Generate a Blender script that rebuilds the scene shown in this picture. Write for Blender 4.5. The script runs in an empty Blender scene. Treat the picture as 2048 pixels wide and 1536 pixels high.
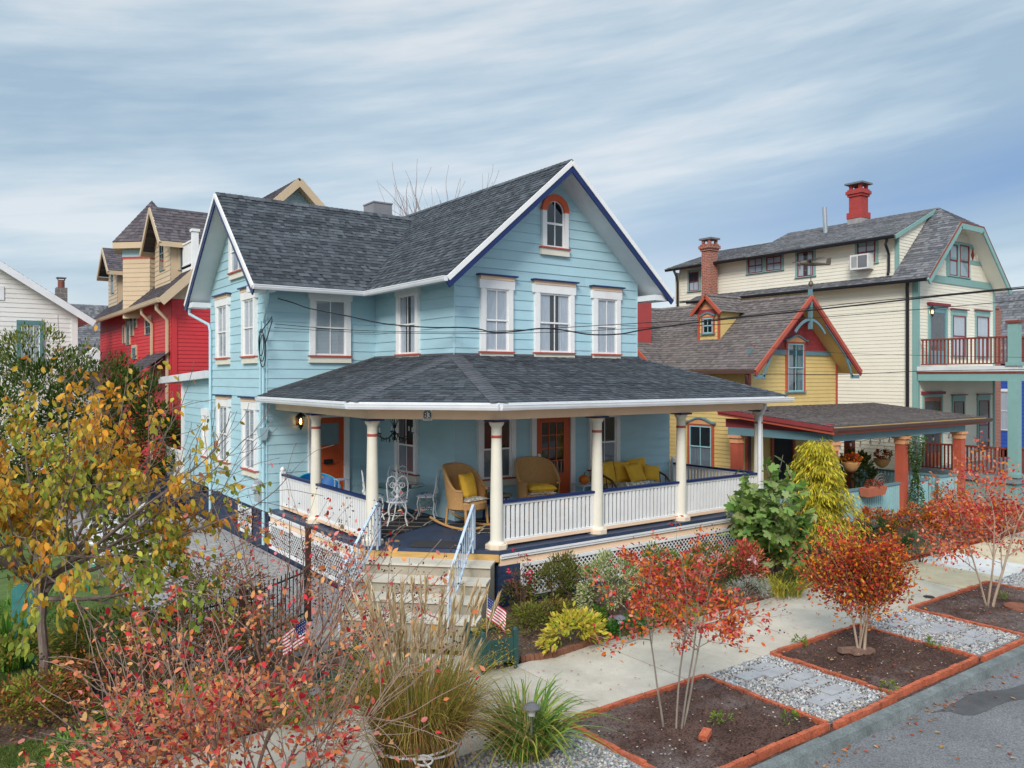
import bpy, math, random
import numpy as np
from mathutils import Vector
from math import sin, cos, pi, radians, sqrt, tan
rnd = random.Random(11)
NR = np.random.default_rng(5)
sc = bpy.context.scene
COL = sc.collection
# ---------------------------------------------------------------- camera solution (metres; x along the street, y away from it)
FPX, HOR, HC, YAW = 1593.0, 754.0, 4.23, radians(35.93)
CS, SN = cos(YAW), sin(YAW)

def at(px, py, Z):
    X = (px - 1024) / FPX * Z
    return Vector((X * CS + Z * SN, -X * SN + Z * CS, HC - (py - HOR) * Z / FPX))

def on_z(px, py, z=0.0):
    return at(px, py, (HC - z) * FPX / (py - HOR))

def on_y(px, py, y):
    k = (px - 1024) / FPX
    x = y * (SN + k * CS) / (CS - k * SN)
    return at(px, py, x * SN + y * CS)

def on_x(px, py, x):
    k = (px - 1024) / FPX
    y = x * (CS - k * SN) / (SN + k * CS)
    return at(px, py, x * SN + y * CS)

def V3(*a):
    return Vector(a)
ZUP = Vector((0, 0, 1))
# ---------------------------------------------------------------- objects
ORG = {}

def tag(o, label=None, cat=None, group=None, kind=None):
    if label: o['label'] = label
    if cat: o['category'] = cat
    if group: o['group'] = group
    if kind: o['kind'] = kind
    return o

def thing(name, label, cat, loc=(0, 0, 0), group=None):
    o = bpy.data.objects.new(name, None)
    o.empty_display_size = 0.2
    COL.objects.link(o)
    o.location = loc
    ORG[o.name] = Vector(loc)
    return tag(o, label, cat, group)

def link(name, me, mats, parent=None):
    for m in (mats if isinstance(mats, (list, tuple)) else [mats]):
        me.materials.append(m)
    o = bpy.data.objects.new(name, me)
    COL.objects.link(o)
    if parent is not None:
        o.parent = parent
        ORG[o.name] = ORG[parent.name]
    else:
        ORG[o.name] = Vector((0, 0, 0))
    return o

def copy_tree(o, parent=None):
    c = o.copy()
    COL.objects.link(c)
    if parent is not None: c.parent = parent
    for ch in [x for x in bpy.data.objects if x.parent == o]:
        copy_tree(ch, c)
    return c

class MB:
    def __init__(s):
        s.v, s.f, s.m, s.c = [], [], [], []

    def face(s, pts, m=0, c=None):
        n = len(s.v)
        s.v += [tuple(p) for p in pts]
        s.f.append(tuple(range(n, n + len(pts))))
        s.m.append(m); s.c.append(c)

    def hexa(s, p, m=0, c=None):
        n = len(s.v)
        s.v += [tuple(q) for q in p]
        for f in ((3, 2, 1, 0), (4, 5, 6, 7), (0, 1, 5, 4), (1, 2, 6, 5), (2, 3, 7, 6), (3, 0, 4, 7)):
            s.f.append(tuple(n + i for i in f)); s.m.append(m); s.c.append(c)
        return s

    def box(s, x0, x1, y0, y1, z0, z1, m=0, c=None):
        return s.hexa([(x0, y0, z0), (x1, y0, z0), (x1, y1, z0), (x0, y1, z0),
                       (x0, y0, z1), (x1, y0, z1), (x1, y1, z1), (x0, y1, z1)], m, c)

    def fbox(s, F, a0, a1, d0, d1, z0, z1, m=0, c=None):
        p = F.p
        return s.hexa([p(a0, d0, z0), p(a0, d1, z0), p(a1, d1, z0), p(a1, d0, z0),
                       p(a0, d0, z1), p(a0, d1, z1), p(a1, d1, z1), p(a1, d0, z1)], m, c)

    def bar(s, p, q, w, h, up=ZUP, m=0, c=None):
        p, q = Vector(p), Vector(q)
        d = (q - p).normalized()
        r = d.cross(up)
        r = r.normalized() if r.length > 1e-6 else Vector((1, 0, 0))
        u = r.cross(d)
        r, u = r * w / 2, u * h / 2
        return s.hexa([p - r - u, p + r - u, q + r - u, q - r - u, p - r + u, p + r + u, q + r + u, q - r + u], m, c)

    def tube(s, pts, rs, n=8, m=0, c=None, cap=True, closed=False):
        pts = [Vector(p) for p in pts]
        if not isinstance(rs, (list, tuple)): rs = [rs] * len(pts)
        base = len(s.v)
        N = len(pts)
        ref = None
        for i, p in enumerate(pts):
            if closed: d = pts[(i + 1) % N] - pts[i - 1]
            else: d = pts[min(i + 1, N - 1)] - pts[max(i - 1, 0)]
            d = d.normalized() if d.length > 1e-9 else ZUP
            if ref is None:
                ref = d.cross(Vector((0.31, 0.17, 0.93)))
                if ref.length < .1: ref = d.cross(Vector((1, 0, 0)))
            r = (ref - d * ref.dot(d)).normalized()
            ref = r
            u = d.cross(r)
            for k in range(n):
                t = 2 * pi * k / n
                s.v.append(tuple(p + (r * cos(t) + u * sin(t)) * rs[i]))
        for i in range(N if closed else N - 1):
            for k in range(n):
                a = base + i * n; b = base + ((i + 1) % N) * n
                s.f.append((a + k, a + (k + 1) % n, b + (k + 1) % n, b + k)); s.m.append(m); s.c.append(c)
        if cap and not closed:
            s.f.append(tuple(base + k for k in reversed(range(n)))); s.m.append(m); s.c.append(c)
            s.f.append(tuple(base + (N - 1) * n + k for k in range(n))); s.m.append(m); s.c.append(c)
        return s

    def lathe(s, base, prof, n=16, m=0, c=None):
        b = Vector(base); st = len(s.v)
        for r, z in prof:
            for k in range(n):
                t = 2 * pi * (k + .5) / n
                s.v.append((b.x + r * cos(t), b.y + r * sin(t), b.z + z))
        for i in range(len(prof) - 1):
            for k in range(n):
                a = st + i * n; e = a + n
                s.f.append((a + k, a + (k + 1) % n, e + (k + 1) % n, e + k)); s.m.append(m); s.c.append(c)
        s.f.append(tuple(st + k for k in reversed(range(n)))); s.m.append(m); s.c.append(c)
        s.f.append(tuple(st + (len(prof) - 1) * n + k for k in range(n))); s.m.append(m); s.c.append(c)
        return s

    def extrude(s, poly, d, m=0, c=None):
        """prism of planar polygon (3D points) pushed by vector d"""
        d = Vector(d); P = [Vector(p) for p in poly]; Q = [p + d for p in P]; n = len(P)
        st = len(s.v)
        s.v += [tuple(p) for p in P] + [tuple(p) for p in Q]
        s.f.append(tuple(st + i for i in reversed(range(n)))); s.f.append(tuple(st + n + i for i in range(n)))
        s.m += [m, m]; s.c += [c, c]
        for i in range(n):
            j = (i + 1) % n
            s.f.append((st + i, st + j, st + n + j, st + n + i)); s.m.append(m); s.c.append(c)
        return s

    def build(s, name, mats, parent=None, smooth=False):
        o = ORG[parent.name] if parent is not None else Vector((0, 0, 0))
        me = bpy.data.meshes.new(name)
        V = np.array(s.v, dtype=float).reshape(-1, 3)
        me.from_pydata((V - np.array(o)).tolist(), [], s.f)
        if any(s.m): me.polygons.foreach_set('material_index', s.m)
        uv = me.uv_layers.new(name='UVMap')
        data = np.zeros(len(me.loops) * 2, dtype=np.float32)
        i = 0
        for f in s.f:
            P = V[list(f)]
            a = P[1] - P[0]; n = np.cross(a, P[2] - P[0])
            if len(f) > 3 and np.dot(n, n) < 1e-14: n = np.cross(P[2] - P[0], P[3] - P[0])
            l = sqrt(float(np.dot(n, n)))
            n = n / l if l > 1e-12 else np.array([0, 0, 1.])
            if abs(n[2]) > .97: U, W = np.array([1., 0, 0]), np.array([0, 1., 0])
            else:
                U = np.array([-n[1], n[0], 0]); U /= np.linalg.norm(U); W = np.cross(n, U)
                if W[2] < 0: U, W = -U, -W
            for p in P:
                data[i] = p @ U; data[i + 1] = p @ W; i += 2
        uv.data.foreach_set('uv', data)
        if any(x is not None for x in s.c):
            ca = me.color_attributes.new('col', 'FLOAT_COLOR', 'CORNER')
            arr = np.ones((len(me.loops), 4), dtype=np.float32); i = 0
            for f, c in zip(s.f, s.c):
                if c is not None: arr[i:i + len(f), :3] = c
                i += len(f)
            ca.data.foreach_set('color', arr.ravel())
        if smooth:
            me.polygons.foreach_set('use_smooth', [True] * len(me.polygons))
            me.set_sharp_from_angle(angle=radians(38))
        me.update()
        return link(name, me, mats, parent)

class Frame:
    """vertical wall frame: origin, horizontal axis u, outward normal n"""
    def __init__(s, O, u, n):
        s.O, s.u, s.n = Vector(O), Vector(u).normalized(), Vector(n).normalized()

    def p(s, a, d, z):
        q = s.O + s.u * a + s.n * d
        return Vector((q.x, q.y, q.z + z))

    def hit(s, px, py=754):
        """pixel -> (a, z) on the wall plane"""
        r = at(px, py, 1.0) - Vector((0, 0, HC))
        t = (s.O - Vector((0, 0, HC))).dot(s.n) / r.dot(s.n)
        q = Vector((0, 0, HC)) + r * t
        return (q - s.O).dot(s.u), q.z - s.O.z

def clip_band(poly, lo, hi):
    def half(P, f):
        out = []
        for i in range(len(P)):
            a, b = P[i], P[(i + 1) % len(P)]
            fa, fb = f(a), f(b)
            if fa >= 0: out.append(a)
            if (fa > 0 and fb < 0) or (fa < 0 and fb > 0):
                t = fa / (fa - fb)
                out.append((a[0] + (b[0] - a[0]) * t, a[1] + (b[1] - a[1]) * t))
        return out
    P = half(poly, lambda q: q[1] - lo)
    return half(P, lambda q: hi - q[1]) if len(P) > 2 else []

def clip_x(poly, lo, hi):
    return [(b, a) for a, b in clip_band([(q[1], q[0]) for q in poly], lo, hi)]

def lap(mb, poly, O, U, V, N, exp, t, m=0, shades=None, start=None, boards=None):
    """lapped courses (siding boards, shingle rows) over a convex polygon in (u,v); shades=list of colours adds random raised tabs"""
    O, U, V, N = Vector(O), Vector(U), Vector(V), Vector(N)
    v0 = min(p[1] for p in poly); v1 = max(p[1] for p in poly)
    k = v0 if start is None else start
    while k < v1 - 1e-4:
        P = clip_band(poly, k, k + exp)
        if len(P) > 2:
            f = lambda q, e=0.0: O + U * q[0] + V * q[1] + N * (t * max(0, (k + exp - q[1])) / exp + e)
            base = None if shades is None else shades[rnd.randrange(len(shades))]
            if boards is not None:
                base = boards; x, xe = min(q[0] for q in P), max(q[0] for q in P)
                x -= rnd.uniform(0, 3.4)
                while x < xe:
                    l = rnd.uniform(2.6, 4.2); T = clip_x(P, x, x + l - .004); k_ = 1 + rnd.gauss(0, .022)
                    if len(T) > 2: mb.face([f(q, rnd.uniform(0, .0008)) for q in T], m, tuple(c * k_ for c in boards))
                    x += l
                mb.face([f(q, -.002) for q in P], m, tuple(c * .8 for c in boards))
            else: mb.face([f(q) for q in P], m, base)
            lowv = min(q[1] for q in P)
            xs = [q[0] for q in P if q[1] < lowv + 1e-5]
            if len(xs) > 1:
                a, b = min(xs), max(xs)
                mb.face([O + U * a + V * lowv, O + U * b + V * lowv, f((b, lowv)), f((a, lowv))], m, base)
            if shades is not None:
                xa, xb = min(q[0] for q in P), max(q[0] for q in P)
                x = xa - rnd.random() * .3
                while x < xb:
                    wd = rnd.uniform(.10, .30)
                    T = clip_x(P, x, x + wd)
                    if len(T) > 2:
                        c = shades[rnd.randrange(len(shades))]
                        e = .006
                        mb.face([f(q, e) for q in T], m, c)
                        lv = min(q[1] for q in T)
                        xx = [q[0] for q in T if q[1] < lv + 1e-5]
                        if len(xx) > 1:
                            mb.face([f((min(xx), lv)), f((max(xx), lv)), f((max(xx), lv), e), f((min(xx), lv), e)], m, c)
                    x += wd + rnd.uniform(.02, .22)
        k += exp
    return mb
# ---------------------------------------------------------------- materials
MATS = {}

def nodes(m):
    m.use_nodes = True
    nt = m.node_tree
    nt.nodes.clear()
    return nt, nt.nodes.new, nt.links.new

def mat(name, col, rough=.6, var=.1, scale=3.0, bump=0.0, bscale=40.0, metal=0.0, spec=.35, vc=False, stretch=None, fine=.0, dirt=0.0, bdist=.01, dcol=(.13, .12, .10)):
    if name in MATS: return MATS[name]
    m = bpy.data.materials.new(name)
    nt, new, ln = nodes(m)
    out = new('ShaderNodeOutputMaterial'); b = new('ShaderNodeBsdfPrincipled')
    ln(b.outputs[0], out.inputs[0])
    b.inputs['Roughness'].default_value = rough
    b.inputs['Metallic'].default_value = metal
    b.inputs['Specular IOR Level'].default_value = spec
    geo = new('ShaderNodeNewGeometry')
    src = geo.outputs['Position']
    if stretch:
        mp = new('ShaderNodeVectorMath'); mp.operation = 'MULTIPLY'
        mp.inputs[1].default_value = stretch
        ln(src, mp.inputs[0]); src = mp.outputs[0]
    nz = new('ShaderNodeTexNoise'); nz.inputs['Scale'].default_value = scale
    nz.inputs['Detail'].default_value = 6; nz.inputs['Roughness'].default_value = .6
    ln(src, nz.inputs['Vector'])
    mr = new('ShaderNodeMapRange')
    mr.inputs['From Min'].default_value = .3; mr.inputs['From Max'].default_value = .7
    mr.inputs['To Min'].default_value = 1 - var; mr.inputs['To Max'].default_value = 1 + var
    ln(nz.outputs[0], mr.inputs[0])
    fac = mr.outputs[0]
    if fine:
        n2 = new('ShaderNodeTexNoise'); n2.inputs['Scale'].default_value = bscale; n2.inputs['Detail'].default_value = 4
        ln(src, n2.inputs['Vector'])
        m2 = new('ShaderNodeMapRange'); m2.inputs['From Min'].default_value = .3; m2.inputs['From Max'].default_value = .7
        m2.inputs['To Min'].default_value = 1 - fine; m2.inputs['To Max'].default_value = 1 + fine
        ln(n2.outputs[0], m2.inputs[0])
        mm = new('ShaderNodeMath'); mm.operation = 'MULTIPLY'
        ln(fac, mm.inputs[0]); ln(m2.outputs[0], mm.inputs[1]); fac = mm.outputs[0]
    sm = new('ShaderNodeVectorMath'); sm.operation = 'SCALE'
    if vc:
        at_ = new('ShaderNodeAttribute'); at_.attribute_name = 'col'
        ln(at_.outputs['Color'], sm.inputs[0])
    else: sm.inputs[0].default_value = col[:3]
    ln(fac, sm.inputs['Scale'])
    cur = sm.outputs[0]
    if dirt:
        n3 = new('ShaderNodeTexNoise'); n3.inputs['Scale'].default_value = scale * .35; n3.inputs['Detail'].default_value = 8
        n3.inputs['Roughness'].default_value = .7
        ln(src, n3.inputs['Vector'])
        m3 = new('ShaderNodeMapRange'); m3.inputs['From Min'].default_value = .5; m3.inputs['From Max'].default_value = .75
        m3.inputs['To Max'].default_value = dirt
        ln(n3.outputs[0], m3.inputs[0])
        mx = new('ShaderNodeMix'); mx.data_type = 'RGBA'
        ln(m3.outputs[0], mx.inputs['Factor']); ln(cur, mx.inputs['A'])
        mx.inputs['B'].default_value = (*dcol, 1)
        cur = mx.outputs['Result']
    ln(cur, b.inputs['Base Color'])
    if bump:
        n4 = new('ShaderNodeTexNoise'); n4.inputs['Scale'].default_value = bscale; n4.inputs['Detail'].default_value = 5
        ln(src, n4.inputs['Vector'])
        bp = new('ShaderNodeBump'); bp.inputs['Strength'].default_value = bump; bp.inputs['Distance'].default_value = bdist
        ln(n4.outputs[0], bp.inputs['Height']); ln(bp.outputs[0], b.inputs['Normal'])
    MATS[name] = m
    return m

def leaf_mat(name, trans=.3, rough=.55):
    if name in MATS: return MATS[name]
    m = bpy.data.materials.new(name)
    nt, new, ln = nodes(m)
    out = new('ShaderNodeOutputMaterial'); b = new('ShaderNodeBsdfPrincipled'); t = new('ShaderNodeBsdfTranslucent'); mx = new('ShaderNodeMixShader')
    a = new('ShaderNodeAttribute'); a.attribute_name = 'col'
    ln(a.outputs['Color'], b.inputs['Base Color']); ln(a.outputs['Color'], t.inputs['Color'])
    b.inputs['Roughness'].default_value = rough; b.inputs['Specular IOR Level'].default_value = .15
    mx.inputs[0].default_value = trans
    ln(b.outputs[0], mx.inputs[1]); ln(t.outputs[0], mx.inputs[2]); ln(mx.outputs[0], out.inputs[0])
    MATS[name] = m
    return m

def glass_mat(name, tint=(.8, .85, .88), refl=1.0):
    if name in MATS: return MATS[name]
    m = bpy.data.materials.new(name)
    nt, new, ln = nodes(m)
    out = new('ShaderNodeOutputMaterial'); g = new('ShaderNodeBsdfGlossy'); t = new('ShaderNodeBsdfTransparent'); mx = new('ShaderNodeMixShader')
    lw = new('ShaderNodeLayerWeight'); lw.inputs['Blend'].default_value = .5
    fr = new('ShaderNodeMath'); fr.operation = 'POWER'; fr.inputs[1].default_value = 3; ln(lw.outputs['Facing'], fr.inputs[0])
    ad = new('ShaderNodeMath'); ad.operation = 'MULTIPLY_ADD'; ad.inputs[1].default_value = .8 * refl; ad.inputs[2].default_value = .08 * refl
    ad.use_clamp = True
    g.inputs['Roughness'].default_value = .03
    t.inputs['Color'].default_value = (*tint, 1)
    nz = new('ShaderNodeTexNoise'); nz.inputs['Scale'].default_value = 1.7; nz.inputs['Detail'].default_value = 1
    bp = new('ShaderNodeBump'); bp.inputs['Strength'].default_value = .06; bp.inputs['Distance'].default_value = .05
    geo = new('ShaderNodeNewGeometry'); ln(geo.outputs['Position'], nz.inputs['Vector'])
    ln(nz.outputs[0], bp.inputs['Height']); ln(bp.outputs[0], g.inputs['Normal'])
    ln(fr.outputs[0], ad.inputs[0]); ln(ad.outputs[0], mx.inputs[0])
    ln(t.outputs[0], mx.inputs[1]); ln(g.outputs[0], mx.inputs[2]); ln(mx.outputs[0], out.inputs[0])
    MATS[name] = m
    return m

def pattern_mat(name, c1, c2, scale, rough=.8, kind='BRICK', mortar=(.4, .38, .35), bw=.2, bh=.065, ms=.012, bump=.4):
    """brick / paver pattern on the metric UVs"""
    if name in MATS: return MATS[name]
    m = bpy.data.materials.new(name)
    nt, new, ln = nodes(m)
    out = new('ShaderNodeOutputMaterial'); b = new('ShaderNodeBsdfPrincipled')
    b.inputs['Roughness'].default_value = rough; b.inputs['Specular IOR Level'].default_value = .25
    ln(b.outputs[0], out.inputs[0])
    uv = new('ShaderNodeUVMap')
    br = new('ShaderNodeTexBrick'); br.inputs['Scale'].default_value = 1
    br.inputs['Color1'].default_value = (*c1, 1); br.inputs['Color2'].default_value = (*c2, 1); br.inputs['Mortar'].default_value = (*mortar, 1)
    br.inputs['Brick Width'].default_value = bw; br.inputs['Row Height'].default_value = bh
    br.inputs['Mortar Size'].default_value = ms; br.inputs['Mortar Smooth'].default_value = .2
    ln(uv.outputs[0], br.inputs['Vector'])
    nz = new('ShaderNodeTexNoise'); nz.inputs['Scale'].default_value = 14; nz.inputs['Detail'].default_value = 6
    geo = new('ShaderNodeNewGeometry'); ln(geo.outputs['Position'], nz.inputs['Vector'])
    mr = new('ShaderNodeMapRange'); mr.inputs['From Min'].default_value = .3; mr.inputs['From Max'].default_value = .7
    mr.inputs['To Min'].default_value = .72; mr.inputs['To Max'].default_value = 1.25
    ln(nz.outputs[0], mr.inputs[0])
    sm = new('ShaderNodeVectorMath'); sm.operation = 'SCALE'
    ln(br.outputs['Color'], sm.inputs[0]); ln(mr.outputs[0], sm.inputs['Scale']); ln(sm.outputs[0], b.inputs['Base Color'])
    bp = new('ShaderNodeBump'); bp.inputs['Strength'].default_value = bump; bp.inputs['Distance'].default_value = .01; bp.invert = True
    ln(br.outputs['Fac'], bp.inputs['Height']); ln(bp.outputs[0], b.inputs['Normal'])
    MATS[name] = m
    return m

def emit_mat(name, col, st):
    if name in MATS: return MATS[name]
    m = bpy.data.materials.new(name)
    nt, new, ln = nodes(m)
    out = new('ShaderNodeOutputMaterial'); e = new('ShaderNodeEmission')
    e.inputs[0].default_value = (*col, 1); e.inputs[1].default_value = st
    ln(e.outputs[0], out.inputs[0])
    MATS[name] = m
    return m

def srgb(r, g, b):
    f = lambda c: c / 12.92 if c <= .04045 else ((c + .055) / 1.055) ** 2.4
    return (f(r / 255), f(g / 255), f(b / 255))

BLUEC = (.385, .585, .66)
M_BLUE = mat('blue_siding_paint', BLUEC, .55, .05, 1.3, bump=.12, bscale=60, fine=.025, stretch=(1, 1, 5), vc=True)
M_BLUETRIM = mat('blue_trim_paint', (.41, .60, .67), .5, .05, 2)
M_WHITE = mat('white_paint', (.80, .80, .80), .5, .05, 2.5, fine=.03, dirt=.22, dcol=(.42, .41, .37), bscale=30, bump=.06)
M_SOFF = mat('soffit_paint', (.72, .75, .77), .6, .05, 2, stretch=(1, 1, 1))
M_GUT = mat('gutter_aluminium', (.74, .76, .80), .38, .06, 2, spec=.5, dirt=.3, dcol=(.36, .36, .36))
M_PEACH = mat('peach_paint', (.84, .60, .42), .5, .05, 2)
M_CREAM = mat('cream_paint', (.74, .70, .60), .5, .05, 2, dirt=.2, dcol=(.42, .38, .31), bscale=30, bump=.06)
M_NAVY = mat('navy_paint', (.012, .028, .115), .4, .15, 3)
M_REDT = mat('brick_red_trim_paint', (.42, .085, .06), .5, .08, 3)
M_ORANGE = mat('orange_door_paint', (.52, .085, .022), .4, .06, 3)
M_DECK = mat('navy_deck_paint', (.035, .055, .105), .45, .3, 2.2, dirt=.25, fine=.08)
M_SHING = mat('charcoal_shingles', (.07, .08, .1), .85, .16, 9, bump=.5, bscale=160, vc=True, fine=.14, bdist=.004)
SH_DARK = [(.030, .035, .043), (.044, .051, .061), (.060, .069, .082), (.084, .095, .110), (.050, .058, .070), (.068, .078, .091)]
SH_BROWN = [(.125, .105, .10), (.15, .128, .12), (.105, .09, .088), (.17, .145, .135), (.135, .115, .11)]
SH_GREY = [(.11, .112, .125), (.15, .152, .165), (.085, .088, .10), (.185, .185, .195), (.125, .127, .14)]
SH_PURP = [(.075, .06, .07), (.095, .078, .088), (.06, .05, .06), (.11, .092, .10)]
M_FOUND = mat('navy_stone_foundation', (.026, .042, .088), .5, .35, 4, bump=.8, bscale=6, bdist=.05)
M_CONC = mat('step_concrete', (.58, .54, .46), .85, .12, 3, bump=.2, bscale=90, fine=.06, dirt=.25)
M_WOOD = mat('new_lumber', (.52, .32, .11), .6, .18, 4, stretch=(1, 1, 14))
M_BLACK = mat('black_metal', (.012, .012, .014), .4, .1, 5)
M_DARKIN = mat('dark_interior', (.03, .033, .04), .9, .2, 2)
M_CURT = mat('lace_curtain', (.62, .63, .68), .9, .12, 6, stretch=(4, 4, .6))
M_BLIND = mat('window_blind', (.52, .54, .56), .7, .05, 3)
M_GLASS = glass_mat('window_glass')
M_GLASSD = glass_mat('dark_window_glass', (.5, .55, .58), 1.2)
# ================================================================ helpers for buildings
def plane_axes(pts):
    P = [Vector(p) for p in pts]
    n = (P[1] - P[0]).cross(P[2] - P[0]).normalized()
    if n.z < 0: n = -n
    U = ZUP.cross(n).normalized()
    return P[0], U, n.cross(U), n

def roof_plane(mb, pts, exp=.143, t=.012, shades=SH_DARK):
    O, U, V, N = plane_axes(pts)
    poly = [((Vector(p) - O).dot(U), (Vector(p) - O).dot(V)) for p in pts]
    lap(mb, poly, O, U, V, N, exp, t, 0, shades)

def slab(mb, pts, th, off=.012, m=0):
    O, U, V, N = plane_axes(pts)
    mb.extrude([Vector(p) - N * off for p in pts], -N * th, m)

def cap_run(mb, p, q, w=.15, step=.15, shades=SH_DARK, drop=.35, up=.012):
    """overlapping bent cap shingles along a ridge or hip from q (low) to p (high)"""
    p, q = Vector(p), Vector(q)
    d = p - q; L = d.length; d.normalize()
    r = d.cross(ZUP).normalized(); u = r.cross(d)
    k = 0.0
    while k < L:
        a = q + d * k; b = q + d * min(L, k + step * 1.1)
        c = shades[rnd.randrange(len(shades))]
        e0, e1 = up + .014, up + .002
        for s in (1, -1):
            mb.face([a + u * e0, a + r * w * s - u * (w * drop - e0), b + r * w * s - u * (w * drop - e1), b + u * e1], 0, c)
            mb.face([a + u * e0, a + r * w * s - u * (w * drop - e0), a + r * w * s - u * (w * drop - e0 + .012), a + u * (e0 - .012)], 0, c)
        k += step

def wall(mb, F, poly, exp=.2286, t=.016, start=1.0, boards=None):
    lap(mb, poly, F.O, F.u, ZUP, F.n, exp, t, 0, None, start, boards)

def gutter(name, path, parent, m, size=.115, drop=.11):
    mb = MB()
    for i in range(len(path) - 1):
        p, q = Vector(path[i]), Vector(path[i + 1])
        d = (q - p).normalized(); r = d.cross(ZUP).normalized()
        e = .0015 * i
        for (o0, o1, z0, z1) in ((0, .012, -.02, .0), (0, .01, -drop, -.02), (0, size * .75, -drop - .012, -drop)):
            pass
        prof = [(0, 0), (size, 0), (size, -.022), (size * .93, -.03), (size * .88, -drop * .6), (size * .7, -drop), (0, -drop)]
        A = [p - r * 0 + r * (a) * 1 + ZUP * (b - e) for a, b in prof]
        mb.extrude(A, q - p)
    return mb.build(name, m, parent)

def spout(name, pts, parent, m, r=.04, n=8):
    mb = MB(); mb.tube(pts, r, n)
    return mb.build(name, m, parent, smooth=True)

def curtain(mb, F, a0, a1, z0, z1, d, amp=.010, waves=9, part=None):
    n = max(8, int(waves * 4))
    ph = rnd.random() * 6
    pts = []
    for i in range(n + 1):
        t = i / n
        dd = d + amp * sin(ph + t * waves * 2 * pi) * (.6 + .4 * sin(t * 5 + ph))
        pts.append((a0 + (a1 - a0) * t, dd))
    for i in range(n):
        (aa, da), (ab, db) = pts[i], pts[i + 1]
        mb.face([F.p(aa, da, z0), F.p(ab, db, z0), F.p(ab, db, z1), F.p(aa, da, z1)])

def sash_window(parent, F, a0, a1, z0, z1, mats, cw=.13, hd=.2, ear=.045, cap=True, sill=True, sashc=None, munt=1, blind='curtain',
                capm=None, d_case=.09, red=True, glass=None, sillh=.15, bare=False, base=.02):
    """double hung window on a wall: a0..a1 outer casing, z0 sill top, z1 top of head board"""
    cm = mats['case']
    mb = MB()
    mb.fbox(F, a0, a0 + cw, 0, d_case, z0, z1 - hd)
    mb.fbox(F, a1 - cw, a1, 0, d_case, z0, z1 - hd)
    mb.fbox(F, a0 - ear, a1 + ear, 0, d_case + .006, z1 - hd, z1)
    w = mb.build('window', cm, parent)
    i0, i1, it = a0 + cw, a1 - cw, z1 - hd
    mid = z0 + (it - z0) * .5
    b = MB(); b.fbox(F, i0, i1, 0, base, z0, it); b.build('backing', M_DARKIN, w)
    s = MB()
    f = .04
    for (lo, hi, d) in ((z0, mid + .02, base + .022), (mid - .02, it, base + .034)):
        s.fbox(F, i0, i0 + f, base, d + .01, lo, hi); s.fbox(F, i1 - f, i1, base, d + .01, lo, hi)
        s.fbox(F, i0 + f, i1 - f, base, d + .01, lo, lo + f); s.fbox(F, i0 + f, i1 - f, base, d + .01, hi - f, hi)
        for k in range(munt):
            c = i0 + (i1 - i0) * (k + 1) / (munt + 1)
            s.fbox(F, c - .011, c + .011, base + .015, d + .007, lo + f, hi - f)
    s.build('sash', mats.get('sash', cm), w)
    if blind == 'curtain':
        c = MB(); curtain(c, F, i0 + .02, i1 - .02, z0 + .03, it - .02, base + .008, .005, 7); c.build('curtain', mats.get('curt', M_CURT), w)
    elif blind == 'parted':
        c = MB(); g = (i1 - i0) * .36
        curtain(c, F, i0 + .02, i0 + g, z0 + .03, it - .02, base + .008, .005, 4); curtain(c, F, i1 - g, i1 - .02, z0 + .03, it - .02, base + .008, .005, 4)
        c.build('curtain', mats.get('curt', M_CURT), w)
    elif blind == 'blind':
        c = MB(); z = z0 + .04
        while z < it - .03:
            c.face([F.p(i0 + .03, base + .013, z), F.p(i1 - .03, base + .013, z), F.p(i1 - .03, base + .005, z + .032), F.p(i0 + .03, base + .005, z + .032)])
            z += .034
        c.build('blind', M_BLIND, w)
    elif blind == 'half':
        c = MB(); curtain(c, F, i0 + .02, i1 - .02, z0 + .03, mid, base + .008, .005, 7); c.build('curtain', mats.get('curt', M_CURT), w)
    g = MB()
    g.face([F.p(i0 + f, base + .018, z0 + f), F.p(i1 - f, base + .018, z0 + f), F.p(i1 - f, base + .018, mid), F.p(i0 + f, base + .018, mid)])
    g.face([F.p(i0 + f, base + .03, mid), F.p(i1 - f, base + .03, mid), F.p(i1 - f, base + .03, it - f), F.p(i0 + f, base + .03, it - f)])
    g.build('pane', glass or M_GLASS, w)
    if cap:
        c = MB(); c.fbox(F, a0 - ear + .02, a1 + ear - .02, 0, d_case + .02, z1, z1 + .085); c.build('frieze', mats['frieze'], w)
        c = MB(); c.fbox(F, a0 - ear - .05, a1 + ear + .05, 0, d_case + .075, z1 + .085, z1 + .12); c.build('cap', mats['cap'], w)
    if sill:
        c = MB(); c.fbox(F, a0 - .03, a1 + .03, 0, d_case + .03, z0 - .035, z0); c.build('sill', mats['sill'], w)
        c = MB(); c.fbox(F, a0 - .015, a1 + .015, 0, d_case - .01, z0 - .035 - sillh, z0 - .035); c.build('apron', mats['apron'], w)
    return w

def px_window(parent, F, pxl, pxr, pcap, psill, mats, **k):
    """casing between pixel columns, cap = a pixel on the cap top, sill = a pixel on the sill top"""
    a0, a1 = sorted((F.hit(pxl)[0], F.hit(pxr)[0]))
    _, zc = F.hit(*pcap); _, zs = F.hit(*psill)
    return sash_window(parent, F, a0, a1, zs, zc - (.12 if k.get('cap', True) else 0), mats, **k)

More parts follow.
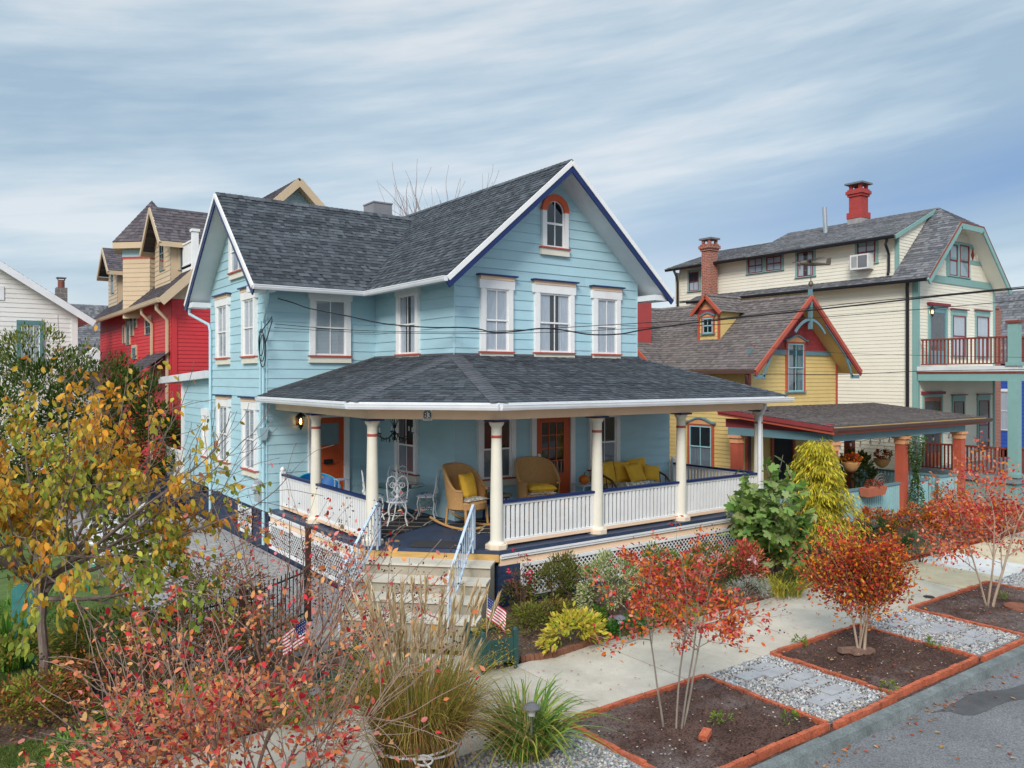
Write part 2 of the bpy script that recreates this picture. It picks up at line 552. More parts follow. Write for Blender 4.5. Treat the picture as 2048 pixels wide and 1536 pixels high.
def lattice(mb, F, a0, a1, z0, z1, d=.02, pitch=.075, w=.034):
    for (b0, b1, c0, c1) in ((a0, a1, z0, z0 + .07), (a0, a1, z1 - .07, z1)): mb.fbox(F, b0, b1, d - .01, d + .022, c0, c1)
    for b in (a0, a1 - .07): mb.fbox(F, b, b + .07, d - .01, d + .021, z0 + .07, z1 - .07)
    H = z1 - z0
    for sgn, dd in ((1, d), (-1, d + .008)):
        s = a0 - H
        while s < a1 + H:
            # line a = s + (z-z0)*sgn
            lo, hi = 0.0, H
            if sgn > 0: lo = max(lo, a0 - s); hi = min(hi, a1 - s)
            else: lo = max(lo, s - a1); hi = min(hi, s - a0)
            if hi - lo > .03:
                A, B = (s + sgn * lo, z0 + lo), (s + sgn * hi, z0 + hi)
                o = w * .707
                mb.face([F.p(A[0] - o / 2 * 1.4, dd, A[1]), F.p(A[0] + o / 2 * 1.4, dd, A[1]), F.p(B[0] + o / 2 * 1.4, dd, B[1]), F.p(B[0] - o / 2 * 1.4, dd, B[1])])
            s += pitch * 1.41

# ================================================================ the blue house
BH = thing('blue_house', 'pale blue clapboard house with charcoal shingle roof, arched attic window and wraparound front porch', 'house', (10.5, 18.0, .05))
XL, YR, XI, YF, XR = 6.45, 18.9, 9.3, 15.0, 14.9
YB = 23.65
F_L = Frame((XL, YR, 0), (0, 1, 0), (-1, 0, 0))
F_R = Frame((XL, YR, 0), (1, 0, 0), (0, -1, 0))
F_I = Frame((XI, YF, 0), (0, 1, 0), (-1, 0, 0))
F_F = Frame((XI, YF, 0), (1, 0, 0), (0, -1, 0))
SL = .87
RX, RZ, RY, RZ2 = 12.1, 9.33, 21.27, 9.02
wl = MB()
wall(wl, F_L, [(0, 1.0), (4.75, 1.0), (4.75, 6.78), (2.37, 8.84), (0, 6.78)], boards=BLUEC)
wall(wl, F_R, [(0, 1.0), (2.85, 1.0), (2.85, 6.9), (0, 6.78)], boards=BLUEC)
wall(wl, F_I, [(0, 1.0), (3.9, 1.0), (3.9, 6.8), (0, 6.8)], boards=BLUEC)
wall(wl, F_F, [(0, 1.0), (5.6, 1.0), (5.6, 6.72), (2.8, 9.15), (0, 6.72)], boards=BLUEC)
wall(wl, F_F, [(5.6, 1.0), (6.85, 1.0), (6.85, 3.66), (5.6, 4.5)], boards=BLUEC)
F_RS = Frame((XR, YF, 0), (0, 1, 0), (1, 0, 0))
wall(wl, F_RS, [(0, 1), (11, 1), (11, 6.72), (0, 6.72)], boards=BLUEC)
F_EX = Frame((16.15, YF, 0), (0, 1, 0), (1, 0, 0))
wall(wl, F_EX, [(0, 1), (6, 1), (6, 3.7), (0, 3.7)], boards=BLUEC)
wl.face([(XL, YB, 1), (XI, YB, 1), (XI, YB, 6.8), (7.9, YB, 7.6), (XL, YB, 6.8)], 0, BLUEC)
wl.face([(XI, YB, 1), (XI, 26, 1), (XI, 26, 6.75), (XI, YB, 6.75)], 0, BLUEC)
wl.face([(XI, 26, 1), (XR, 26, 1), (XR, 26, 6.72), (12.1, 26, 9.15), (XI, 26, 6.72)], 0, BLUEC)
wl.face([(14.9, 21, 1), (16.15, 21, 1), (16.15, 21, 3.66), (14.9, 21, 4.5)], 0, BLUEC)
wl.build('wall', M_BLUE, BH)
for (x, y, sx, sy) in ((XL, YR, -1, -1), (XI, YF, -1, -1), (XR, YF, 1, -1), (XL, YB, -1, 1)):
    cb = MB()
    cb.box(min(x, x + .022 * sx), max(x, x + .022 * sx), min(y, y + .022 * sy), max(y, y + .022 * sy), 1.0 if (x, y) != (XR, YF) else 4.72, 6.7)
    cb.build('corner_trim', M_BLUETRIM, BH)
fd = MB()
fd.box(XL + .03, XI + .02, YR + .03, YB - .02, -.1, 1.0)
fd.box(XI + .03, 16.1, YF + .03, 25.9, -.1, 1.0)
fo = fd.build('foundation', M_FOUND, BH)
lv = MB(); va, vb = sorted((F_L.hit(479)[0], F_L.hit(504)[0])); lattice(lv, F_L, va, vb, .25, .92); lv.build('vent_lattice', M_WHITE, BH)
# --- roofs
sh = MB()
xe, ye = 8.7, 18.23
zv = lambda x: RZ - SL * abs(x - RX)
zw = lambda y: RZ2 - SL * abs(y - RY)
yfr = 14.3
p_fl = [(RX, yfr, RZ), (xe, yfr, zv(xe)), (xe, ye, zv(xe)), (11.744, RY, RZ2), (RX, RY, RZ)]
p_fr = [(RX, yfr, RZ), (RX, 26.3, RZ), (15.5, 26.3, zv(15.5)), (15.5, yfr, zv(15.5))]
p_fb = [(RX, RY, RZ), (11.744, RY, RZ2), (xe, 24.31, zv(xe)), (xe, 26.3, zv(xe)), (RX, 26.3, RZ)]
xs0 = 5.9
p_sf = [(xs0, RY, RZ2), (11.744, RY, RZ2), (xe, ye, zw(ye)), (xs0, ye, zw(ye))]
p_sb = [(xs0, RY, RZ2), (11.744, RY, RZ2), (xe, 24.31, zw(24.31)), (xs0, 24.31, zw(24.31))]
for p in (p_fl, p_fr, p_fb, p_sf, p_sb): roof_plane(sh, p)
cap_run(sh, (RX, yfr, RZ), (RX, 26.3, RZ), drop=.8)
cap_run(sh, (xs0, RY, RZ2), (11.7, RY, RZ2), drop=.8)
PZW, PZE = 4.72, 3.78
G1, G2 = (6.2, 13.65, PZE), (8.1, 11.55, PZE)
GL = (6.2, 18.88, PZE); GR = (16.5, 11.55, PZE)
A0 = (XI, YF, PZW)
p_pl = [A0, G1, GL, (XI, 18.88, PZW)]
p_pc = [A0, G2, G1]
p_pf = [A0, (XR, YF, PZW), GR, G2]
p_pr = [(XR, YF, PZW), (XR, 21.2, PZW), (16.5, 21.2, PZE), GR]
pr = MB()
for p in (p_pl, p_pc, p_pf, p_pr): roof_plane(pr, p)
HC_SH = [(.078, .082, .095), (.09, .094, .108), (.07, .074, .086)]
cap_run(pr, A0, G1, .17, .16, HC_SH, .12); cap_run(pr, A0, G2, .17, .16, HC_SH, .12); cap_run(pr, (XR, YF, PZW), GR, .12, .16, SH_DARK, .25)
rf = sh.build('roof', M_SHING, BH)
po = pr.build('porch_roof', M_SHING, BH)
sf = MB()
for p in (p_fl, p_fr, p_fb, p_sf, p_sb): slab(sf, p, .15)
sf.build('soffit', M_SOFF, BH)
sf = MB()
for p in (p_pl, p_pc, p_pf, p_pr): slab(sf, p, .09)
sf.build('porch_ceiling', M_SOFF, BH)
# flashing line where the porch roof meets the walls, tar patch
fl = MB()
fl.bar((XI - .02, YF - .03, PZW + .02), (XR, YF - .03, PZW + .02), .03, .05); fl.bar((XI - .03, YF, PZW + .02), (XI - .03, 18.88, PZW + .02), .03, .05)
fl.bar((XI, 18.86, PZW + .02), (XL, 18.86, 3.78 + (XL - 6.2) * .303 + .02), .03, .05)
fl.build('flashing', mat('flashing_metal', (.10, .10, .11), .6), po)
# --- rake boards
def rake(pp, qq, o):
    p, q = Vector(pp), Vector(qq); o = Vector(o)
    rk = MB(); rk.bar(p + o - ZUP * .075, q + o - ZUP * .075, .045, .105); rk.build('rake_board', M_WHITE, BH)
    rn = MB(); rn.bar(p - ZUP * .21 + o * .2, q - ZUP * .21 + o * .2, .035, .14); rn.build('rake_trim', M_NAVY, BH)
rake((RX, yfr, RZ), (xe, yfr, zv(xe)), (0, -.015, 0)); rake((RX, yfr, RZ), (15.5, yfr, zv(15.5)), (0, -.019, 0))
for s_ in (ye, 24.31): rake((xs0, RY, RZ2), (xs0, s_, zw(s_)), (-.015 - .004 * (s_ > 20), 0, 0))
ez = zw(ye) - .02
gutter('gutter', [(xs0 - .02, ye, ez), (xe, ye, ez), (xe, yfr - .01, ez)], BH, M_GUT)
gutter('gutter', [(15.5, yfr, ez), (15.5, 26.2, ez)], BH, M_GUT)
gutter('gutter', [(xe, 24.31, ez), (xs0, 24.31, ez)], BH, M_GUT)
gutter('gutter', [(6.2, 18.7, PZE - .03), (6.2, 13.65, PZE - .03), (8.1, 11.55, PZE - .03), (16.62, 11.55, PZE - .03)], BH, M_GUT)
for q in ((5.93, XL, 23.66, 24.22, 6.22, 6.36), (5.95, XL, 18.3, 18.88, 6.22, 6.36), (XR + .02, 15.45, 14.36, 14.98, 6.2, 6.34)):
    bm = MB(); bm.box(*q); bm.build('soffit_return', M_SOFF, BH)
# --- chimney vent
vb = MB(); c0 = on_y(736, 417, 22.0); c1 = on_y(772, 417, 22.0)
vb.box(c0.x, c1.x, 21.6, 22.3, 8.2, c0.z + .12); vb.box(c0.x - .02, c1.x + .02, 21.58, 22.32, c0.z + .12, c0.z + .16)
vb.build('chimney', mat('weathered_sheet_metal', (.22, .22, .24), .5, .15, 3), BH)
# --- windows
WB = dict(case=M_WHITE, frieze=M_PEACH, cap=M_NAVY, sill=M_REDT, apron=M_CREAM)
px_window(BH, F_F, 958.4, 1022.4, (990, 550.5), (990, 703), WB, blind='curtain')
px_window(BH, F_F, 1067, 1144.7, (1105, 561.5), (1105, 705), WB, blind='parted')
px_window(BH, F_F, 1183.4, 1237, (1211, 573.5), (1211, 708), WB, blind='curtain')
px_window(BH, F_R, 618, 699, (658, 575), (658, 711), WB, blind='blind')
px_window(BH, F_I, 798, 841, (819, 564), (819, 708), WB, blind='parted')
px_window(BH, F_L, 437, 461, (446, 590), (449, 715.5), WB, blind='curtain')
px_window(BH, F_L, 489, 516, (503, 573), (503, 712), WB, blind='curtain')
px_window(BH, F_L, 439, 462, (450, 789), (450, 922), WB, blind='curtain')
px_window(BH, F_L, 490, 517.6, (500, 793), (503, 937.5), WB, blind='curtain')
a0, zt = F_L.hit(463.5, 455); a1, zs = F_L.hit(497, 532)
sash_window(BH, F_L, min(a0, a1), max(a0, a1), zs - .05, zs + 1.15, WB, cap=False, hd=.1, ear=0)
# ground floor windows under the porch
a0, _ = F_F.hit(953); a1, _ = F_F.hit(1028); _, zs = F_F.hit(1020, 953)
WBP = dict(WB)
sash_window(BH, F_F, a0, a1, zs, 3.45, WBP, blind='half', glass=M_GLASSD)
a0, _ = F_F.hit(1175.6); a1, _ = F_F.hit(1236)
sash_window(BH, F_F, a0, a1, zs, 3.45, WBP, blind='half', glass=M_GLASSD)
a0, _ = F_I.hit(795); a1, _ = F_I.hit(838)
_, zs = F_I.hit(818, 945)
sash_window(BH, F_I, min(a0, a1), max(a0, a1), zs, 3.45, WBP, blind='half', glass=M_GLASSD)
# --- arched attic window
aL, _ = F_F.hit(1081); aR, _ = F_F.hit(1133)
ac, R = (aL + aR) / 2, (aR - aL) / 2
_, zS = F_F.hit(1107, 496); _, zT = F_F.hit(1107, 391)
zc = zT - R
def ring(mb, F, a, z, r0, r1, d0, d1, n=18, t0=0, t1=pi, m=0):
    for i in range(n):
        u, v = t0 + (t1 - t0) * i / n, t0 + (t1 - t0) * (i + 1) / n
        q = lambda r, t, d: F.p(a + r * cos(t), d, z + r * sin(t))
        mb.hexa([q(r0, u, d0), q(r1, u, d0), q(r1, v, d0), q(r0, v, d0), q(r0, u, d1), q(r1, u, d1), q(r1, v, d1), q(r0, v, d1)], m)
mb = MB(); cw = .125
mb.fbox(F_F, aL, aL + cw, 0, .09, zS, zc); mb.fbox(F_F, aR - cw, aR, 0, .09, zS, zc); mb.fbox(F_F, aL + cw, aR - cw, 0, .03, zS, zS + .04)
aw = mb.build('window', M_WHITE, BH)
mb = MB(); ring(mb, F_F, ac, zc, R - cw - .02, R + .012, 0, .1); mb.build('arch', mat('coral_arch_paint', (.62, .115, .045), .5, .06), aw)
ri = R - cw
mb = MB()
mb.face([F_F.p(ac - ri, .02, zS), F_F.p(ac + ri, .02, zS), F_F.p(ac + ri, .02, zc)] + [F_F.p(ac + ri * cos(t), .02, zc + ri * sin(t)) for t in [pi * i / 12 for i in range(1, 12)]] + [F_F.p(ac - ri, .02, zc)])
mb.build('backing', M_DARKIN, aw)
mb = MB(); ring(mb, F_F, ac, zc, ri - .04, ri, .02, .055)
mb.fbox(F_F, ac - ri, ac - ri + .04, .02, .05, zS, zc); mb.fbox(F_F, ac + ri - .04, ac + ri, .02, .05, zS, zc)
zm = zS + (zT - zS) * .45
mb.fbox(F_F, ac - ri + .04, ac + ri - .04, .02, .056, zm - .025, zm + .025); mb.fbox(F_F, ac - ri + .04, ac + ri - .04, .02, .05, zS, zS + .045)
mb.fbox(F_F, ac - .011, ac + .011, .025, .048, zS + .045, zm - .025); mb.fbox(F_F, ac - .011, ac + .011, .025, .048, zm + .025, zc + ri - .03)
mb.build('sash', M_WHITE, aw)
mb = MB(); r2 = ri - .02
mb.face([F_F.p(ac - r2, .036, zS + .02), F_F.p(ac + r2, .036, zS + .02), F_F.p(ac + r2, .036, zc)] + [F_F.p(ac + r2 * cos(t), .036, zc + r2 * sin(t)) for t in [pi * i / 12 for i in range(1, 12)]] + [F_F.p(ac - r2, .036, zc)])
mb.build('pane', M_GLASSD, aw)
mb = MB(); mb.fbox(F_F, aL - .05, aR + .05, 0, .12, zS - .035, zS); mb.build('sill', M_REDT, aw)
mb = MB(); mb.fbox(F_F, aL - .03, aR + .03, 0, .085, zS - .19, zS - .035); mb.build('apron', M_CREAM, aw)
# --- doors
FL_Z = 1.05
def casing(F, a0, a1, z0, z1, parent):
    mb = MB(); mb.fbox(F, a0 - .14, a0, 0, .09, z0, z1); mb.fbox(F, a1, a1 + .14, 0, .09, z0, z1); mb.fbox(F, a0 - .18, a1 + .18, 0, .1, z1, z1 + .18)
    return mb.build('door_casing', M_WHITE, parent)
a0, a1 = F_R.hit(626)[0], F_R.hit(686)[0]
casing(F_R, a0, a1, FL_Z, 3.22, BH)
mb = MB(); mb.fbox(F_R, a0, a1, 0, .03, FL_Z, 3.22)
W = a1 - a0
def fr(mb, F, b0, b1, c0, c1, d, w=.035):
    for q in ((b0, b1, c0, c0 + w), (b0, b1, c1 - w, c1)): mb.fbox(F, q[0], q[1], .03, d, q[2], q[3])
    for q in ((b0, b0 + w, c0 + w, c1 - w), (b1 - w, b1, c0 + w, c1 - w)): mb.fbox(F, q[0], q[1], .03, d, q[2], q[3])
_, zg = F_R.hit(665, 889)
mb.fbox(F_R, a0, a0 + .13, .03, .05, FL_Z, 3.22); mb.fbox(F_R, a1 - .13, a1, .03, .05, FL_Z, 3.22)
for (c0, c1) in ((FL_Z, FL_Z + .2), (zg - .12, zg), (3.08, 3.22), (FL_Z + .42, FL_Z + .5), (zg - .45, zg - .37)): mb.fbox(F_R, a0 + .13, a1 - .13, .03, .05, c0, c1)
dr = mb.build('door', M_ORANGE, BH)
mb = MB(); mb.face([F_R.p(a0 + .13, .036, zg), F_R.p(a1 - .13, .036, zg), F_R.p(a1 - .13, .036, 3.08), F_R.p(a0 + .13, .036, 3.08)]); mb.build('pane', mat('frosted_door_glass', (.16, .24, .26), .15, .1, 2, spec=.6), dr)
q0, z = F_R.hit(646, 923); q1, _ = F_R.hit(663, 923)
mb = MB(); mb.fbox(F_R, q0, q1, .05, .085, z - .055, z + .055); mb.fbox(F_R, q0 + .05, q1 - .05, .085, .1, z - .03, z + .03); mb.build('mail_slot', M_BLACK, dr)
a0, _ = F_F.hit(1069); a1, _ = F_F.hit(1137.5)
casing(F_F, a0, a1, FL_Z, 3.3, BH)
mb = MB(); mb.fbox(F_F, a0, a1, 0, .022, FL_Z, 3.3)
g0, _ = F_F.hit(1081); g1, _ = F_F.hit(1124.5); _, zg = F_F.hit(1110, 946)
zt = 3.14
mb.fbox(F_F, a0, g0, .022, .055, FL_Z, 3.3); mb.fbox(F_F, g1, a1, .022, .055, FL_Z, 3.3)
mb.fbox(F_F, g0, g1, .022, .055, FL_Z, zg); mb.fbox(F_F, g0, g1, .022, .055, zt, 3.3)
for i in range(1, 3): c = g0 + (g1 - g0) * i / 3; mb.fbox(F_F, c - .012, c + .012, .03, .05, zg, zt)
for i in range(1, 4): c = zg + (zt - zg) * i / 4; mb.fbox(F_F, g0, g1, .03, .048, c - .012, c + .012)
dr = mb.build('door', M_ORANGE, BH)
mb = MB(); mb.face([F_F.p(g0, .034, zg), F_F.p(g1, .034, zg), F_F.p(g1, .034, zt), F_F.p(g0, .034, zt)]); mb.build('pane', M_GLASSD, dr)
mb = MB(); mb.face([F_F.p(g0, .024, zg), F_F.p(g1, .024, zg), F_F.p(g1, .024, zt), F_F.p(g0, .024, zt)]); mb.build('backing', mat('warm_dark_interior', (.06, .022, .012), .9, .5, 3), dr)
mb = MB(); _, zk = F_F.hit(1073, 911)
kp = F_F.p(a0 + .06, .1, zk); mb.lathe((kp.x, kp.y, kp.z - .05), [(.02, 0), (.045, .03), (.045, .07), (.02, .1)], 10); mb.build('door_handle', M_WHITE, dr, True)
# --- porch deck, beam, skirts
dk = MB()
deck = [(6.5, 18.88), (6.5, 13.75), (8.35, 11.9), (16.45, 11.9), (16.45, 14.98), (9.28, 14.98), (9.28, 18.88)]
dk.extrude([(x, y, .985) for x, y in deck], (0, 0, .065))
dk.build('porch_floor', M_DECK, BH)
bmb = MB()
col_line = [(6.75, 18.88), (6.75, 13.85), (8.45, 12.15), (16.2, 12.15), (16.2, 14.98)]
hw = .11
def offs(path, d):
    out = []
    for i, p in enumerate(path):
        p = Vector((p[0], p[1], 0))
        dirs = []
        if i > 0: dirs.append((p - Vector((*path[i - 1], 0))).normalized())
        if i < len(path) - 1: dirs.append((Vector((*path[i + 1], 0)) - p).normalized())
        n = sum((Vector((-t.y, t.x, 0)) for t in dirs), Vector((0, 0, 0))); n.normalize()
        c = n.dot(Vector((-dirs[0].y, dirs[0].x, 0)))
        out.append(p + n * d / max(c, .3))
    return out
L_, R_ = offs(col_line, hw), offs(col_line, -hw)
for i in range(len(col_line) - 1):
    q = [L_[i], R_[i], R_[i + 1], L_[i + 1]]
    bmb.hexa([v + ZUP * 3.44 for v in q] + [v + ZUP * 3.71 for v in q])
bmb.build('porch_beam', M_PEACH, BH)
# peach skirt band + white nosing + lattice + pier
band, nose, lat, pier = MB(), MB(), MB(), MB()
F_PL = Frame((6.52, 18.88, 0), (0, -1, 0), (-1, 0, 0))
F_PF = Frame((8.37, 11.92, 0), (1, 0, 0), (0, -1, 0))
F_PS = Frame((6.5, 13.75, 0), (1, -1, 0), (-1, -1, 0))
F_PR = Frame((16.43, 11.92, 0), (0, 1, 0), (1, 0, 0))
for F, n in ((F_PL, 5.12), (F_PF, 8.06), (F_PR, 3.05)):
    band.fbox(F, 0, n, -.05, .0, .77, .97)
    nose.fbox(F, 0, n, 0, .035, .90, .975); nose.fbox(F, 0, n, .035, .05, .945, .985)
    lattice(lat, F, .02 if F is not F_PF else .45, n - .02, .14, .77)
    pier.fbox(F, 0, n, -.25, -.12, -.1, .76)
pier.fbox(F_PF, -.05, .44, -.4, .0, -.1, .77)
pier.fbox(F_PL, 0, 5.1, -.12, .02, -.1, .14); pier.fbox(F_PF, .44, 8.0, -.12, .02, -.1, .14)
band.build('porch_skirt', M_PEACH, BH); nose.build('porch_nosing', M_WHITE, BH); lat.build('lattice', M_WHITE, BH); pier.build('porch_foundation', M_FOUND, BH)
mb = MB(); mb.fbox(F_PS, .02, 2.6, -.04, .012, .85, .985); mb.build('porch_header', M_WOOD, BH)
# --- concrete steps
st = MB(); tr_ = MB(); sa0, sa1 = .12, 2.52
td = .42
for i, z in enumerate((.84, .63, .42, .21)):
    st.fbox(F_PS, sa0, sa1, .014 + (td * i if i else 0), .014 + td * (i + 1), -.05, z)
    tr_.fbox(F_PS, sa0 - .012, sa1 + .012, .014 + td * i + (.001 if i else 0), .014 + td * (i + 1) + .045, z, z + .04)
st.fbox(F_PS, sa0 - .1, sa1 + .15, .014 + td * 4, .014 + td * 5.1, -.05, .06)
st_o = st.build('porch_steps', mat('shaded_riser_concrete', (.36, .325, .26), .9, .15, 3, bump=.2, bscale=90, fine=.08, dirt=.4), BH); tr_.build('tread', M_CONC, st_o)  # lighter cast treads; the risers' shade is put into the darker body colour
# --- columns
def make_column(x, y):
    mb = MB()
    mb.lathe((x, y, 1.05), [(.16, 0), (.16, .05), (.165, .06), (.165, .10), (.125, .14), (.118, .2), (.118, .9), (.098, 1.98), (.098, 2.23), (.10, 2.25), (.135, 2.30), (.14, 2.335)], 20)
    c = mb.build('column', M_CREAM, BH, True)
    mb = MB(); mb.lathe((x, y, 1.0), [(.0, .052), (.215, .052), (.215, .13), (.16, .14), (.0, .14)], 8); mb.build('plinth', mat('cream_peach_paint', (.76, .62, .47), .5), c)
    mb = MB(); mb.lathe((x, y, 3.1), [(.104, 0), (.106, .02), (.106, .035), (.104, .05)], 20); mb.build('band', M_REDT, c)
    mb = MB(); mb.lathe((x, y, 3.345), [(.112, 0), (.142, .03), (.147, .05)], 20); mb.build('necking', M_PEACH, c, True)
    mb = MB(); mb.box(x - .17, x + .17, y - .17, y + .17, 3.398, 3.438); mb.build('capital', M_NAVY, c)
COLS = [(6.75, 16.62), (6.75, 13.85), (8.45, 12.15), (10.95, 12.15), (13.45, 12.15), (16.2, 12.15)]
for q in COLS: make_column(*q)
# --- railings
def railing(p, q):
    p, q = Vector((*p, 0)), Vector((*q, 0))
    F = Frame(p, q - p, Vector((-(q - p).y, (q - p).x, 0))); L = (q - p).length
    z = FL_Z
    mb = MB(); n = max(4, round(L / .107))
    for i in range(n):
        a = (i + .5) / n * L
        mb.fbox(F, a - .031, a + .031, -.018, .018, z + .14, z + .78)
    mb.fbox(F, 0, L, -.03, .03, z + .78, z + .825); mb.fbox(F, 0, L, -.03, .03, z + .115, z + .15)
    r = mb.build('railing', M_WHITE, BH)
    mb = MB(); mb.fbox(F, -.02, L + .02, -.055, .055, z + .825, z + .87); mb.build('handrail', M_NAVY, r)
    mb = MB(); mb.fbox(F, 0, L, -.04, .04, z + .05, z + .115); mb.build('bottom_rail', M_PEACH, r)
g = .1
railing((6.75, 18.6), (6.75, 16.62 + g)); railing((6.75, 16.62 - g), (6.75, 13.85 + g))
for i in range(2, 5): railing((COLS[i][0] + g, 12.15), (COLS[i + 1][0] - g, 12.15))
railing((16.2, 12.15 + g), (16.2, 14.85))
for (x, y) in ((6.75, 18.68), (16.2, 14.92)):
    mb = MB()
    mb.box(x - .055, x + .055, y - .055, y + .055, 1.05, 1.96); mb.lathe((x, y, 1.96), [(.03, 0), (.055, .03), (.06, .06), (.04, .1), (.01, .12)], 10)
    mb.build('newel_post', M_WHITE, BH)
# --- iron step railings
M_IRON = mat('pale_blue_iron', (.50, .60, .72), .4, .08, 4)
for a in (.3, 2.12):
    mb = MB()
    T = F_PS.p(a, .02, .9 + .98); Bt = F_PS.p(a, td * 4.6, .06 + .95)
    mb.bar(T, Bt, .045, .03); T2, B2 = T - ZUP * .62, Bt - ZUP * .62
    mb.bar(T2, B2, .03, .025)
    n = 11
    for i in range(n + 1):
        t = i / n
        if i in (0, n): mb.bar(T.lerp(Bt, t), F_PS.p(a, .02 + (td * 4.6 - .02) * t, 1.0 if i == 0 else .06), .035, .035, up=F_PS.n)
        else:
            mb.bar(T.lerp(Bt, t), T2.lerp(B2, t), .016, .016, up=F_PS.n)
    for k in range(4):
        c = T2.lerp(B2, (k + .7) / 4.6) + ZUP * .3
        mb.tube([c + F_PS.n * (.06 * cos(u)) + ZUP * (.08 * sin(u)) for u in [2 * pi * j / 10 for j in range(10)]], .008, 5, closed=True)
    mb.bar(T, F_PS.p(a, -.12, 1.83), .04, .03); mb.bar(F_PS.p(a, -.12, 1.05), F_PS.p(a, -.12, 1.84), .035, .035, up=F_PS.n)
    mb.build('step_railing', M_IRON, BH)
# --- downspouts and wall fittings
dsx = on_x(536, 700, XL - .07)
p = F_L.p
spout('downspout', [Vector((6.25, 18.3, ez - .1)), Vector((6.28, 18.35, ez - .25)), Vector((6.39, 18.98, 5.55)), Vector((6.39, 19.0, 5.3)), Vector((6.39, 19.0, 3.6)), Vector((6.39, 19.0, .2))], BH, M_BLUETRIM, .038)
spout('downspout', [Vector((5.98, 24.2, ez - .1)), Vector((5.98, 24.2, ez - .3)), Vector((6.39, 23.7, ez - .62)), Vector((6.39, 23.55, ez - .8)), Vector((6.39, 23.55, .3))], BH, M_BLUETRIM, .042)
spout('downspout', [Vector((6.22, 18.5, 3.6)), Vector((6.24, 18.55, 3.45)), Vector((6.36, 18.85, 3.22)), Vector((6.36, 18.92, 3.05))], BH, M_BLUETRIM, .04)
mb = MB(); mb.hexa([(6.28, 18.84, 2.72), (6.42, 18.84, 2.72), (6.42, 18.98, 2.72), (6.28, 18.98, 2.72), (6.22, 18.76, 3.02), (6.44, 18.76, 3.02), (6.44, 19.02, 3.02), (6.22, 19.02, 3.02)])
mb.build('leader_head', M_BLUETRIM, BH)
spout('conduit', [Vector((6.4, 19.25, 5.6)), Vector((6.4, 19.25, 2.1))], BH, M_BLUETRIM, .025, 6)
spout('downspout', [on_y(1530, 809, 11.75), on_y(1529, 818, 11.8), on_y(1519, 832, 12.0), on_y(1519, 845, 12.0), Vector((*on_y(1519, 845, 12.0).xy, .3))], BH, M_GUT, .045)
# rear wing and its little porch along the left side
mb = MB()
F_XB = Frame((6.5, 23.68, 0), (0, 1, 0), (-1, 0, 0))
wall(mb, F_XB, [(0, .6), (3.2, .6), (3.2, 4.1), (0, 4.2)], boards=BLUEC)
mb.face([(6.5, 26.88, .6), (9.3, 26.88, .6), (9.3, 26.88, 4.1), (6.5, 26.88, 4.1)], 0, BLUEC)
mb.build('rear_wing_wall', M_BLUE, BH)
mb = MB(); mb.box(6.55, 9.25, 23.7, 29.2, -.1, .6); mb.build('rear_foundation', M_FOUND, BH)
mb = MB(); mb.hexa([(6.25, 23.6, 4.2), (9.3, 23.6, 4.2), (9.3, 29.4, 4.0), (6.25, 29.4, 4.0), (6.25, 23.6, 4.42), (9.3, 23.6, 4.42), (9.3, 29.4, 4.22), (6.25, 29.4, 4.22)]); mb.build('rear_wing_roof', M_GUT, BH)
a0, a1 = sorted((F_XB.hit(409)[0], F_XB.hit(421)[0])); sash_window(BH, F_XB, a0, a1, 1.9, 3.3, WB, cap=False)
mb = MB(); mb.box(6.45, 6.65, 26.95, 27.15, .6, 4.05); mb.build('porch_post', M_WHITE, BH)
mb = MB(); F_ = Frame((6.5, 27.15, 0), (0, 1, 0), (-1, 0, 0))
for i in range(12): mb.fbox(F_, .08 + i * .17, .14 + i * .17, 0, .03, .95, 1.75)
mb.fbox(F_, 0, 2.1, -.01, .05, 1.75, 1.84); mb.fbox(F_, 0, 2.1, -.01, .05, .87, .95); mb.build('rear_railing', M_WHITE, BH)
mb = MB(); mb.hexa([(5.2, 27.2, .0), (6.5, 27.2, .0), (6.5, 27.3, .0), (5.2, 27.3, .0), (5.2, 27.2, .12), (6.5, 27.2, .95), (6.5, 27.3, .95), (5.2, 27.3, .12)]); mb.build('stair_stringer', M_WHITE, BH)
# ================================================================ neighbouring houses
def on_plane(px, py, P, N):
    o = Vector((0, 0, HC)); r = at(px, py, 1.0) - o
    return o + r * ((Vector(P) - o).dot(N) / r.dot(N))

def chimney(mb, x0, x1, y0, y1, z0, z1, crown=True, m=0):
    mb.box(x0, x1, y0, y1, z0, z1 - .55, m)
    for i, (e, h0, h1) in enumerate(((.05, .55, .45), (.10, .45, .32), (.05, .32, .25))):
        mb.box(x0 - e, x1 + e, y0 - e, y1 + e, z1 - h0 + .001, z1 - h1, m)
    w = (x1 - x0) * .22
    for (a, b) in ((x0, y0), (x1 - w, y0), (x0, y1 - w), (x1 - w, y1 - w)): mb.box(a, a + w, b, b + w, z1 - .249, z1 - .05, m)

M_YEL = mat('mustard_clapboard_paint', (.66, .48, .19), .55, .06, 2, bump=.1)
M_TERRA = mat('terracotta_paint', (.44, .095, .055), .5, .08, 3)
M_TERRAD = mat('maroon_paint', (.26, .045, .05), .5, .1, 3)
M_TEAL = mat('slate_teal_paint', (.13, .24, .28), .5, .08, 3)
M_AQUA = mat('aqua_paint', (.30, .52, .54), .5, .08, 3)
M_ORNG = mat('pale_orange_paint', (.70, .34, .17), .5, .06, 3)
M_SCALE = mat('maroon_fishscale_paint', (.34, .055, .06), .55, .1, 3)
M_BRICK = pattern_mat('red_brick', (.34, .10, .065), (.26, .075, .05), 1, mortar=(.42, .33, .28), bw=.21, bh=.075, ms=.009)
M_SHB = MATS.get('x') or mat('brown_shingles', (.1, .1, .1), .9, .15, 8, bump=.5, bscale=140, vc=True, fine=.12, bdist=.004)
CR = (.76, .72, .61)

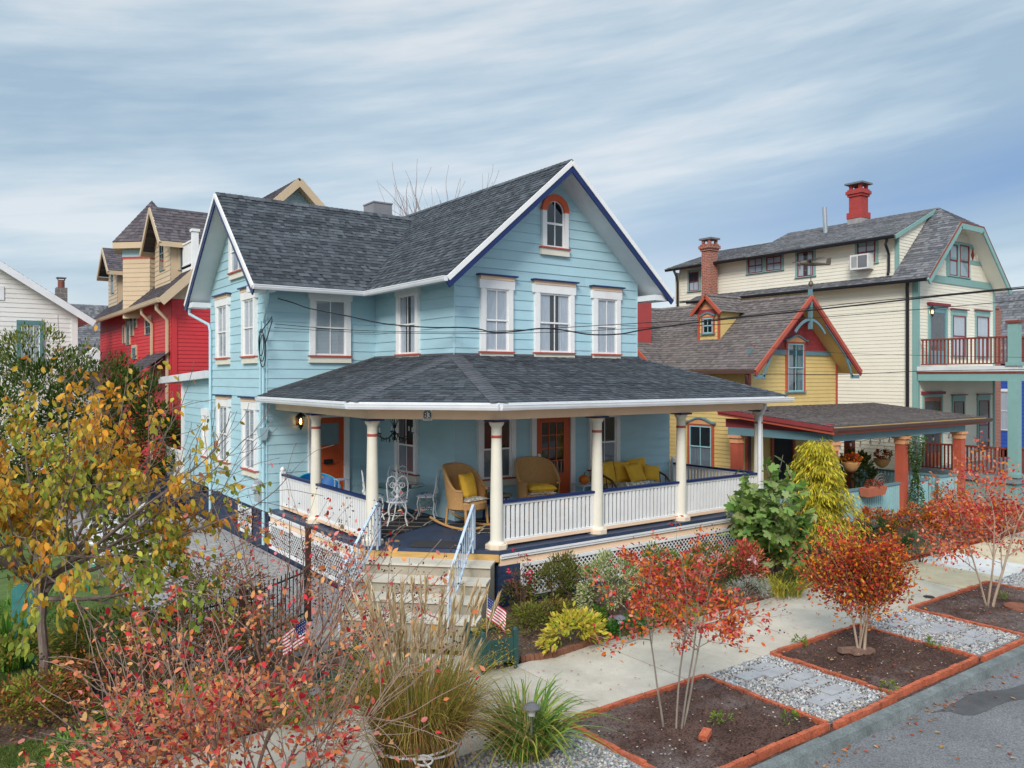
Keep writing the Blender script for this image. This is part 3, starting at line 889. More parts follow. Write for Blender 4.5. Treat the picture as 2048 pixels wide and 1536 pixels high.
def fish_scales(mb, F, poly, row=.14, w=.15, d=.012, z0=None, m=0, c=None):
    zmin = min(p[1] for p in poly) if z0 is None else z0; zmax = max(p[1] for p in poly)
    k = 0; z = zmin
    while z < zmax:
        B = clip_band(poly, max(z + row * .3, min(p[1] for p in poly) + .001), z + row)
        if len(B) > 2:
            a0, a1 = min(p[0] for p in B), max(p[0] for p in B)
            a = a0 + (w / 2 if k % 2 else 0)
            while a + w <= a1 + .01:
                e = d * (1 + .0)
                pts = [(a + .008, z + row * 1.25), (a + .008, z + row * .45)] + [(a + w / 2 + (w / 2 - .008) * cos(t), z + row * .45 + row * .42 * sin(t)) for t in [pi + pi * i / 6 for i in range(1, 6)]] + [(a + w - .008, z + row * .45), (a + w - .008, z + row * 1.25)]
                mb.face([F.p(q[0], .004 + d * (z + row * 1.3 - q[1]) / row, q[1]) for q in pts], m, c)
                a += w
        z += row; k += 1

# ---------------------------------------------------------------- yellow cottage
YH = thing('yellow_cottage', 'mustard yellow cottage with maroon scale gable, brown shingle roof, small dormer and open front porch', 'house', (22.5, 17, 0))
yx0, yx1, yyf = 20.17, 24.93, 15.5
F_YF = Frame((yx0, yyf, 0), (1, 0, 0), (0, -1, 0))
F_YL = Frame((yx0, yyf, 0), (0, 1, 0), (-1, 0, 0))
F_YR = Frame((yx1, yyf, 0), (0, 1, 0), (1, 0, 0))
yrx, yrz, ysl = 22.48, 6.84, .841
yz = lambda x: yrz - ysl * abs(x - yrx)
yw = yx1 - yx0
mb = MB()
_, zb = F_YF.hit(1640, 706)
zb = 5.0
wall(mb, F_YF, [(0, .3), (yw, .3), (yw, yz(yx1) - .1), (yw, zb), (0, zb), (0, yz(yx0) - .1)], exp=.125, t=.014, start=.3) if False else None
wall(mb, F_YF, [(0, .3), (yw, .3), (yw, 4.75), (yw - .2, zb), (.2, zb), (0, 4.75)], exp=.125, t=.014, start=.3)
wall(mb, F_YL, [(0, .3), (9, .3), (9, 4.75), (0, 4.75)], exp=.125, t=.014, start=.3)
wall(mb, F_YR, [(0, .3), (9, .3), (9, 4.75), (0, 4.75)], exp=.125, t=.014, start=.3)
mb.face([(yx0, 24.5, .3), (yx1, 24.5, .3), (yx1, 24.5, 4.8), (yrx, 24.5, 6.7), (yx0, 24.5, 4.8)])
mb.build('wall', M_YEL, YH)
mb = MB()
gp = [(.2, zb), (yw - .2, zb), (yrx - yx0, yz(yrx) - .12)]
mb.face([F_YF.p(a, .002, z) for a, z in gp]); fish_scales(mb, F_YF, gp, .15, .16)
mb.build('gable_scales', M_SCALE, YH)
mb = MB(); mb.fbox(F_YF, .0, yw, 0, .05, zb - .06, zb + .09); mb.build('belt_board', M_TEAL, YH)
for F_, a in ((F_YF, 0), (F_YF, yw - .1)):
    mb = MB(); mb.fbox(F_, a, a + .1, 0, .03, .3, 4.9); mb.build('corner_board', M_TERRA, YH)
mb = MB(); mb.fbox(F_YL, 0, .1, 0, .03, .3, 4.5); mb.build('corner_board', M_TERRA, YH)
yov, ye0, ye1 = 14.86, 19.65, 25.31
ycy, ycx = 21.4, 19.37           # cross gable ridge line and its end
p1 = [(yrx, yov, yrz), (yrx, ycy, yrz), (yrx - (yrx - ye0), ycy - (yrx - ye0), yz(ye0)), (ye0, yov, yz(ye0))]
p2 = [(yrx, yov, yrz), (yrx, 24.8, yrz), (ye1, 24.8, yz(ye1)), (ye1, yov, yz(ye1))]
yb = ycy - (yrx - ye0)
p3 = [(yrx, ycy, yrz), (ycx, ycy, yrz), (ycx, yb, yz(ye0)), (ye0, yb, yz(ye0))]
yb2 = ycy + (yrx - ye0)
p4 = [(yrx, ycy, yrz), (ycx, ycy, yrz), (ycx, yb2, yz(ye0)), (ye0, yb2, yz(ye0))]
mb = MB()
for p in (p1, p2, p3, p4): roof_plane(mb, p, .125, .012, SH_BROWN)
cap_run(mb, (yrx, yov, yrz), (yrx, 24.6, yrz), .13, .2, SH_BROWN, .7); cap_run(mb, (ycx, ycy, yrz), (yrx, ycy, yrz), .13, .2, SH_BROWN, .7)
yrf = mb.build('roof', M_SHB, YH)
mb = MB()
for p in (p1, p2, p3, p4): slab(mb, p, .12)
mb.build('soffit', M_YEL, YH)
# cross gable wall, red rake
mb = MB(); F_YC = Frame((ycx + .45, yb + .5, 0), (0, 1, 0), (-1, 0, 0))
hwid = ycy - yb - .5
mb.face([F_YC.p(0, 0, .3), F_YC.p(2 * hwid, 0, .3), F_YC.p(2 * hwid, 0, yz(ye0) + .4), F_YC.p(hwid, 0, yrz - .12), F_YC.p(0, 0, yz(ye0) + .4)])
mb.face([F_YC.p(0, 0, .3), F_YC.p(0, -1, .3), F_YC.p(0, -1, yz(ye0) + .4), F_YC.p(0, 0, yz(ye0) + .4)])
mb.build('side_gable_wall', M_SCALE, YH)
def rake2(p, q, o, parent, w1, c1, w2, c2):
    p, q, o = Vector(p), Vector(q), Vector(o)
    a = MB(); a.bar(p + o - ZUP * .07, q + o - ZUP * .07, .05, w1); a.build('rake_board', c1, parent)
    a = MB(); a.bar(p - ZUP * (.07 + w1 * .75) + o * .3, q - ZUP * (.07 + w1 * .75) + o * .3, .04, w2); a.build('rake_trim', c2, parent)
for xe_ in (ye0, ye1): rake2((yrx, yov, yrz), (xe_, yov, yz(xe_)), (0, -.02 - .004 * (xe_ > 22), 0), YH, .12, M_TERRA, .09, M_SCALE)
for y_ in (yb, yb2): rake2((ycx, ycy, yrz), (ycx, y_, yz(ye0)), (-.02, 0, 0), YH, .12, M_TERRA, .09, M_TEAL)
# gable bargeboard bracing (king post, arched braces, end brackets)
mb = MB()
yy = yov + .04
K = Vector((yrx, yy, 0))
mb.bar((yrx, yy, 7.02), (yrx, yy, 5.75), .06, .13, up=Vector((0, 1, 0)))
for s in (-1, 1):
    pts = [Vector((yrx + s * (.05 + .75 * t), yy, 6.05 - .05 * t - .62 * t * t * .6)) for t in [i / 6 for i in range(7)]]
    for i in range(6): mb.bar(pts[i], pts[i + 1], .04, .08)
    A = Vector((yrx + s * .85, yy, yz(yrx + s * .85) - .2)); B_ = Vector((yrx + s * 2.35, yy, yz(yrx + s * 2.35) - .22))
    mb.bar(A, B_, .04, .09)
    c0, c1, c2 = Vector((yrx + s * 2.3, yy, yz(yrx + 2.3) - .25)), Vector((yrx + s * 2.2, yy, yz(yrx + 2.3) - .75)), Vector((yrx + s * 2.78, yy, yz(yrx + 2.78) - .22))
    B0 = Vector((yrx + s * 2.0, yy, yz(yrx + 2.0) - .25))
    E0 = Vector((yrx + s * 2.5, yy, yz(ye0) - .22))
    mb.bar(B0, E0 - Vector((s * .12, 0, 0)), .04, .07); mb.bar(E0 - Vector((s * .2, 0, 0)), E0 + Vector((s * .28, 0, .0)), .04, .12)
mb.build('gable_brace', M_TEAL, YH)
# finial ball
mb = MB(); mb.lathe((yrx, yov + .02, yrz), [(.02, 0), (.02, .25), (.07, .29), (.08, .34), (.06, .40), (.015, .44), (.012, .95)], 10); mb.build('finial', mat('bronze', (.16, .13, .10), .4, .1, metal=.6), YH, True)
# windows
WY = dict(case=M_TERRA, sash=M_AQUA, frieze=M_ORNG, cap=M_TEAL, sill=M_TEAL, apron=M_YEL)
def peaked_cap(F, a0, a1, z, parent, d=.12, h=.18, side=.08, mc=None, mo=None):
    m = (a0 + a1) / 2
    mb = MB(); n = 12
    P = []
    for i in range(n + 1):
        t = i / n * 2 - 1
        P.append((m + t * ((a1 - a0) / 2 + side), z + h * (.5 * (1 + cos(pi * t)) if abs(t) < 1 else 0) * .9 + .02))
    for i in range(n): mb.hexa([F.p(P[i][0], .0, P[i][1]), F.p(P[i][0], d, P[i][1]), F.p(P[i + 1][0], d, P[i + 1][1]), F.p(P[i + 1][0], 0, P[i + 1][1])] + [F.p(P[i][0], .0, P[i][1] + .05), F.p(P[i][0], d, P[i][1] + .05), F.p(P[i + 1][0], d, P[i + 1][1] + .05), F.p(P[i + 1][0], 0, P[i + 1][1] + .05)])
    mb.build('cap', mc or M_TEAL, parent)
    mb = MB(); mb.extrude([F.p(a, .0, zz) for a, zz in [(P[1][0], z)] + P[1:-1] + [(P[-2][0], z)]], F.n * (d - .04)); mb.build('frieze', mo or M_ORNG, parent)
def ywin(F, l, r, top, bot, parent=YH, **k):
    a0, a1 = sorted((F.hit(l)[0], F.hit(r)[0])); _, zt = F.hit((l + r) / 2, top); _, zs = F.hit((l + r) / 2, bot)
    w_ = sash_window(parent, F, a0, a1, zs, zt, WY, cap=False, cw=.09, hd=.06, ear=.0, d_case=.06, blind=k.pop('blind', 'parted'), sillh=.02, glass=M_GLASSD, **k)
    peaked_cap(F, a0, a1, zt, w_)
    return w_
ywin(F_YF, 1570, 1608, 684, 783)
ywin(F_YL, 1377, 1429, 848, 934, blind='half')
# dormer on the left slope
NY = Vector((-ysl, 0, 1)).normalized()
c1 = on_plane(1440, 679, (yrx, 15, yrz), NY); c2 = on_plane(1397, 679, (yrx, 15, yrz), NY)
dx = (c1.x + c2.x) / 2; dy0, dy1 = c1.y, c2.y; dz = min(c1.z, c2.z)
de = dz + (.62 / .88) * 1.42; dp = de + .5 * (dy1 - dy0) * .95
F_D = Frame((dx, dy0, 0), (0, 1, 0), (-1, 0, 0)); dw = dy1 - dy0
mb = MB()
wall(mb, F_D, [(0, dz - .1), (dw, dz - .1), (dw, de), (0, de)], exp=.125, t=.012, start=dz)
xb = yrx - (yrz - de) / ysl
for y_ in (dy0, dy1): mb.face([(dx, y_, dz - .15), (dx, y_, de), (xb, y_, de)])
dm = mb.build('dormer', M_YEL, YH)
mb = MB()
gp2 = [(0, de), (dw, de), (dw / 2, dp)]
mb.extrude([F_D.p(a, 0, z) for a, z in gp2], F_D.n * .01); fish_scales(mb, F_D, gp2, .11, .11, .012)
mb.build('gable_scales', M_ORNG, dm)
mb = MB(); mb.fbox(F_D, -.02, dw + .02, .0, .04, de - .13, de + .02); mb.build('belt_board', M_SCALE, dm)
for a in (0, dw - .09):
    mb = MB(); mb.fbox(F_D, a, a + .09, 0, .04, dz - .05, de - .13); mb.build('corner_board', M_TERRA, dm)
a0, a1 = dw * .3, dw * .74
w_ = sash_window(YH, F_D, a0 - .06, a1 + .06, dz + .22, de - .22, WY, cap=False, cw=.06, hd=.05, ear=0, d_case=.05, sillh=.02, glass=M_GLASSD, blind=None, munt=1)
peaked_cap(F_D, a0 - .06, a1 + .06, de - .22, w_, .09, .09, .05)
mb = MB(); ov = .16
xr = yrx - .05
ym = (dy0 + dy1) / 2
ez_ = de - .1
for (y_, s) in ((dy0 - ov, 1), (dy1 + ov, -1)):
    hb = yrx - (yrz - ez_) / ysl
    roof_plane(mb, [(dx - .18, ym, dp + .06), (xr, ym, dp + .06), (hb, y_, ez_), (dx - .18, y_, ez_)], .125, .012, SH_BROWN)
cap_run(mb, (dx - .18, ym, dp + .06), (xr, ym, dp + .06), .1, .2, SH_BROWN, .7)
mb.build('dormer_roof', M_SHB, dm)
for y_ in (dy0 - ov, dy1 + ov):
    mb = MB(); mb.bar((dx - .19, ym, dp), (dx - .19, y_, ez_ - .06), .05, .11); mb.build('rake_board', M_TERRA, dm)
# painted chimney by the cross gable
NC = Vector((0, -ysl, 1)).normalized()
q = on_plane(1303, 686, (yrx, ycy, yrz), NC)
mb = MB(); mb.box(q.x - .75, q.x, q.y, q.y + .7, q.z - .3, 4.23 + 166 / FPX * (q.x * SN + q.y * CS)); mb.build('chimney', mat('painted_red_stucco', (.40, .062, .062), .7, .1, 5, bump=.3, dirt=.15), YH)
# eave gutter
gutter('gutter', [(ye0, 24.5, yz(ye0) - .02), (ye0, yov, yz(ye0) - .02)][::-1], YH, mat('brown_gutter', (.10, .055, .05), .4))
spout('downspout', [Vector((ye0 + .05, 15.2, 4.3)), Vector((ye0 + .1, 15.2, 4.1)), Vector((yx0 - .06, 15.35, 3.8)), Vector((yx0 - .06, 15.4, 3.4)), Vector((yx0 - .06, 15.4, .4))], YH, MATS['brown_gutter'], .045)
# porch
px0, px1, pyf, pyb = 18.75, 27.3, 11.75, 15.5
pe, pw_ = 2.94, 3.22 + .06
pw_ = 3.3
mb = MB(); roof_plane(mb, [(px0, pyf, pe), (px1, pyf, pe), (px1, pyb, pw_), (px0, pyb, pw_)], .125, .012, SH_BROWN); mb.build('porch_roof', M_SHB, YH)
mb = MB(); slab(mb, [(px0, pyf, pe), (px1, pyf, pe), (px1, pyb, pw_), (px0, pyb, pw_)], .1); mb.build('porch_ceiling', M_YEL, YH)
mb = MB(); mb.bar((px0 - .02, pyf, pe - .06), (px0 - .02, pyb, pw_ - .06), .05, .11); mb.build('porch_fascia', M_TERRAD, YH)
mb = MB(); mb.bar((px0 + .02, pyf, pe - .16), (px0 + .02, pyb, pw_ - .16), .05, .08); mb.build('porch_trim', M_TERRA, YH)
mb = MB(); mb.bar((px0, pyf + .03, pe - .17), (px1, pyf + .03, pe - .17), .05, .07); mb.build('porch_trim', M_TERRA, YH)
gutter('gutter', [(px0, pyf, pe - .03), (px1 + .2, pyf, pe - .03)], YH, MATS['brown_gutter'])
cy = 12.02
ycols = [(19.05, cy), (22.6, cy), (26.05, cy), (19.05, 15.05)]
mb = MB(); mb.box(19.0, 26.25, cy - .09, cy + .09, 2.53, 2.75); mb.build('porch_beam', M_TEAL, YH)
mb = MB(); mb.box(18.96, 19.14, cy + .09, 15.3, 2.53, 2.75); mb.build('porch_beam', M_TEAL, YH)
mb = MB(); mb.box(18.98, 19.12, cy - .05, 15.4, 2.751, 3.0); mb.build('beam_board', M_TERRAD, YH)
mb = MB(); mb.box(19.14, 26.25, cy - .05, cy + .05, 2.751, 2.86); mb.build('beam_board', M_TERRAD, YH)
for (x, y) in ycols + [(25.2, 15.2)]:
    mb = MB(); mb.box(x - .13, x + .13, y - .13, y + .13, .28, 2.3); mb.box(x - .16, x + .16, y - .16, y + .16, .28, .42)
    c_ = mb.build('column', M_TERRA, YH)
    mb = MB(); mb.box(x - .15, x + .15, y - .15, y + .15, 2.3, 2.45); mb.box(x - .19, x + .19, y - .19, y + .19, 2.45, 2.528); mb.build('capital', M_ORNG, c_)
mb = MB(); mb.box(18.85, 27, 11.85, 15.48, .1, .28); mb.build('porch_floor', M_TEAL, YH)
def rail_flat(parent, p, q, z, h, mr, mbal, pitch=.1, w=.05, name='railing'):
    p, q = Vector((*p, 0)), Vector((*q, 0)); L = (q - p).length
    F = Frame(p, q - p, Vector((-(q - p).y, (q - p).x, 0)))
    mb = MB(); n = max(3, round(L / pitch))
    for i in range(n): a = (i + .5) / n * L; mb.fbox(F, a - w / 2, a + w / 2, -.016, .016, z + .1, z + h - .06)
    mb.fbox(F, 0, L, -.025, .025, z + .06, z + .1)
    r = mb.build(name, mbal, parent)
    mb = MB(); mb.fbox(F, 0, L, -.045, .045, z + h - .06, z + h); mb.build('handrail', mr, r)
for (p, q_) in (((19.18, cy), (22.47, cy)), ((22.73, cy), (24.1, cy)), ((24.9, 12.1), (25.9, cy)), ((19.05, 12.2), (19.05, 14.9)), ((25.2, 12.2), (25.2, 15.0))):
    rail_flat(YH, p, q_, .28, .93, M_TEAL, M_AQUA, .115, .085)
mb = MB(); mb.fbox(F_YF, 1.2, 2.2, 0, .02, .3, 2.35); mb.build('door', M_DARKIN, YH)
mb = MB(); mb.fbox(F_YF, 2.2, 2.32, 0, .06, .3, 2.45); mb.fbox(F_YF, 1.08, 1.2, 0, .06, .3, 2.45); mb.fbox(F_YF, 1.2, 2.2, 0, .06, 2.35, 2.45); mb.build('door_casing', M_TERRA, YH)

# ---------------------------------------------------------------- cream house
CH = thing('cream_house', 'tall cream clapboard house with teal trim, clipped gable, long shed dormer and red porch balustrades', 'house', (31, 19, 0))
M_CRM = mat('cream_clapboard_paint', CR, .55, .04, 1.5, bump=.1)
M_CTEAL = mat('sea_green_trim_paint', (.21, .37, .35), .5, .06, 3)
M_CRED = mat('burgundy_sash_paint', (.20, .018, .028), .45, .1, 3)
M_BROWNR = mat('redbrown_rail_stain', (.20, .045, .03), .5, .15, 4)
M_SHG = mat('grey_shingles', (.1, .1, .1), .9, .15, 8, bump=.5, bscale=140, vc=True, fine=.12, bdist=.004)
cx0, cx1, cyf = 28.5, 34.6, 14.6
F_CF = Frame((cx0, cyf, 0), (1, 0, 0), (0, -1, 0)); F_CL = Frame((cx0, cyf, 0), (0, 1, 0), (-1, 0, 0))
cw_ = cx1 - cx0
mb = MB()
wall(mb, F_CF, [(0, .9), (cw_, .9), (cw_, 7.75), (0, 7.75)], .118, .014, .9)
wall(mb, F_CF, [(0, 7.75), (cw_, 7.75), (3.75, 10.0), (2.1, 10.0)], .118, .006, 7.75)
wall(mb, F_CL, [(0, .6), (11.5, .6), (11.5, 7.7), (0, 7.7)], .135, .014, .6)
F_CD = Frame((28.78, 15.4, 0), (0, 1, 0), (-1, 0, 0))
wall(mb, F_CD, [(0, 7.85), (10.7, 7.85), (10.7, 9.4), (0, 9.4)], .135, .014, 7.85)
F_CC = Frame((28.78, 15.4, 0), (1, 0, 0), (0, -1, 0))
wall(mb, F_CC, [(0, 7.9), (.2, 7.9), (2.2, 10.35), (0, 9.45)], .118, .014, 7.9)
mb.face([(cx1, cyf, .9), (cx1, 26, .9), (cx1, 26, 7.7), (cx1, cyf, 7.7)]); mb.face([(cx0, 26.1, .6), (cx1, 26.1, .6), (cx1, 26.1, 9), (cx0, 26.1, 9.2)])
mb.build('wall', M_CRM, CH)
mb = MB(); mb.box(cx0 + .05, cx1 - .05, cyf + .05, 26, -.1, .95); mb.build('foundation', mat('grey_foundation', (.2, .2, .2), .8), CH)
rx_, rz_, oy_ = 31.35, 10.75, 14.0
ex_, ez2 = 28.1, 7.7
zc_ = lambda x: ez2 + (x - ex_) * (rz_ - ez2) / (rx_ - ex_)
TLx = rx_ - .88; TRx = rx_ + .88; tz = zc_(TLx)
mb = MB()
roof_plane(mb, [(rx_, 15.2, rz_), (TLx, oy_, tz), (ex_, oy_, ez2), (ex_, 15.4, ez2), (rx_, 15.42, rz_)], .14, .012, SH_GREY)
roof_plane(mb, [(rx_, 15.2, rz_), (TLx, oy_, tz), (TRx, oy_, tz)], .14, .012, SH_GREY)
roof_plane(mb, [(rx_, 15.2, rz_), (rx_, 21.9, rz_), (2 * rx_ - ex_, 21.9, ez2), (2 * rx_ - ex_, oy_, ez2), (TRx, oy_, tz)], .14, .012, SH_GREY)
roof_plane(mb, [(rx_, 15.3, rz_), (rx_, 21.9, rz_), (28.3, 21.9, 9.42), (28.3, 15.3, 9.42)], .14, .012, SH_GREY)
roof_plane(mb, [(rx_, 21.9, 10.45), (rx_, 26.0, 10.45), (28.3, 26.5, 9.4), (28.3, 21.9, 9.4)], .14, .012, SH_GREY)
roof_plane(mb, [(28.78, 15.4, 7.99), (28.78, 25.0, 7.99), (ex_, 25.0, ez2), (ex_, 15.4, ez2)], .14, .012, SH_GREY)
cap_run(mb, (rx_, 15.2, rz_), (rx_, 21.8, rz_), .13, .2, SH_GREY, .6)
mb.build('roof', M_SHG, CH)
mb = MB()
slab(mb, [(rx_, 15.2, rz_), (TLx, oy_, tz), (ex_, oy_, ez2), (ex_, 15.4, ez2), (rx_, 15.42, rz_)], .1)
slab(mb, [(rx_, 15.2, rz_), (TLx, oy_, tz), (TRx, oy_, tz)], .1)
slab(mb, [(rx_, 15.2, rz_), (rx_, 21.9, rz_), (2 * rx_ - ex_, 21.9, ez2), (2 * rx_ - ex_, oy_, ez2), (TRx, oy_, tz)], .1)
slab(mb, [(rx_, 15.3, rz_), (rx_, 21.9, rz_), (28.3, 21.9, 9.42), (28.3, 15.3, 9.42)], .1)
slab(mb, [(rx_, 21.9, 10.45), (rx_, 26.0, 10.45), (28.3, 26.5, 9.4), (28.3, 21.9, 9.4)], .1)
slab(mb, [(28.78, 15.4, 7.99), (28.78, 25.0, 7.99), (ex_, 25.0, ez2), (ex_, 15.4, ez2)], .1)
mb.extrude([(2 * rx_ - .0, 0, 0), (2 * rx_, .01, 0), (2 * rx_, 0, .01)], (0, 0, .001)) if False else None
mb.build('soffit', M_CRM, CH)
# right-hand dormer seen past the gable
mb = MB(); roof_plane(mb, [(rx_, 15.3, rz_), (rx_, 21.8, rz_), (34.6, 21.8, 9.3), (34.6, 15.3, 9.3)], .14, .012, SH_GREY); mb.build('dormer_roof', M_SHG, CH)
mb = MB(); slab(mb, [(rx_, 15.3, rz_), (rx_, 21.8, rz_), (34.6, 21.8, 9.3), (34.6, 15.3, 9.3)], .12); mb.build('dormer_soffit', M_CRM, CH)
for (p, q_) in (((TLx, oy_, tz), (ex_, oy_, ez2)), ((TRx, oy_, tz), (2 * rx_ - ex_, oy_, ez2)), ((TLx, oy_, tz), (TRx, oy_, tz))):
    p, q_ = Vector(p), Vector(q_)
    mb = MB(); mb.bar(p - ZUP * .14 - V3(0, .02, 0), q_ - ZUP * .14 - V3(0, .02, 0), .05, .22); mb.build('rake_board', M_CTEAL, CH)
    mb = MB(); mb.bar(p - ZUP * .02 - V3(0, .03, 0), q_ - ZUP * .02 - V3(0, .03, 0), .04, .05); mb.build('rake_trim', M_BROWNR, CH)
mb = MB(); mb.bar((28.3, 15.28, 9.33), (rx_, 15.28, rz_ - .08), .04, .14); mb.build('rake_board', M_CTEAL, CH)
mb = MB(); mb.fbox(F_CF, .0, cw_, 0, .05, 7.72, 7.98); mb.build('belt_board', M_CTEAL, CH)
for (F_, a, z0, z1) in ((F_CF, 0, .9, 7.72), (F_CL, 0, .6, 7.65), (F_CD, 0, 7.9, 9.35), (F_CF, cw_ - .14, .9, 7.72)):
    mb = MB(); mb.fbox(F_, a, a + .15, 0, .035, z0, z1); mb.build('corner_board', M_CTEAL, CH)
# scales and diamonds in the gable
mb = MB()
for poly in ([(.55, 7.98), (cw_ - .55, 7.98), (cw_ - 1.2, 8.6), (1.2, 8.6)], [(1.9, 9.35), (cw_ - 1.9, 9.35), (cw_ - 2.3, 9.85), (2.3, 9.85)]):
    mb.face([F_CF.p(a, .012, z) for a, z in poly]); fish_scales(mb, F_CF, poly, .16, .17, .014)
mb.build('gable_scales', M_CRM, CH)
mb = MB(); mb.fbox(F_CF, 1.05, cw_ - 1.05, 0, .03, 8.6, 8.76); mb.fbox(F_CF, 1.6, cw_ - 1.6, 0, .03, 9.2, 9.36); mb.fbox(F_CF, cw_ / 2 - .95, cw_ / 2 + .95, 0, .028, 7.98, 9.3); mb.build('gable_trim', M_CTEAL, CH)
for i, a in enumerate((.55, .78, cw_ - 1.9, cw_ - 1.55, cw_ - 1.2)):
    c_ = (M_BROWNR, M_BROWNR, M_CRED, M_CRM, M_ORNG)[i]
    aa = 1.3 + i * .28 if i < 2 else a
    mb = MB(); mb.extrude([F_CF.p(aa - .12, .02, 8.98), F_CF.p(aa, .02, 8.76), F_CF.p(aa + .12, .02, 8.98), F_CF.p(aa, .02, 9.2)], F_CF.n * .02); mb.build('diamond', c_, CH)
WC = dict(case=M_CTEAL, sash=M_CRED, frieze=M_CTEAL, cap=M_CRED, sill=M_CTEAL, apron=M_CTEAL)
def cwin(F, l, r, top, bot, cap=False, blind='curtain', **k):
    a0, a1 = sorted((F.hit(l)[0], F.hit(r)[0])); _, zt = F.hit((l + r) / 2, top); _, zs = F.hit((l + r) / 2, bot)
    return sash_window(CH, F, a0, a1, zs, zt, WC, cap=cap, cw=k.pop('cw', .1), hd=.1, ear=0, d_case=.05, blind=blind, sillh=.02, **k)
cwin(F_CD, 1711, 1757, 476, 527, blind='blind'); cwin(F_CD, 1592, 1632, 499, 553, blind='parted')
cwin(F_CD, 1494, 1530, 512, 546); cwin(F_CD, 1530, 1568, 508, 541); cwin(F_CD, 1376, 1402, 540, 582, blind='half')
cwin(F_CF, 1894, 1915, 484, 552, cap=False, munt=0); cwin(F_CF, 1915, 1938, 486, 555, cap=False, munt=0)
def cwin2(l, r, zs, zt, **k):
    a0, a1 = F_CF.hit(l)[0], F_CF.hit(r)[0]
    return sash_window(CH, F_CF, a0, a1, zs, zt, WC, cap=True, cw=.1, hd=.14, ear=.02, d_case=.05, sillh=.02, **k)
cwin2(1901, 1931, 5.0, 6.7, munt=0); cwin2(1949, 1977, 5.0, 6.75, munt=0)
cwin2(1903, 1928, 1.35, 3.45, munt=0, glass=M_GLASSD); cwin2(1953, 1978, 1.35, 3.45, munt=0, glass=M_GLASSD)
def cdoor(l, r, z0, z1, mm):
    a0, a1 = F_CF.hit(l)[0], F_CF.hit(r)[0]
    mb = MB(); mb.fbox(F_CF, a0, a0 + .1, 0, .06, z0, z1); mb.fbox(F_CF, a1 - .1, a1, 0, .06, z0, z1); mb.fbox(F_CF, a0 + .1, a1 - .1, 0, .06, z1 - .1, z1); cs = mb.build('door_casing', M_CTEAL, CH)
    mb = MB(); mb.fbox(F_CF, a0 - .05, a1 + .05, 0, .14, z1, z1 + .1); mb.build('cap', M_CRED, cs)
    a0 += .1; a1 -= .1
    mb = MB(); mb.fbox(F_CF, a0, a0 + .1, .0, .035, z0, z1 - .1); mb.fbox(F_CF, a1 - .1, a1, .0, .035, z0, z1 - .1); mb.fbox(F_CF, a0 + .1, a1 - .1, 0, .034, z0, z0 + .5); mb.fbox(F_CF, a0 + .1, a1 - .1, 0, .034, z1 - .25, z1 - .1)
    d_ = mb.build('door', mm, CH)
    mb = MB(); mb.face([F_CF.p(a0 + .1, .02, z0 + .5), F_CF.p(a1 - .1, .02, z0 + .5), F_CF.p(a1 - .1, .02, z1 - .25), F_CF.p(a0 + .1, .02, z1 - .25)]); mb.build('pane', mat('dark_door_glass', (.05, .06, .07), .1, .3, 3, spec=.8), d_)
cdoor(1855, 1893, 4.7, 6.85, M_TEAL); cdoor(1843, 1883, .95, 3.6, mat('oak_door', (.26, .07, .025), .4, .15, 5))
# gutters
M_BGUT = mat('black_gutter', (.018, .018, .022), .35)
gutter('gutter', [(28.3, 15.3, 9.4), (28.3, 26.5, 9.36)][::-1], CH, M_BGUT); gutter('gutter', [(ex_, 25, ez2), (ex_, oy_ + .05, ez2)], CH, M_BGUT)
spout('downspout', [Vector((28.3, 15.6, 9.3)), Vector((28.3, 15.65, 9.1)), Vector((28.7, 15.75, 8.8)), Vector((28.7, 15.75, 8.2)), Vector((28.55, 15.7, 8.02))], CH, M_BGUT, .05)
spout('downspout', [Vector((28.15, 14.75, 7.6)), Vector((28.2, 14.8, 7.4)), Vector((28.42, 14.9, 7.1)), Vector((28.42, 14.9, .6))], CH, M_BGUT, .06)
spout('downspout', [Vector((28.3, 26.0, 9.25)), Vector((28.35, 25.9, 9.0)), Vector((28.44, 25.9, 8.7)), Vector((28.44, 25.9, 5))], CH, M_BGUT, .06)
# chimneys
yA = on_x(1401, 500, 28.2).y; yB_ = on_x(1435, 500, 28.2).y
mb = MB(); yA, yB_ = (yA + yB_) / 2 + .24, (yA + yB_) / 2 - .24; chimney(mb, 27.98, 28.5, yB_, yA, 3.5, on_x(1418, 478, 28.1).z + .02); ck = mb.build('chimney', M_BRICK, CH)
mb = MB(); zz = on_x(1418, 478, 28.1).z; mb.box(27.92, 28.56, yB_ - .1, yA + .1, zz - .03, zz + .05); mb.build('chimney_cap', mat('slate_cap', (.16, .16, .17), .7), ck)
yc = on_x(1717, 440, rx_).y; zt_ = on_x(1717, 368, rx_).z
mb = MB(); chimney(mb, rx_ - .27, rx_ + .27, yc - .27, yc + .27, 10.9, zt_); mb.box(rx_ - .34, rx_ + .34, yc - .34, yc + .34, 10.85, 11.1); ck = mb.build('chimney', mat('red_painted_brick', (.36, .05, .045), .7, .12, 5, bump=.6, bscale=14, bdist=.02), CH)
mb = MB(); mb.box(rx_ - .32, rx_ + .32, yc - .32, yc + .32, 10.2, 10.85); mb.build('flashing', mat('lead_flashing', (.30, .29, .29), .6, .2, 4), ck)
mb = MB(); mb.box(rx_ - .40, rx_ + .40, yc - .40, yc + .40, zt_ - .05, zt_ + .02); mb.build('chimney_cap', MATS['slate_cap'], ck)
vp = on_x(1652, 455, 30.3)
spout('vent_pipe', [Vector((30.3, vp.y, 10.0)), Vector((30.25, vp.y + .05, vp.z + .85))], CH, mat('galvanised_pipe', (.38, .42, .46), .35, .1, metal=.4), .09)
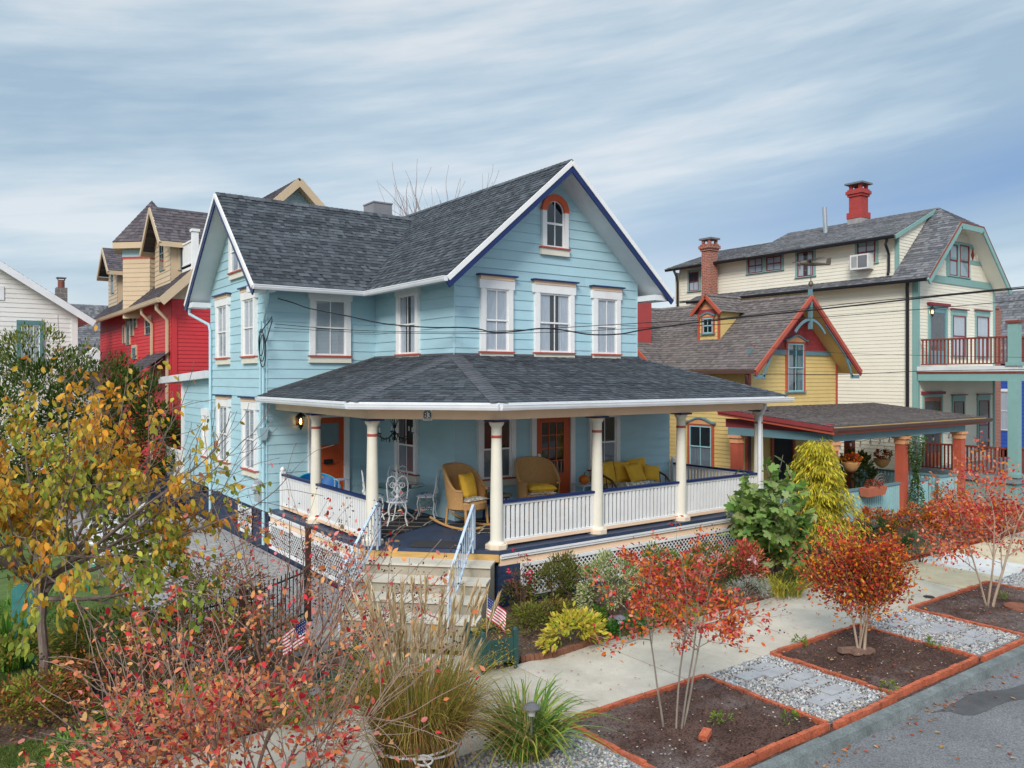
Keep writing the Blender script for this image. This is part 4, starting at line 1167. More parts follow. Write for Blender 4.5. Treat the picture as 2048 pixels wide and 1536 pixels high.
# balcony and porch
mb = MB(); mb.box(28.45, 36.5, 11.3, cyf - .02, 4.42, 4.6); mb.build('balcony_floor', mat('balcony_white_edge', (.62, .64, .64), .5), CH)
mb = MB(); mb.box(28.5, 36.5, 11.35, cyf - .02, 4.1, 4.42); mb.build('balcony_beam', M_CTEAL, CH)
mb = MB(); mb.box(28.47, 36.5, 11.32, cyf - .02, 4.36, 4.415); mb.build('balcony_trim', M_BROWNR, CH)
rail_flat(CH, (28.6, 14.5), (28.6, 11.6), 4.6, .98, M_BROWNR, M_BROWNR, .125, .045); rail_flat(CH, (28.75, 11.42), (36.4, 11.42), 4.6, .98, M_BROWNR, M_BROWNR, .125, .045)
for (z0, z1) in ((4.6, 6.0), (.95, 4.1)):
    mb = MB(); mb.box(28.45, 28.75, 11.3, 11.6, z0, z1); mb.box(28.4, 28.8, 11.25, 11.65, z0, z0 + .12); c_ = mb.build('column', M_CTEAL, CH)
    if z0 > 2: mb = MB(); mb.box(28.4, 28.8, 11.25, 11.65, z1, z1 + .08); mb.build('capital', M_BROWNR, c_)
mb = MB(); mb.box(28.45, 36.5, 11.3, cyf - .02, .75, .95); mb.build('porch_floor', mat('grey_porch_paint', (.22, .27, .29), .5), CH)
mb = MB(); mb.box(28.6, 36.5, 11.4, 11.5, -.1, .75); mb.box(28.55, 28.6, 11.4, 14.5, -.1, .75); mb.build('porch_skirt', M_CTEAL, CH)
rail_flat(CH, (28.6, 14.5), (28.6, 11.6), .95, .95, M_BROWNR, M_BROWNR, .125, .05); rail_flat(CH, (28.75, 11.42), (36.4, 11.42), .95, .95, M_BROWNR, M_BROWNR, .125, .05)

# ---------------------------------------------------------------- red house
RH = thing('red_house', 'red and beige clapboard house with turret and steep dark dormers behind the blue house', 'house', (12, 38, 0))
M_RED = mat('red_clapboard_paint', (.56, .042, .05), .5, .07, 1.5, bump=.1)
M_BEI = mat('beige_clapboard_paint', (.56, .43, .29), .5, .05, 2)
M_SHP = mat('plum_slate', (.1, .1, .1), .7, .15, 8, vc=True, fine=.1)
rx0, ryf = 7.26, 32.0
F_RF = Frame((rx0, ryf, 0), (1, 0, 0), (0, -1, 0)); F_RL = Frame((rx0, ryf, 0), (0, 1, 0), (-1, 0, 0))
mb = MB()
wall(mb, F_RF, [(0, 0), (9.6, 0), (9.6, 7.2), (0, 7.2)], .15, .018, 0); wall(mb, F_RL, [(0, 0), (16, 0), (16, 7.2), (0, 7.2)], .15, .018, 0)
mb.face([(16.86, 32, 0), (16.86, 48, 0), (16.86, 48, 7.2), (16.86, 32, 7.2)]); mb.face([(rx0, 48, 0), (16.86, 48, 0), (16.86, 48, 7.2), (12.05, 48, 12.1), (rx0, 48, 7.2)])
mb.build('wall', M_RED, RH)
mb = MB(); wall(mb, F_RF, [(0, 7.2), (9.6, 7.2), (4.8, 12.1)], .2, .018, 7.2); mb.build('gable_wall', M_BEI, RH)
mb = MB(); fish_scales(mb, F_RF, [(3.5, 10.7), (6.1, 10.7), (4.8, 12.05)], .22, .26, .02); mb.face([F_RF.p(3.4, .02, 10.7), F_RF.p(6.2, .02, 10.7), F_RF.p(4.8, .02, 12.1)]); mb.build('gable_scales', M_BLUETRIM, RH)
mb = MB(); mb.fbox(F_RF, 0, .2, 0, .04, 0, 7.1); mb.build('corner_board', M_RED, RH)
zr = lambda x: 12.35 - .98 * abs(x - 12.05)
mb = MB()
roof_plane(mb, [(12.05, 31.4, 12.35), (12.05, 48.5, 12.35), (6.75, 48.5, zr(6.75)), (6.75, 31.4, zr(6.75))], .2, .015, SH_PURP)
roof_plane(mb, [(12.05, 31.4, 12.35), (12.05, 48.5, 12.35), (17.3, 48.5, zr(17.3)), (17.3, 31.4, zr(17.3))], .2, .015, SH_PURP)
mb.build('roof', M_SHP, RH)
mb = MB(); slab(mb, [(12.05, 31.4, 12.35), (12.05, 48.5, 12.35), (6.75, 48.5, zr(6.75)), (6.75, 31.4, zr(6.75))], .15); slab(mb, [(12.05, 31.4, 12.35), (12.05, 48.5, 12.35), (17.3, 48.5, zr(17.3)), (17.3, 31.4, zr(17.3))], .15); mb.build('soffit', M_BEI, RH)
for s in (6.75, 17.3):
    yq = 31.38 - .004 * (s > 10); mb = MB(); mb.bar((12.05, yq, 12.2), (s, yq, zr(s) - .15), .06, .3); mb.build('rake_board', M_BEI, RH)
gutter('gutter', [(6.75, 48.4, zr(6.75)), (6.75, 31.4, zr(6.75))], RH, M_BEI, .16, .16)
def side_dormer(y0, y1, zp, ze, zb, xf, win=True):
    F = Frame((xf, y0, 0), (0, 1, 0), (-1, 0, 0)); wv = y1 - y0; ym = (y0 + y1) / 2
    mb = MB(); wall(mb, F, [(0, zb), (wv, zb), (wv, ze), (wv / 2, zp - .1), (0, ze)], .2, .018, zb)
    xb_ = 12.05 - (12.35 - ze) / .98
    for y_ in (y0, y1): mb.face([(xf, y_, zb), (xf, y_, ze), (xb_, y_, ze)])
    d = mb.build('dormer', M_BEI, RH)
    mb = MB(); xr_ = 12.05 - (12.35 - zp) / .98
    o = .35; ez3 = ze - o * (zp - ze) / (wv / 2)
    for y_ in (y0 - o, y1 + o):
        hb = 12.05 - (12.35 - ez3) / .98
        roof_plane(mb, [(xf - .5, ym, zp), (xr_, ym, zp), (hb, y_, ez3), (xf - .5, y_, ez3)], .2, .015, SH_PURP)
    mb.build('dormer_roof', M_SHP, d)
    for y_ in (y0 - o, y1 + o):
        xq = xf - .5 - .004 * (y_ > y0); mb = MB(); mb.bar((xq, ym, zp - .14), (xq, y_, ez3 - .14), .06, .22); mb.build('rake_board', M_BEI, d)
        mb = MB(); mb.bar((xf - .5, y_, ez3 - .12), (12.05 - (12.35 - ez3) / .98, y_, ez3 - .12), .05, .2); mb.build('eave_board', M_BEI, d)
    if win:
        sash_window(RH, F, wv * .32, wv * .68, zb + .7, ze + .2, dict(case=M_BEI, sash=M_TEAL), cap=False, sill=False, cw=.1, hd=.1, ear=0, d_case=.05, glass=M_GLASSD, blind=None)
    F2 = Frame((xf, y0, 0), (1, 0, 0), (0, -1, 0))
    sash_window(RH, F2, .25, 1.35, ze - 1.4, ze - .15, dict(case=M_BEI, sash=M_TEAL), cap=False, sill=False, cw=.1, hd=.1, ear=0, d_case=.05, glass=M_GLASSD, blind=None)
side_dormer(33.6, 36.4, 11.2, 9.9, 7.9, 7.6)
side_dormer(44.7, 47.3, 10.95, 9.9, 7.9, 7.55)
# turret
mb = MB(); tc_ = (7.95, 38.7)
hexp = [(tc_[0] + 1.3 * cos(radians(60 * i + 15)), tc_[1] + 1.3 * sin(radians(60 * i + 15))) for i in range(6)]
for i in range(6):
    p, q_ = Vector((*hexp[i], 0)), Vector((*hexp[(i + 1) % 6], 0))
    n_ = Vector(((q_ - p).y, -(q_ - p).x, 0)).normalized()
    F = Frame(p, q_ - p, n_); L = (q_ - p).length
    wall(mb, F, [(0, 6.8), (L, 6.8), (L, 10.1), (0, 10.1)], .2, .018, 6.8)
tr = mb.build('turret', M_BEI, RH)
mb = MB()
hex2 = [(tc_[0] + 1.75 * cos(radians(60 * i + 15)), tc_[1] + 1.75 * sin(radians(60 * i + 15))) for i in range(6)]
for i in range(6): roof_plane(mb, [(*tc_, 12.2), (*hex2[i], 10.1), (*hex2[(i + 1) % 6], 10.1)], .2, .015, SH_PURP)
mb.build('turret_roof', M_SHP, tr)
mb = MB(); mb.extrude([(*q_, 9.82) for q_ in hex2], (0, 0, .26)); mb.build('turret_eave', M_BEI, tr)
hex3 = [(tc_[0] + 1.335 * cos(radians(60 * i + 15)), tc_[1] + 1.335 * sin(radians(60 * i + 15))) for i in range(6)]
mb = MB(); mb.extrude([(*q_, 9.5) for q_ in hex3], (0, 0, .3)); mb.build('turret_frieze', M_BLUETRIM, tr)
mb = MB(); mb.extrude([(*q_, 9.42) for q_ in hex3], (0, 0, .078)); mb.build('turret_band', M_RED, tr)
# roof deck balustrade
rail_flat(RH, (8.0, 31.6), (8.0, 33.4), 8.55, .95, M_WHITE, M_WHITE, .14, .06)
mb = MB(); mb.box(7.9, 8.12, 31.5, 31.72, 8.2, 9.75); mb.box(7.86, 8.16, 31.46, 31.76, 9.75, 9.85); mb.build('newel_post', M_WHITE, RH)
mb = MB(); mb.box(8.0, 9.0, 31.65, 33.5, 8.0, 8.5); mb.build('roof_deck', M_WHITE, RH)
# side windows, spouts, entry hood
WR = dict(case=M_BEI, sash=M_TEAL)
def rwin(l, r, top, bot):
    a0, a1 = sorted((F_RL.hit(l)[0], F_RL.hit(r)[0])); _, zt = F_RL.hit((l + r) / 2, top); _, zs = F_RL.hit((l + r) / 2, bot)
    sash_window(RH, F_RL, a0, a1, zs, zt, WR, cap=False, sill=False, cw=.12, hd=.12, ear=0, d_case=.06, glass=M_GLASSD, blind=None)
rwin(254, 262, 608, 690); rwin(262, 269, 609, 672); rwin(269, 276, 610, 656); rwin(292, 305, 633, 669); rwin(266, 275, 690, 718); rwin(247, 252, 650, 687)
for pxs in (308, 339):
    a = F_RL.hit(pxs)[0]; q_ = F_RL.p(a, .08, 0)
    spout('downspout', [Vector((6.8, q_.y, 7.0)), Vector((6.8, q_.y, 6.8)), Vector((q_.x, q_.y, 6.4)), Vector((q_.x, q_.y, .2))], RH, M_BEI, .07)
mb = MB(); h0 = on_x(285, 745, rx0 - .6)
roof_plane(mb, [(rx0, h0.y - 2, 5.2), (rx0, h0.y + 1.6, 5.2), (rx0 - 1.1, h0.y + 1.6, 4.4), (rx0 - 1.1, h0.y - 2, 4.4)], .2, .015, SH_PURP); mb.build('entry_hood', M_SHP, RH)

# ---------------------------------------------------------------- white house on the left
WH = thing('white_house', 'white clapboard gabled house with teal framed window at the far left', 'house', (0, 45, 0))
M_WSID = mat('white_clapboard_paint', (.72, .72, .71), .55, .05, 1.5)
wxr, wyf = 5.14, 40.0
F_WF = Frame((wxr, wyf, 0), (-1, 0, 0), (0, -1, 0))
mb = MB()
zwh = lambda x: 7.16 + .655 * (wxr - x)
wall(mb, F_WF, [(0, 0), (13, 0), (13, 6.95), (6.5, 11.2), (0, 6.95)], .2, .02, 0)
mb.face([(wxr, 40, 0), (wxr, 52, 0), (wxr, 52, 6.95), (wxr, 40, 6.95)]); mb.face([(wxr - 13, 40, 0), (wxr - 13, 52, 0), (wxr - 13, 52, 6.95), (wxr - 13, 40, 6.95)])
mb.build('wall', M_WSID, WH)
mb = MB()
wp = wxr - 6.5
roof_plane(mb, [(wp, 39.5, 11.42), (wp, 52, 11.42), (wxr + .6, 52, 6.77), (wxr + .6, 39.5, 6.77)], .2, .015, SH_GREY); roof_plane(mb, [(wp, 39.5, 11.42), (wp, 52, 11.42), (wp - 7.1, 52, 6.77), (wp - 7.1, 39.5, 6.77)], .2, .015, SH_GREY)
mb.build('roof', M_SHG, WH)
mb = MB(); slab(mb, [(wp, 39.5, 11.42), (wp, 52, 11.42), (wxr + .6, 52, 6.77), (wxr + .6, 39.5, 6.77)], .15); slab(mb, [(wp, 39.5, 11.42), (wp, 52, 11.42), (wp - 7.1, 52, 6.77), (wp - 7.1, 39.5, 6.77)], .15); mb.build('soffit', M_WHITE, WH)
mb = MB(); mb.bar((wp, 39.48, 11.25), (wxr + .6, 39.48, 6.6), .06, .28); mb.build('rake_board', M_GUT, WH)
mb = MB(); mb.fbox(F_WF, 0, .25, 0, .05, 0, 6.8); mb.build('corner_board', M_WHITE, WH)
a0, a1 = sorted((F_WF.hit(33)[0], F_WF.hit(88)[0])); zt = F_WF.hit(60, 641)[1]
sash_window(WH, F_WF, a0, a1, zt - 2.0, zt, dict(case=mat('deep_teal_paint', (.10, .22, .24), .5), sash=M_WHITE), cap=False, sill=False, cw=.16, hd=.2, ear=0, d_case=.08, blind='blind', munt=2)
a0, a1 = sorted((F_WF.hit(-5)[0], F_WF.hit(8)[0])); mb = MB(); mb.fbox(F_WF, a0, a1, .0, .05, F_WF.hit(0, 600)[1], F_WF.hit(0, 572)[1]); mb.build('louvre_vent', M_GUT, WH)
c_ = on_y(113, 605, 43); e_ = on_y(135, 605, 43); zt = on_y(124, 575, 43).z
mb = MB(); mb.box(c_.x, e_.x, 43, 43.6, 6.5, zt); ck = mb.build('chimney', pattern_mat('grey_block', (.2, .18, .17), (.15, .14, .13), 1, mortar=(.3, .29, .28), bw=.4, bh=.2), WH)
m_ = (c_.x + e_.x) / 2; mb = MB(); mb.lathe((m_, 43.3, zt), [(.15, 0), (.15, .3), (.14, .32), (.14, .38)], 10); mb.build('flue', mat('clay_flue', (.22, .08, .06), .7), ck)
mb = MB(); mb.box(m_ - .2, m_ + .2, 43.1, 43.5, zt + .45, zt + .5); mb.box(m_ - .16, m_ - .12, 43.26, 43.34, zt + .36, zt + .451); mb.box(m_ + .12, m_ + .16, 43.26, 43.34, zt + .36, zt + .451); mb.build('flue_cap', mat('slate_cap', (.16, .16, .17), .7), ck)
# ---------------------------------------------------------------- distant houses
GH = thing('grey_roofed_house', 'low house with grey shingle roof in the gap between the white and red houses', 'house', (9.5, 62, 0))
mb = MB(); mb.box(3, 13.5, 60, 70, 0, 6.3); mb.build('wall', M_WSID, GH)
mb = MB(); roof_plane(mb, [(2, 64, 9.4), (14, 64, 9.4), (14, 59.3, 6.1), (2, 59.3, 6.1)], .25, .015, SH_GREY); roof_plane(mb, [(2, 64, 9.4), (14, 64, 9.4), (14, 70, 6.1), (2, 70, 6.1)], .25, .015, SH_GREY); mb.build('roof', M_SHG, GH)
mb = MB(); q_ = on_y(190, 700, 58.5); mb.extrude([(q_.x - 1.8, 58.4, 4.6), (q_.x + 1.8, 58.4, 4.6), (q_.x, 58.4, 6.2)], (0, 1.5, 0)); mb.build('porch_gable', M_WHITE, GH)
DB = thing('bright_blue_house', 'bright blue house with white trimmed windows beyond the cream house at right edge', 'house', (48, 20, 0))
M_BBL = mat('bright_blue_paint', (.03, .09, .40), .5, .08, 2)
F_B = Frame((46, 17, 0), (0, 1, 0), (-1, 0, 0)); F_BF = Frame((46, 17, 0), (1, 0, 0), (0, -1, 0))
mb = MB(); wall(mb, F_B, [(0, .5), (10, .5), (10, 5.2), (0, 5.2)], .2, .02, .5); wall(mb, F_BF, [(0, .5), (9, .5), (9, 5.2), (4.5, 9), (0, 5.2)], .2, .02, .5)
mb.face([(55, 17, .5), (55, 27, .5), (55, 27, 5.2), (55, 17, 5.2)]); mb.face([(46, 27, .5), (55, 27, .5), (55, 27, 5.2), (50.5, 27, 9), (46, 27, 5.2)])
mb.build('wall', M_BBL, DB)
mb = MB(); roof_plane(mb, [(50.5, 16.4, 9.2), (50.5, 27.5, 9.2), (45.4, 27.5, 4.9), (45.4, 16.4, 4.9)], .25, .015, SH_GREY); roof_plane(mb, [(50.5, 16.4, 9.2), (50.5, 27.5, 9.2), (55.6, 27.5, 4.9), (55.6, 16.4, 4.9)], .25, .015, SH_GREY); mb.build('roof', M_SHG, DB)
for s in (45.4, 55.6):
    mb = MB(); mb.bar((50.5, 16.38, 9.05), (s, 16.38, 4.75), .06, .3); mb.build('rake_board', M_WHITE, DB)
for a in (.6, 2.6, 5.2): sash_window(DB, F_BF, a, a + 1.2, 1.4, 3.6, dict(case=M_WHITE), cap=False, sill=False, cw=.14, hd=.14, ear=0)
for a in (1.5, 4.5): sash_window(DB, F_B, a, a + 1.2, 1.4, 3.6, dict(case=M_WHITE), cap=False, sill=False, cw=.14, hd=.14, ear=0)
BC = thing('brick_chimney', 'old red brick chimney rising beyond the right side of the cream house', 'chimney', (40, 17, 0))
q_ = on_y(1992, 650, 18.5); zt = on_y(1995, 618, 18.5).z
mb = MB(); mb.box(q_.x - .4, q_.x + .55, 18.5, 19.4, 0, zt); mb.box(q_.x - .45, q_.x + .3, 18.45, 19.45, zt, zt + .12); mb.build('stack', M_BRICK, BC)
mb = MB(); mb.box(q_.x - .3, q_.x + .1, 18.7, 19.1, zt + .12, zt + .3); mb.build('chimney_pot', mat('clay_flue', (.22, .08, .06), .7), BC)
# ================================================================ ground, paving, planting strip
def plane_obj(name, pts, z, m, kind='structure', th=None):
    mb = MB()
    if th: mb.extrude([(x, y, z - th) for x, y in pts], (0, 0, th))
    else: mb.face([(x, y, z) for x, y in pts])
    return tag(mb.build(name, m), kind=kind)

def bumpy(name, x0, x1, y0, y1, z, m, amp=.03, step=.12, kind='structure', mask=None):
    nx, ny = max(2, int((x1 - x0) / step)), max(2, int((y1 - y0) / step))
    X, Y = np.meshgrid(np.linspace(x0, x1, nx + 1), np.linspace(y0, y1, ny + 1), indexing='ij')
    Zz = z + amp * (np.sin(X * 2.1 + 1) * np.cos(Y * 2.7) * .5 + NR.normal(0, .35, X.shape))
    me = bpy.data.meshes.new(name)
    V = np.stack([X, Y, Zz], -1).reshape(-1, 3)
    i = np.arange(nx)[:, None] * (ny + 1) + np.arange(ny)[None, :]
    Fq = np.stack([i, i + ny + 1, i + ny + 2, i + 1], -1).reshape(-1, 4)
    me.from_pydata(V.tolist(), [], Fq.tolist())
    me.polygons.foreach_set('use_smooth', [True] * len(me.polygons))
    return tag(link(name, me, m), kind=kind)

M_SOIL = mat('garden_soil', (.125, .085, .064), .95, .45, 1.6, bump=1.0, bscale=28, fine=.45, bdist=.04, spec=.1)
M_MULCH = mat('strip_soil', (.095, .056, .046), .95, .35, 1.6, bump=1.0, bscale=38, fine=.5, bdist=.03, spec=.1, dirt=.8, dcol=(.25, .215, .205))
M_EARTH = mat('yard_earth', (.10, .075, .05), .95, .4, .5, bump=.6, bscale=20, fine=.3, spec=.1)
M_ASPH = mat('asphalt', (.15, .152, .158), .85, .16, .9, bump=.9, bscale=55, fine=.42, bdist=.008)
M_KERB = mat('granite_kerb', (.15, .17, .17), .85, .3, 3, bump=.6, bscale=40, fine=.25, dirt=.5, dcol=(.06, .07, .06))
M_WALK = mat('pavement_concrete', (.45, .40, .33), .88, .13, 2.2, bump=.25, bscale=70, fine=.09, dirt=.30, vc=True)
M_BRICKE = mat('painted_edging_brick', (.42, .105, .05), .85, .3, 7, bump=.6, bscale=40, fine=.25, dirt=.35)
plane_obj('ground', [(-400, -300), (700, -300), (700, 900), (-400, 900)], -.14, M_EARTH)
ry = 5.28
plane_obj('road', [(-60, -12), (120, -12), (120, ry), (-60, ry)], -.10, M_ASPH)
# stain and patches on the asphalt
mb = MB()
q = on_z(1985, 1398, -.1)
N_ = 26
mb.face([(q.x + (1.15 + .25 * sin(3 * t + 1)) * cos(t), q.y + (.20 + .05 * sin(5 * t)) * sin(t) - .18 * cos(t), -.096) for t in [2 * pi * i / N_ for i in range(N_)]])
tag(mb.build('road_stain', mat('wet_asphalt', (.075, .075, .078), .8, .3, 3, bump=.5, bscale=130)), kind='structure')
# kerb in long stones
mb = MB(); x = -20
while x < 60:
    l = 2.6 + rnd.uniform(-.4, .4); dz = rnd.uniform(-.012, .012); dy = rnd.uniform(-.01, .01)
    mb.hexa([(x, ry - .04 + dy, -.14), (x + l - .012, ry - .04 + dy, -.14), (x + l - .012, ry + .15, -.14), (x, ry + .15, -.14), (x, ry + dy, .015 + dz), (x + l - .012, ry + dy, .015 + dz), (x + l - .012, ry + .15, .02 + dz), (x, ry + .15, .02 + dz)])
    x += l
tag(mb.build('kerb', M_KERB), kind='structure')
# verge soil between kerb and pavement, then the pavement slabs
bumpy('verge_soil', -15, 60, ry + .15, 7.45, -.02, M_MULCH, .012, .3)
sy0, sy1 = 7.5, 9.4
mb = MB(); x = -14.2; k = 0
while x < 46:
    l = 1.62
    c = [(.45, .405, .335), (.47, .42, .35), (.425, .385, .32), (.475, .43, .36)][rnd.randrange(4)]
    xm = x + l / 2
    if 16.2 < xm < 18.6: c = (.50, .43, .29)
    if 14.2 < xm < 16.2: c = (.47, .44, .36)
    if 18.6 < xm < 20.6: c = (.58, .58, .56)
    if 20.6 < xm < 23: c = (.54, .46, .32)
    mb.box(x, x + l - .014, sy0, sy1, -.1, .02 + rnd.uniform(-.003, .003), 0, c)
    x += l; k += 1
tag(mb.build('pavement', M_WALK), kind='structure')
# front walk of concrete slabs from the pavement to the steps
mb = MB()
for (P, c) in (([(4.75, 9.42), (6.5, 9.42), (6.9, 9.75), (5.6, 11.05), (4.75, 10.4)], (.50, .46, .38)), ([(4.75, 10.42), (5.58, 11.06), (5.3, 11.9), (4.4, 11.3)], (.47, .43, .36))):
    mb.extrude([(x, y, -.1) for x, y in P], (0, 0, .118), 0, c)
tag(mb.build('front_walk', M_WALK), kind='structure')
M_PAVER = pattern_mat('grey_pavers', (.36, .34, .33), (.29, .28, .28), 1, mortar=(.2, .19, .18), bw=.42, bh=.28, ms=.012)
plane_obj('patio', [(2.9, 12.0), (5.3, 11.95), (6.45, 13.9), (6.45, 30), (2.9, 30)], .035, M_PAVER, th=.15)
bumpy('garden_soil', 6.95, 18.0, 9.45, 11.85, .03, M_SOIL, .04, .1)
bumpy('garden_soil', 18.0, 34, 9.45, 11.8, .05, M_SOIL, .05, .15)
bumpy('yard_soil', -14, 4.4, 9.45, 12, .02, M_SOIL, .03, .15)
plane_obj('lawn', [(-14, 12), (2.88, 12), (2.88, 40), (-14, 40)], .0, mat('lawn_base', (.07, .11, .025), .9, .4, 2, bump=.6, bscale=60), th=.1)
plane_obj('side_yard', [(16.5, 12), (18.7, 12), (18.7, 30), (16.5, 30)], .02, M_EARTH, th=.1)
# ---------------- brick edging: one thing round each bed
def edging(P, label, group=None, closed=True, h=.066, bl=.2, z=0., w=.062, upright=False, m=None):
    mb = MB(); n = len(P)
    for i in range(n if closed else n - 1):
        a, b = Vector((*P[i], 0)), Vector((*P[(i + 1) % n], 0)); d = (b - a); L = d.length; d.normalize(); r = Vector((-d.y, d.x, 0))
        k = max(1, round(L / bl))
        for j in range(k):
            s0, s1 = a + d * (L * j / k + .004), a + d * (L * (j + 1) / k - .004)
            o = r * rnd.uniform(-.008, .008); hz = h + rnd.uniform(-.008, .01); tw = r * rnd.uniform(-.008, .008)
            q = [s0 + o - r * w / 2, s1 + o + tw - r * w / 2, s1 + o + tw + r * w / 2, s0 + o + r * w / 2]
            mb.hexa([v + ZUP * (z - .05) for v in q] + [v + ZUP * (z + hz) for v in q])
    c = sum((Vector((*p, 0)) for p in P), Vector((0, 0, 0))) / n
    o = mb.build('brick_edging', m or M_BRICKE)
    return tag(o, label, 'edging', group)
GE = 'terracotta brick edgings of the kerbside beds'
BEDS = [(6.2, 8.72), (10.25, 12.6), (14.3, 17.4), (19.1, 21.6)]
LBL = ['terracotta brick edging of the kerbside bed nearest the camera, with a loose brick in it', 'terracotta brick edging round the bed with the dense orange red tree', 'terracotta brick edging round the bed with the rusty iron cover', 'terracotta brick edging round the leafy bed farthest along the street']
for (x0, x1), lb in zip(BEDS, LBL):
    bumpy('bed_soil', x0 + .03, x1 - .03, 5.62, 7.4, .035, M_MULCH, .03, .055)
    edging([(x0, 5.55), (x1, 5.55), (x1, 7.46), (x0, 7.46)], lb, GE)
mb_e = edging([(x, 5.5) for x in (8.8, 10.2)], 'terracotta brick border closing the gravel path between the two nearest beds at the kerb', GE, closed=False)
edging([(12.66, 5.5), (14.24, 5.5)], 'terracotta brick border closing the second gravel path at the kerb', GE, closed=False)
edging([(17.46, 5.5), (19.05, 5.5)], 'terracotta brick border closing the farthest gravel path at the kerb', GE, closed=False)
edging([(7.02, 9.48), (7.5, 9.33), (8.3, 9.42), (10, 9.5), (12.5, 9.5), (15.0, 9.45), (17.8, 9.5)], 'low brown scalloped brick edging along the blue house flower bed', None, False, .10, .075, 0, .07, m=mat('dark_edging_brick', (.20, .085, .05), .85, .25, 8, bump=.4))
edging([(18.0, 9.5), (21, 9.55), (24, 9.5), (30, 9.5)], 'red brick edging along the yellow cottage flower bed', None, False, .09, .2)
edging([(-6, 9.5), (0, 9.5), (4.3, 9.48)], 'brick edging between the pavement and the left corner garden', None, False, .09, .2, m=MATS['dark_edging_brick'])
# ---------------- gravel with stepping stones
M_GRAV = mat('pebble', (.4, .4, .4), .85, .15, 30, vc=True)
M_GRAVB = mat('gravel_base', (.28, .28, .28), .9, .5, 30, bump=1, bscale=60, bdist=.02, fine=.3)
def gravel(x0, x1, y0, y1, n, smin=.016, smax=.034):
    oct_v = np.array([(1, 0, 0), (0, 1, 0), (-1, 0, 0), (0, -1, 0), (0, 0, 1), (0, 0, -1)], float)
    oct_f = np.array([(0, 1, 4), (1, 2, 4), (2, 3, 4), (3, 0, 4), (1, 0, 5), (2, 1, 5), (3, 2, 5), (0, 3, 5)])
    s = NR.uniform(smin, smax, (n, 1)) * np.stack([NR.uniform(.8, 1.4, n), NR.uniform(.8, 1.2, n), NR.uniform(.5, .8, n)], -1)
    a = NR.uniform(0, 2 * pi, n); t = NR.uniform(-.4, .4, n)
    c = np.stack([NR.uniform(x0, x1, n), NR.uniform(y0, y1, n), NR.uniform(.025, .045, n)], -1)
    v = oct_v[None] * s[:, None, :]
    z = v[..., 2] + v[..., 0] * np.sin(t)[:, None]
    x = v[..., 0] * np.cos(a)[:, None] - v[..., 1] * np.sin(a)[:, None]
    y = v[..., 0] * np.sin(a)[:, None] + v[..., 1] * np.cos(a)[:, None]
    V = (np.stack([x, y, z], -1) + c[:, None, :]).reshape(-1, 3)
    Fc = (oct_f[None] + (np.arange(n) * 6)[:, None, None]).reshape(-1, 3)
    pal = np.array([(.42, .42, .42), (.30, .31, .33), (.55, .54, .52), (.20, .21, .22), (.45, .38, .30), (.60, .60, .60), (.36, .37, .40)])
    pal = pal * .85
    C = np.repeat(pal[NR.integers(0, len(pal), n)], 6, 0)
    tag(fast_mesh('gravel', V, Fc, C, M_GRAV), kind='stuff')
def fast_mesh(name, V, Fc, C, m, parent=None, smooth=False):
    me = bpy.data.meshes.new(name)
    k = Fc.shape[1]
    me.vertices.add(len(V)); me.vertices.foreach_set('co', np.ascontiguousarray(V, dtype=np.float32).ravel())
    me.loops.add(Fc.size); me.loops.foreach_set('vertex_index', np.ascontiguousarray(Fc, dtype=np.int32).ravel())
    me.polygons.add(len(Fc)); me.polygons.foreach_set('loop_start', np.arange(len(Fc), dtype=np.int32) * k)
    me.polygons.foreach_set('loop_total', np.full(len(Fc), k, dtype=np.int32))
    me.update(calc_edges=True)
    if C is not None:
        ca = me.color_attributes.new('col', 'FLOAT_COLOR', 'POINT')
        arr = np.ones((len(V), 4), dtype=np.float32); arr[:, :3] = C
        ca.data.foreach_set('color', arr.ravel())
    me.validate()
    return link(name, me, m, parent)
M_FLAG = mat('bluestone_paver', (.33, .33, .34), .8, .15, 4, bump=.2, bscale=60, fine=.08)
GSZ = [(4.6, 6.12, 2600), (8.8, 10.18, 6500), (12.68, 14.22, 6000), (17.48, 19.02, 4000)]
for i, (x0, x1, n) in enumerate(GSZ):
    plane_obj('gravel_base', [(x0 - .05, 5.6), (x1 + .05, 5.6), (x1 + .05, 7.46), (x0 - .05, 7.46)], .03, M_GRAVB, th=.1)
    gravel(x0, x1, 5.62, 7.44, n)
PATHN = ['first gravel path, by the bed with the loose brick', 'second gravel path, before the bed with the iron cover']
POS = ['near the kerb', 'in the middle', 'near the pavement']
for gi, cx in ((0, 9.5), (1, 13.45)):
    for j, cy_ in enumerate((5.98, 6.52, 7.06)):
        cxx = cx + (-.0, .1, -.05)[j]
        for s, (dx_, dy_, w_, h_) in enumerate(((-.22, .0, .40, .22), (.2, .1, .38, .2), (.16, -.13, .44, .22))):
            if j == 2 and gi == 0 and s == 2: pass
            a = radians(rnd.uniform(-4, 4)); mb = MB()
            c_, s_ = cos(a), sin(a)
            pts = [(-w_ / 2, -h_ / 2), (w_ / 2, -h_ / 2), (w_ / 2, h_ / 2), (-w_ / 2, h_ / 2)]
            mb.extrude([(cxx + dx_ + p * c_ - q * s_, cy_ + dy_ + p * s_ + q * c_, .01) for p, q in pts], (0, 0, .055 + rnd.uniform(-.004, .004)))
            which = ['left hand', 'right hand back', 'right hand front'][s]
            tag(mb.build('stepping_stone', M_FLAG), '%s grey paver of the trio %s in the %s gravel path' % (which, POS[j], ['nearer', 'farther'][gi]), 'stepping stone', 'stepping stones in the gravel paths')
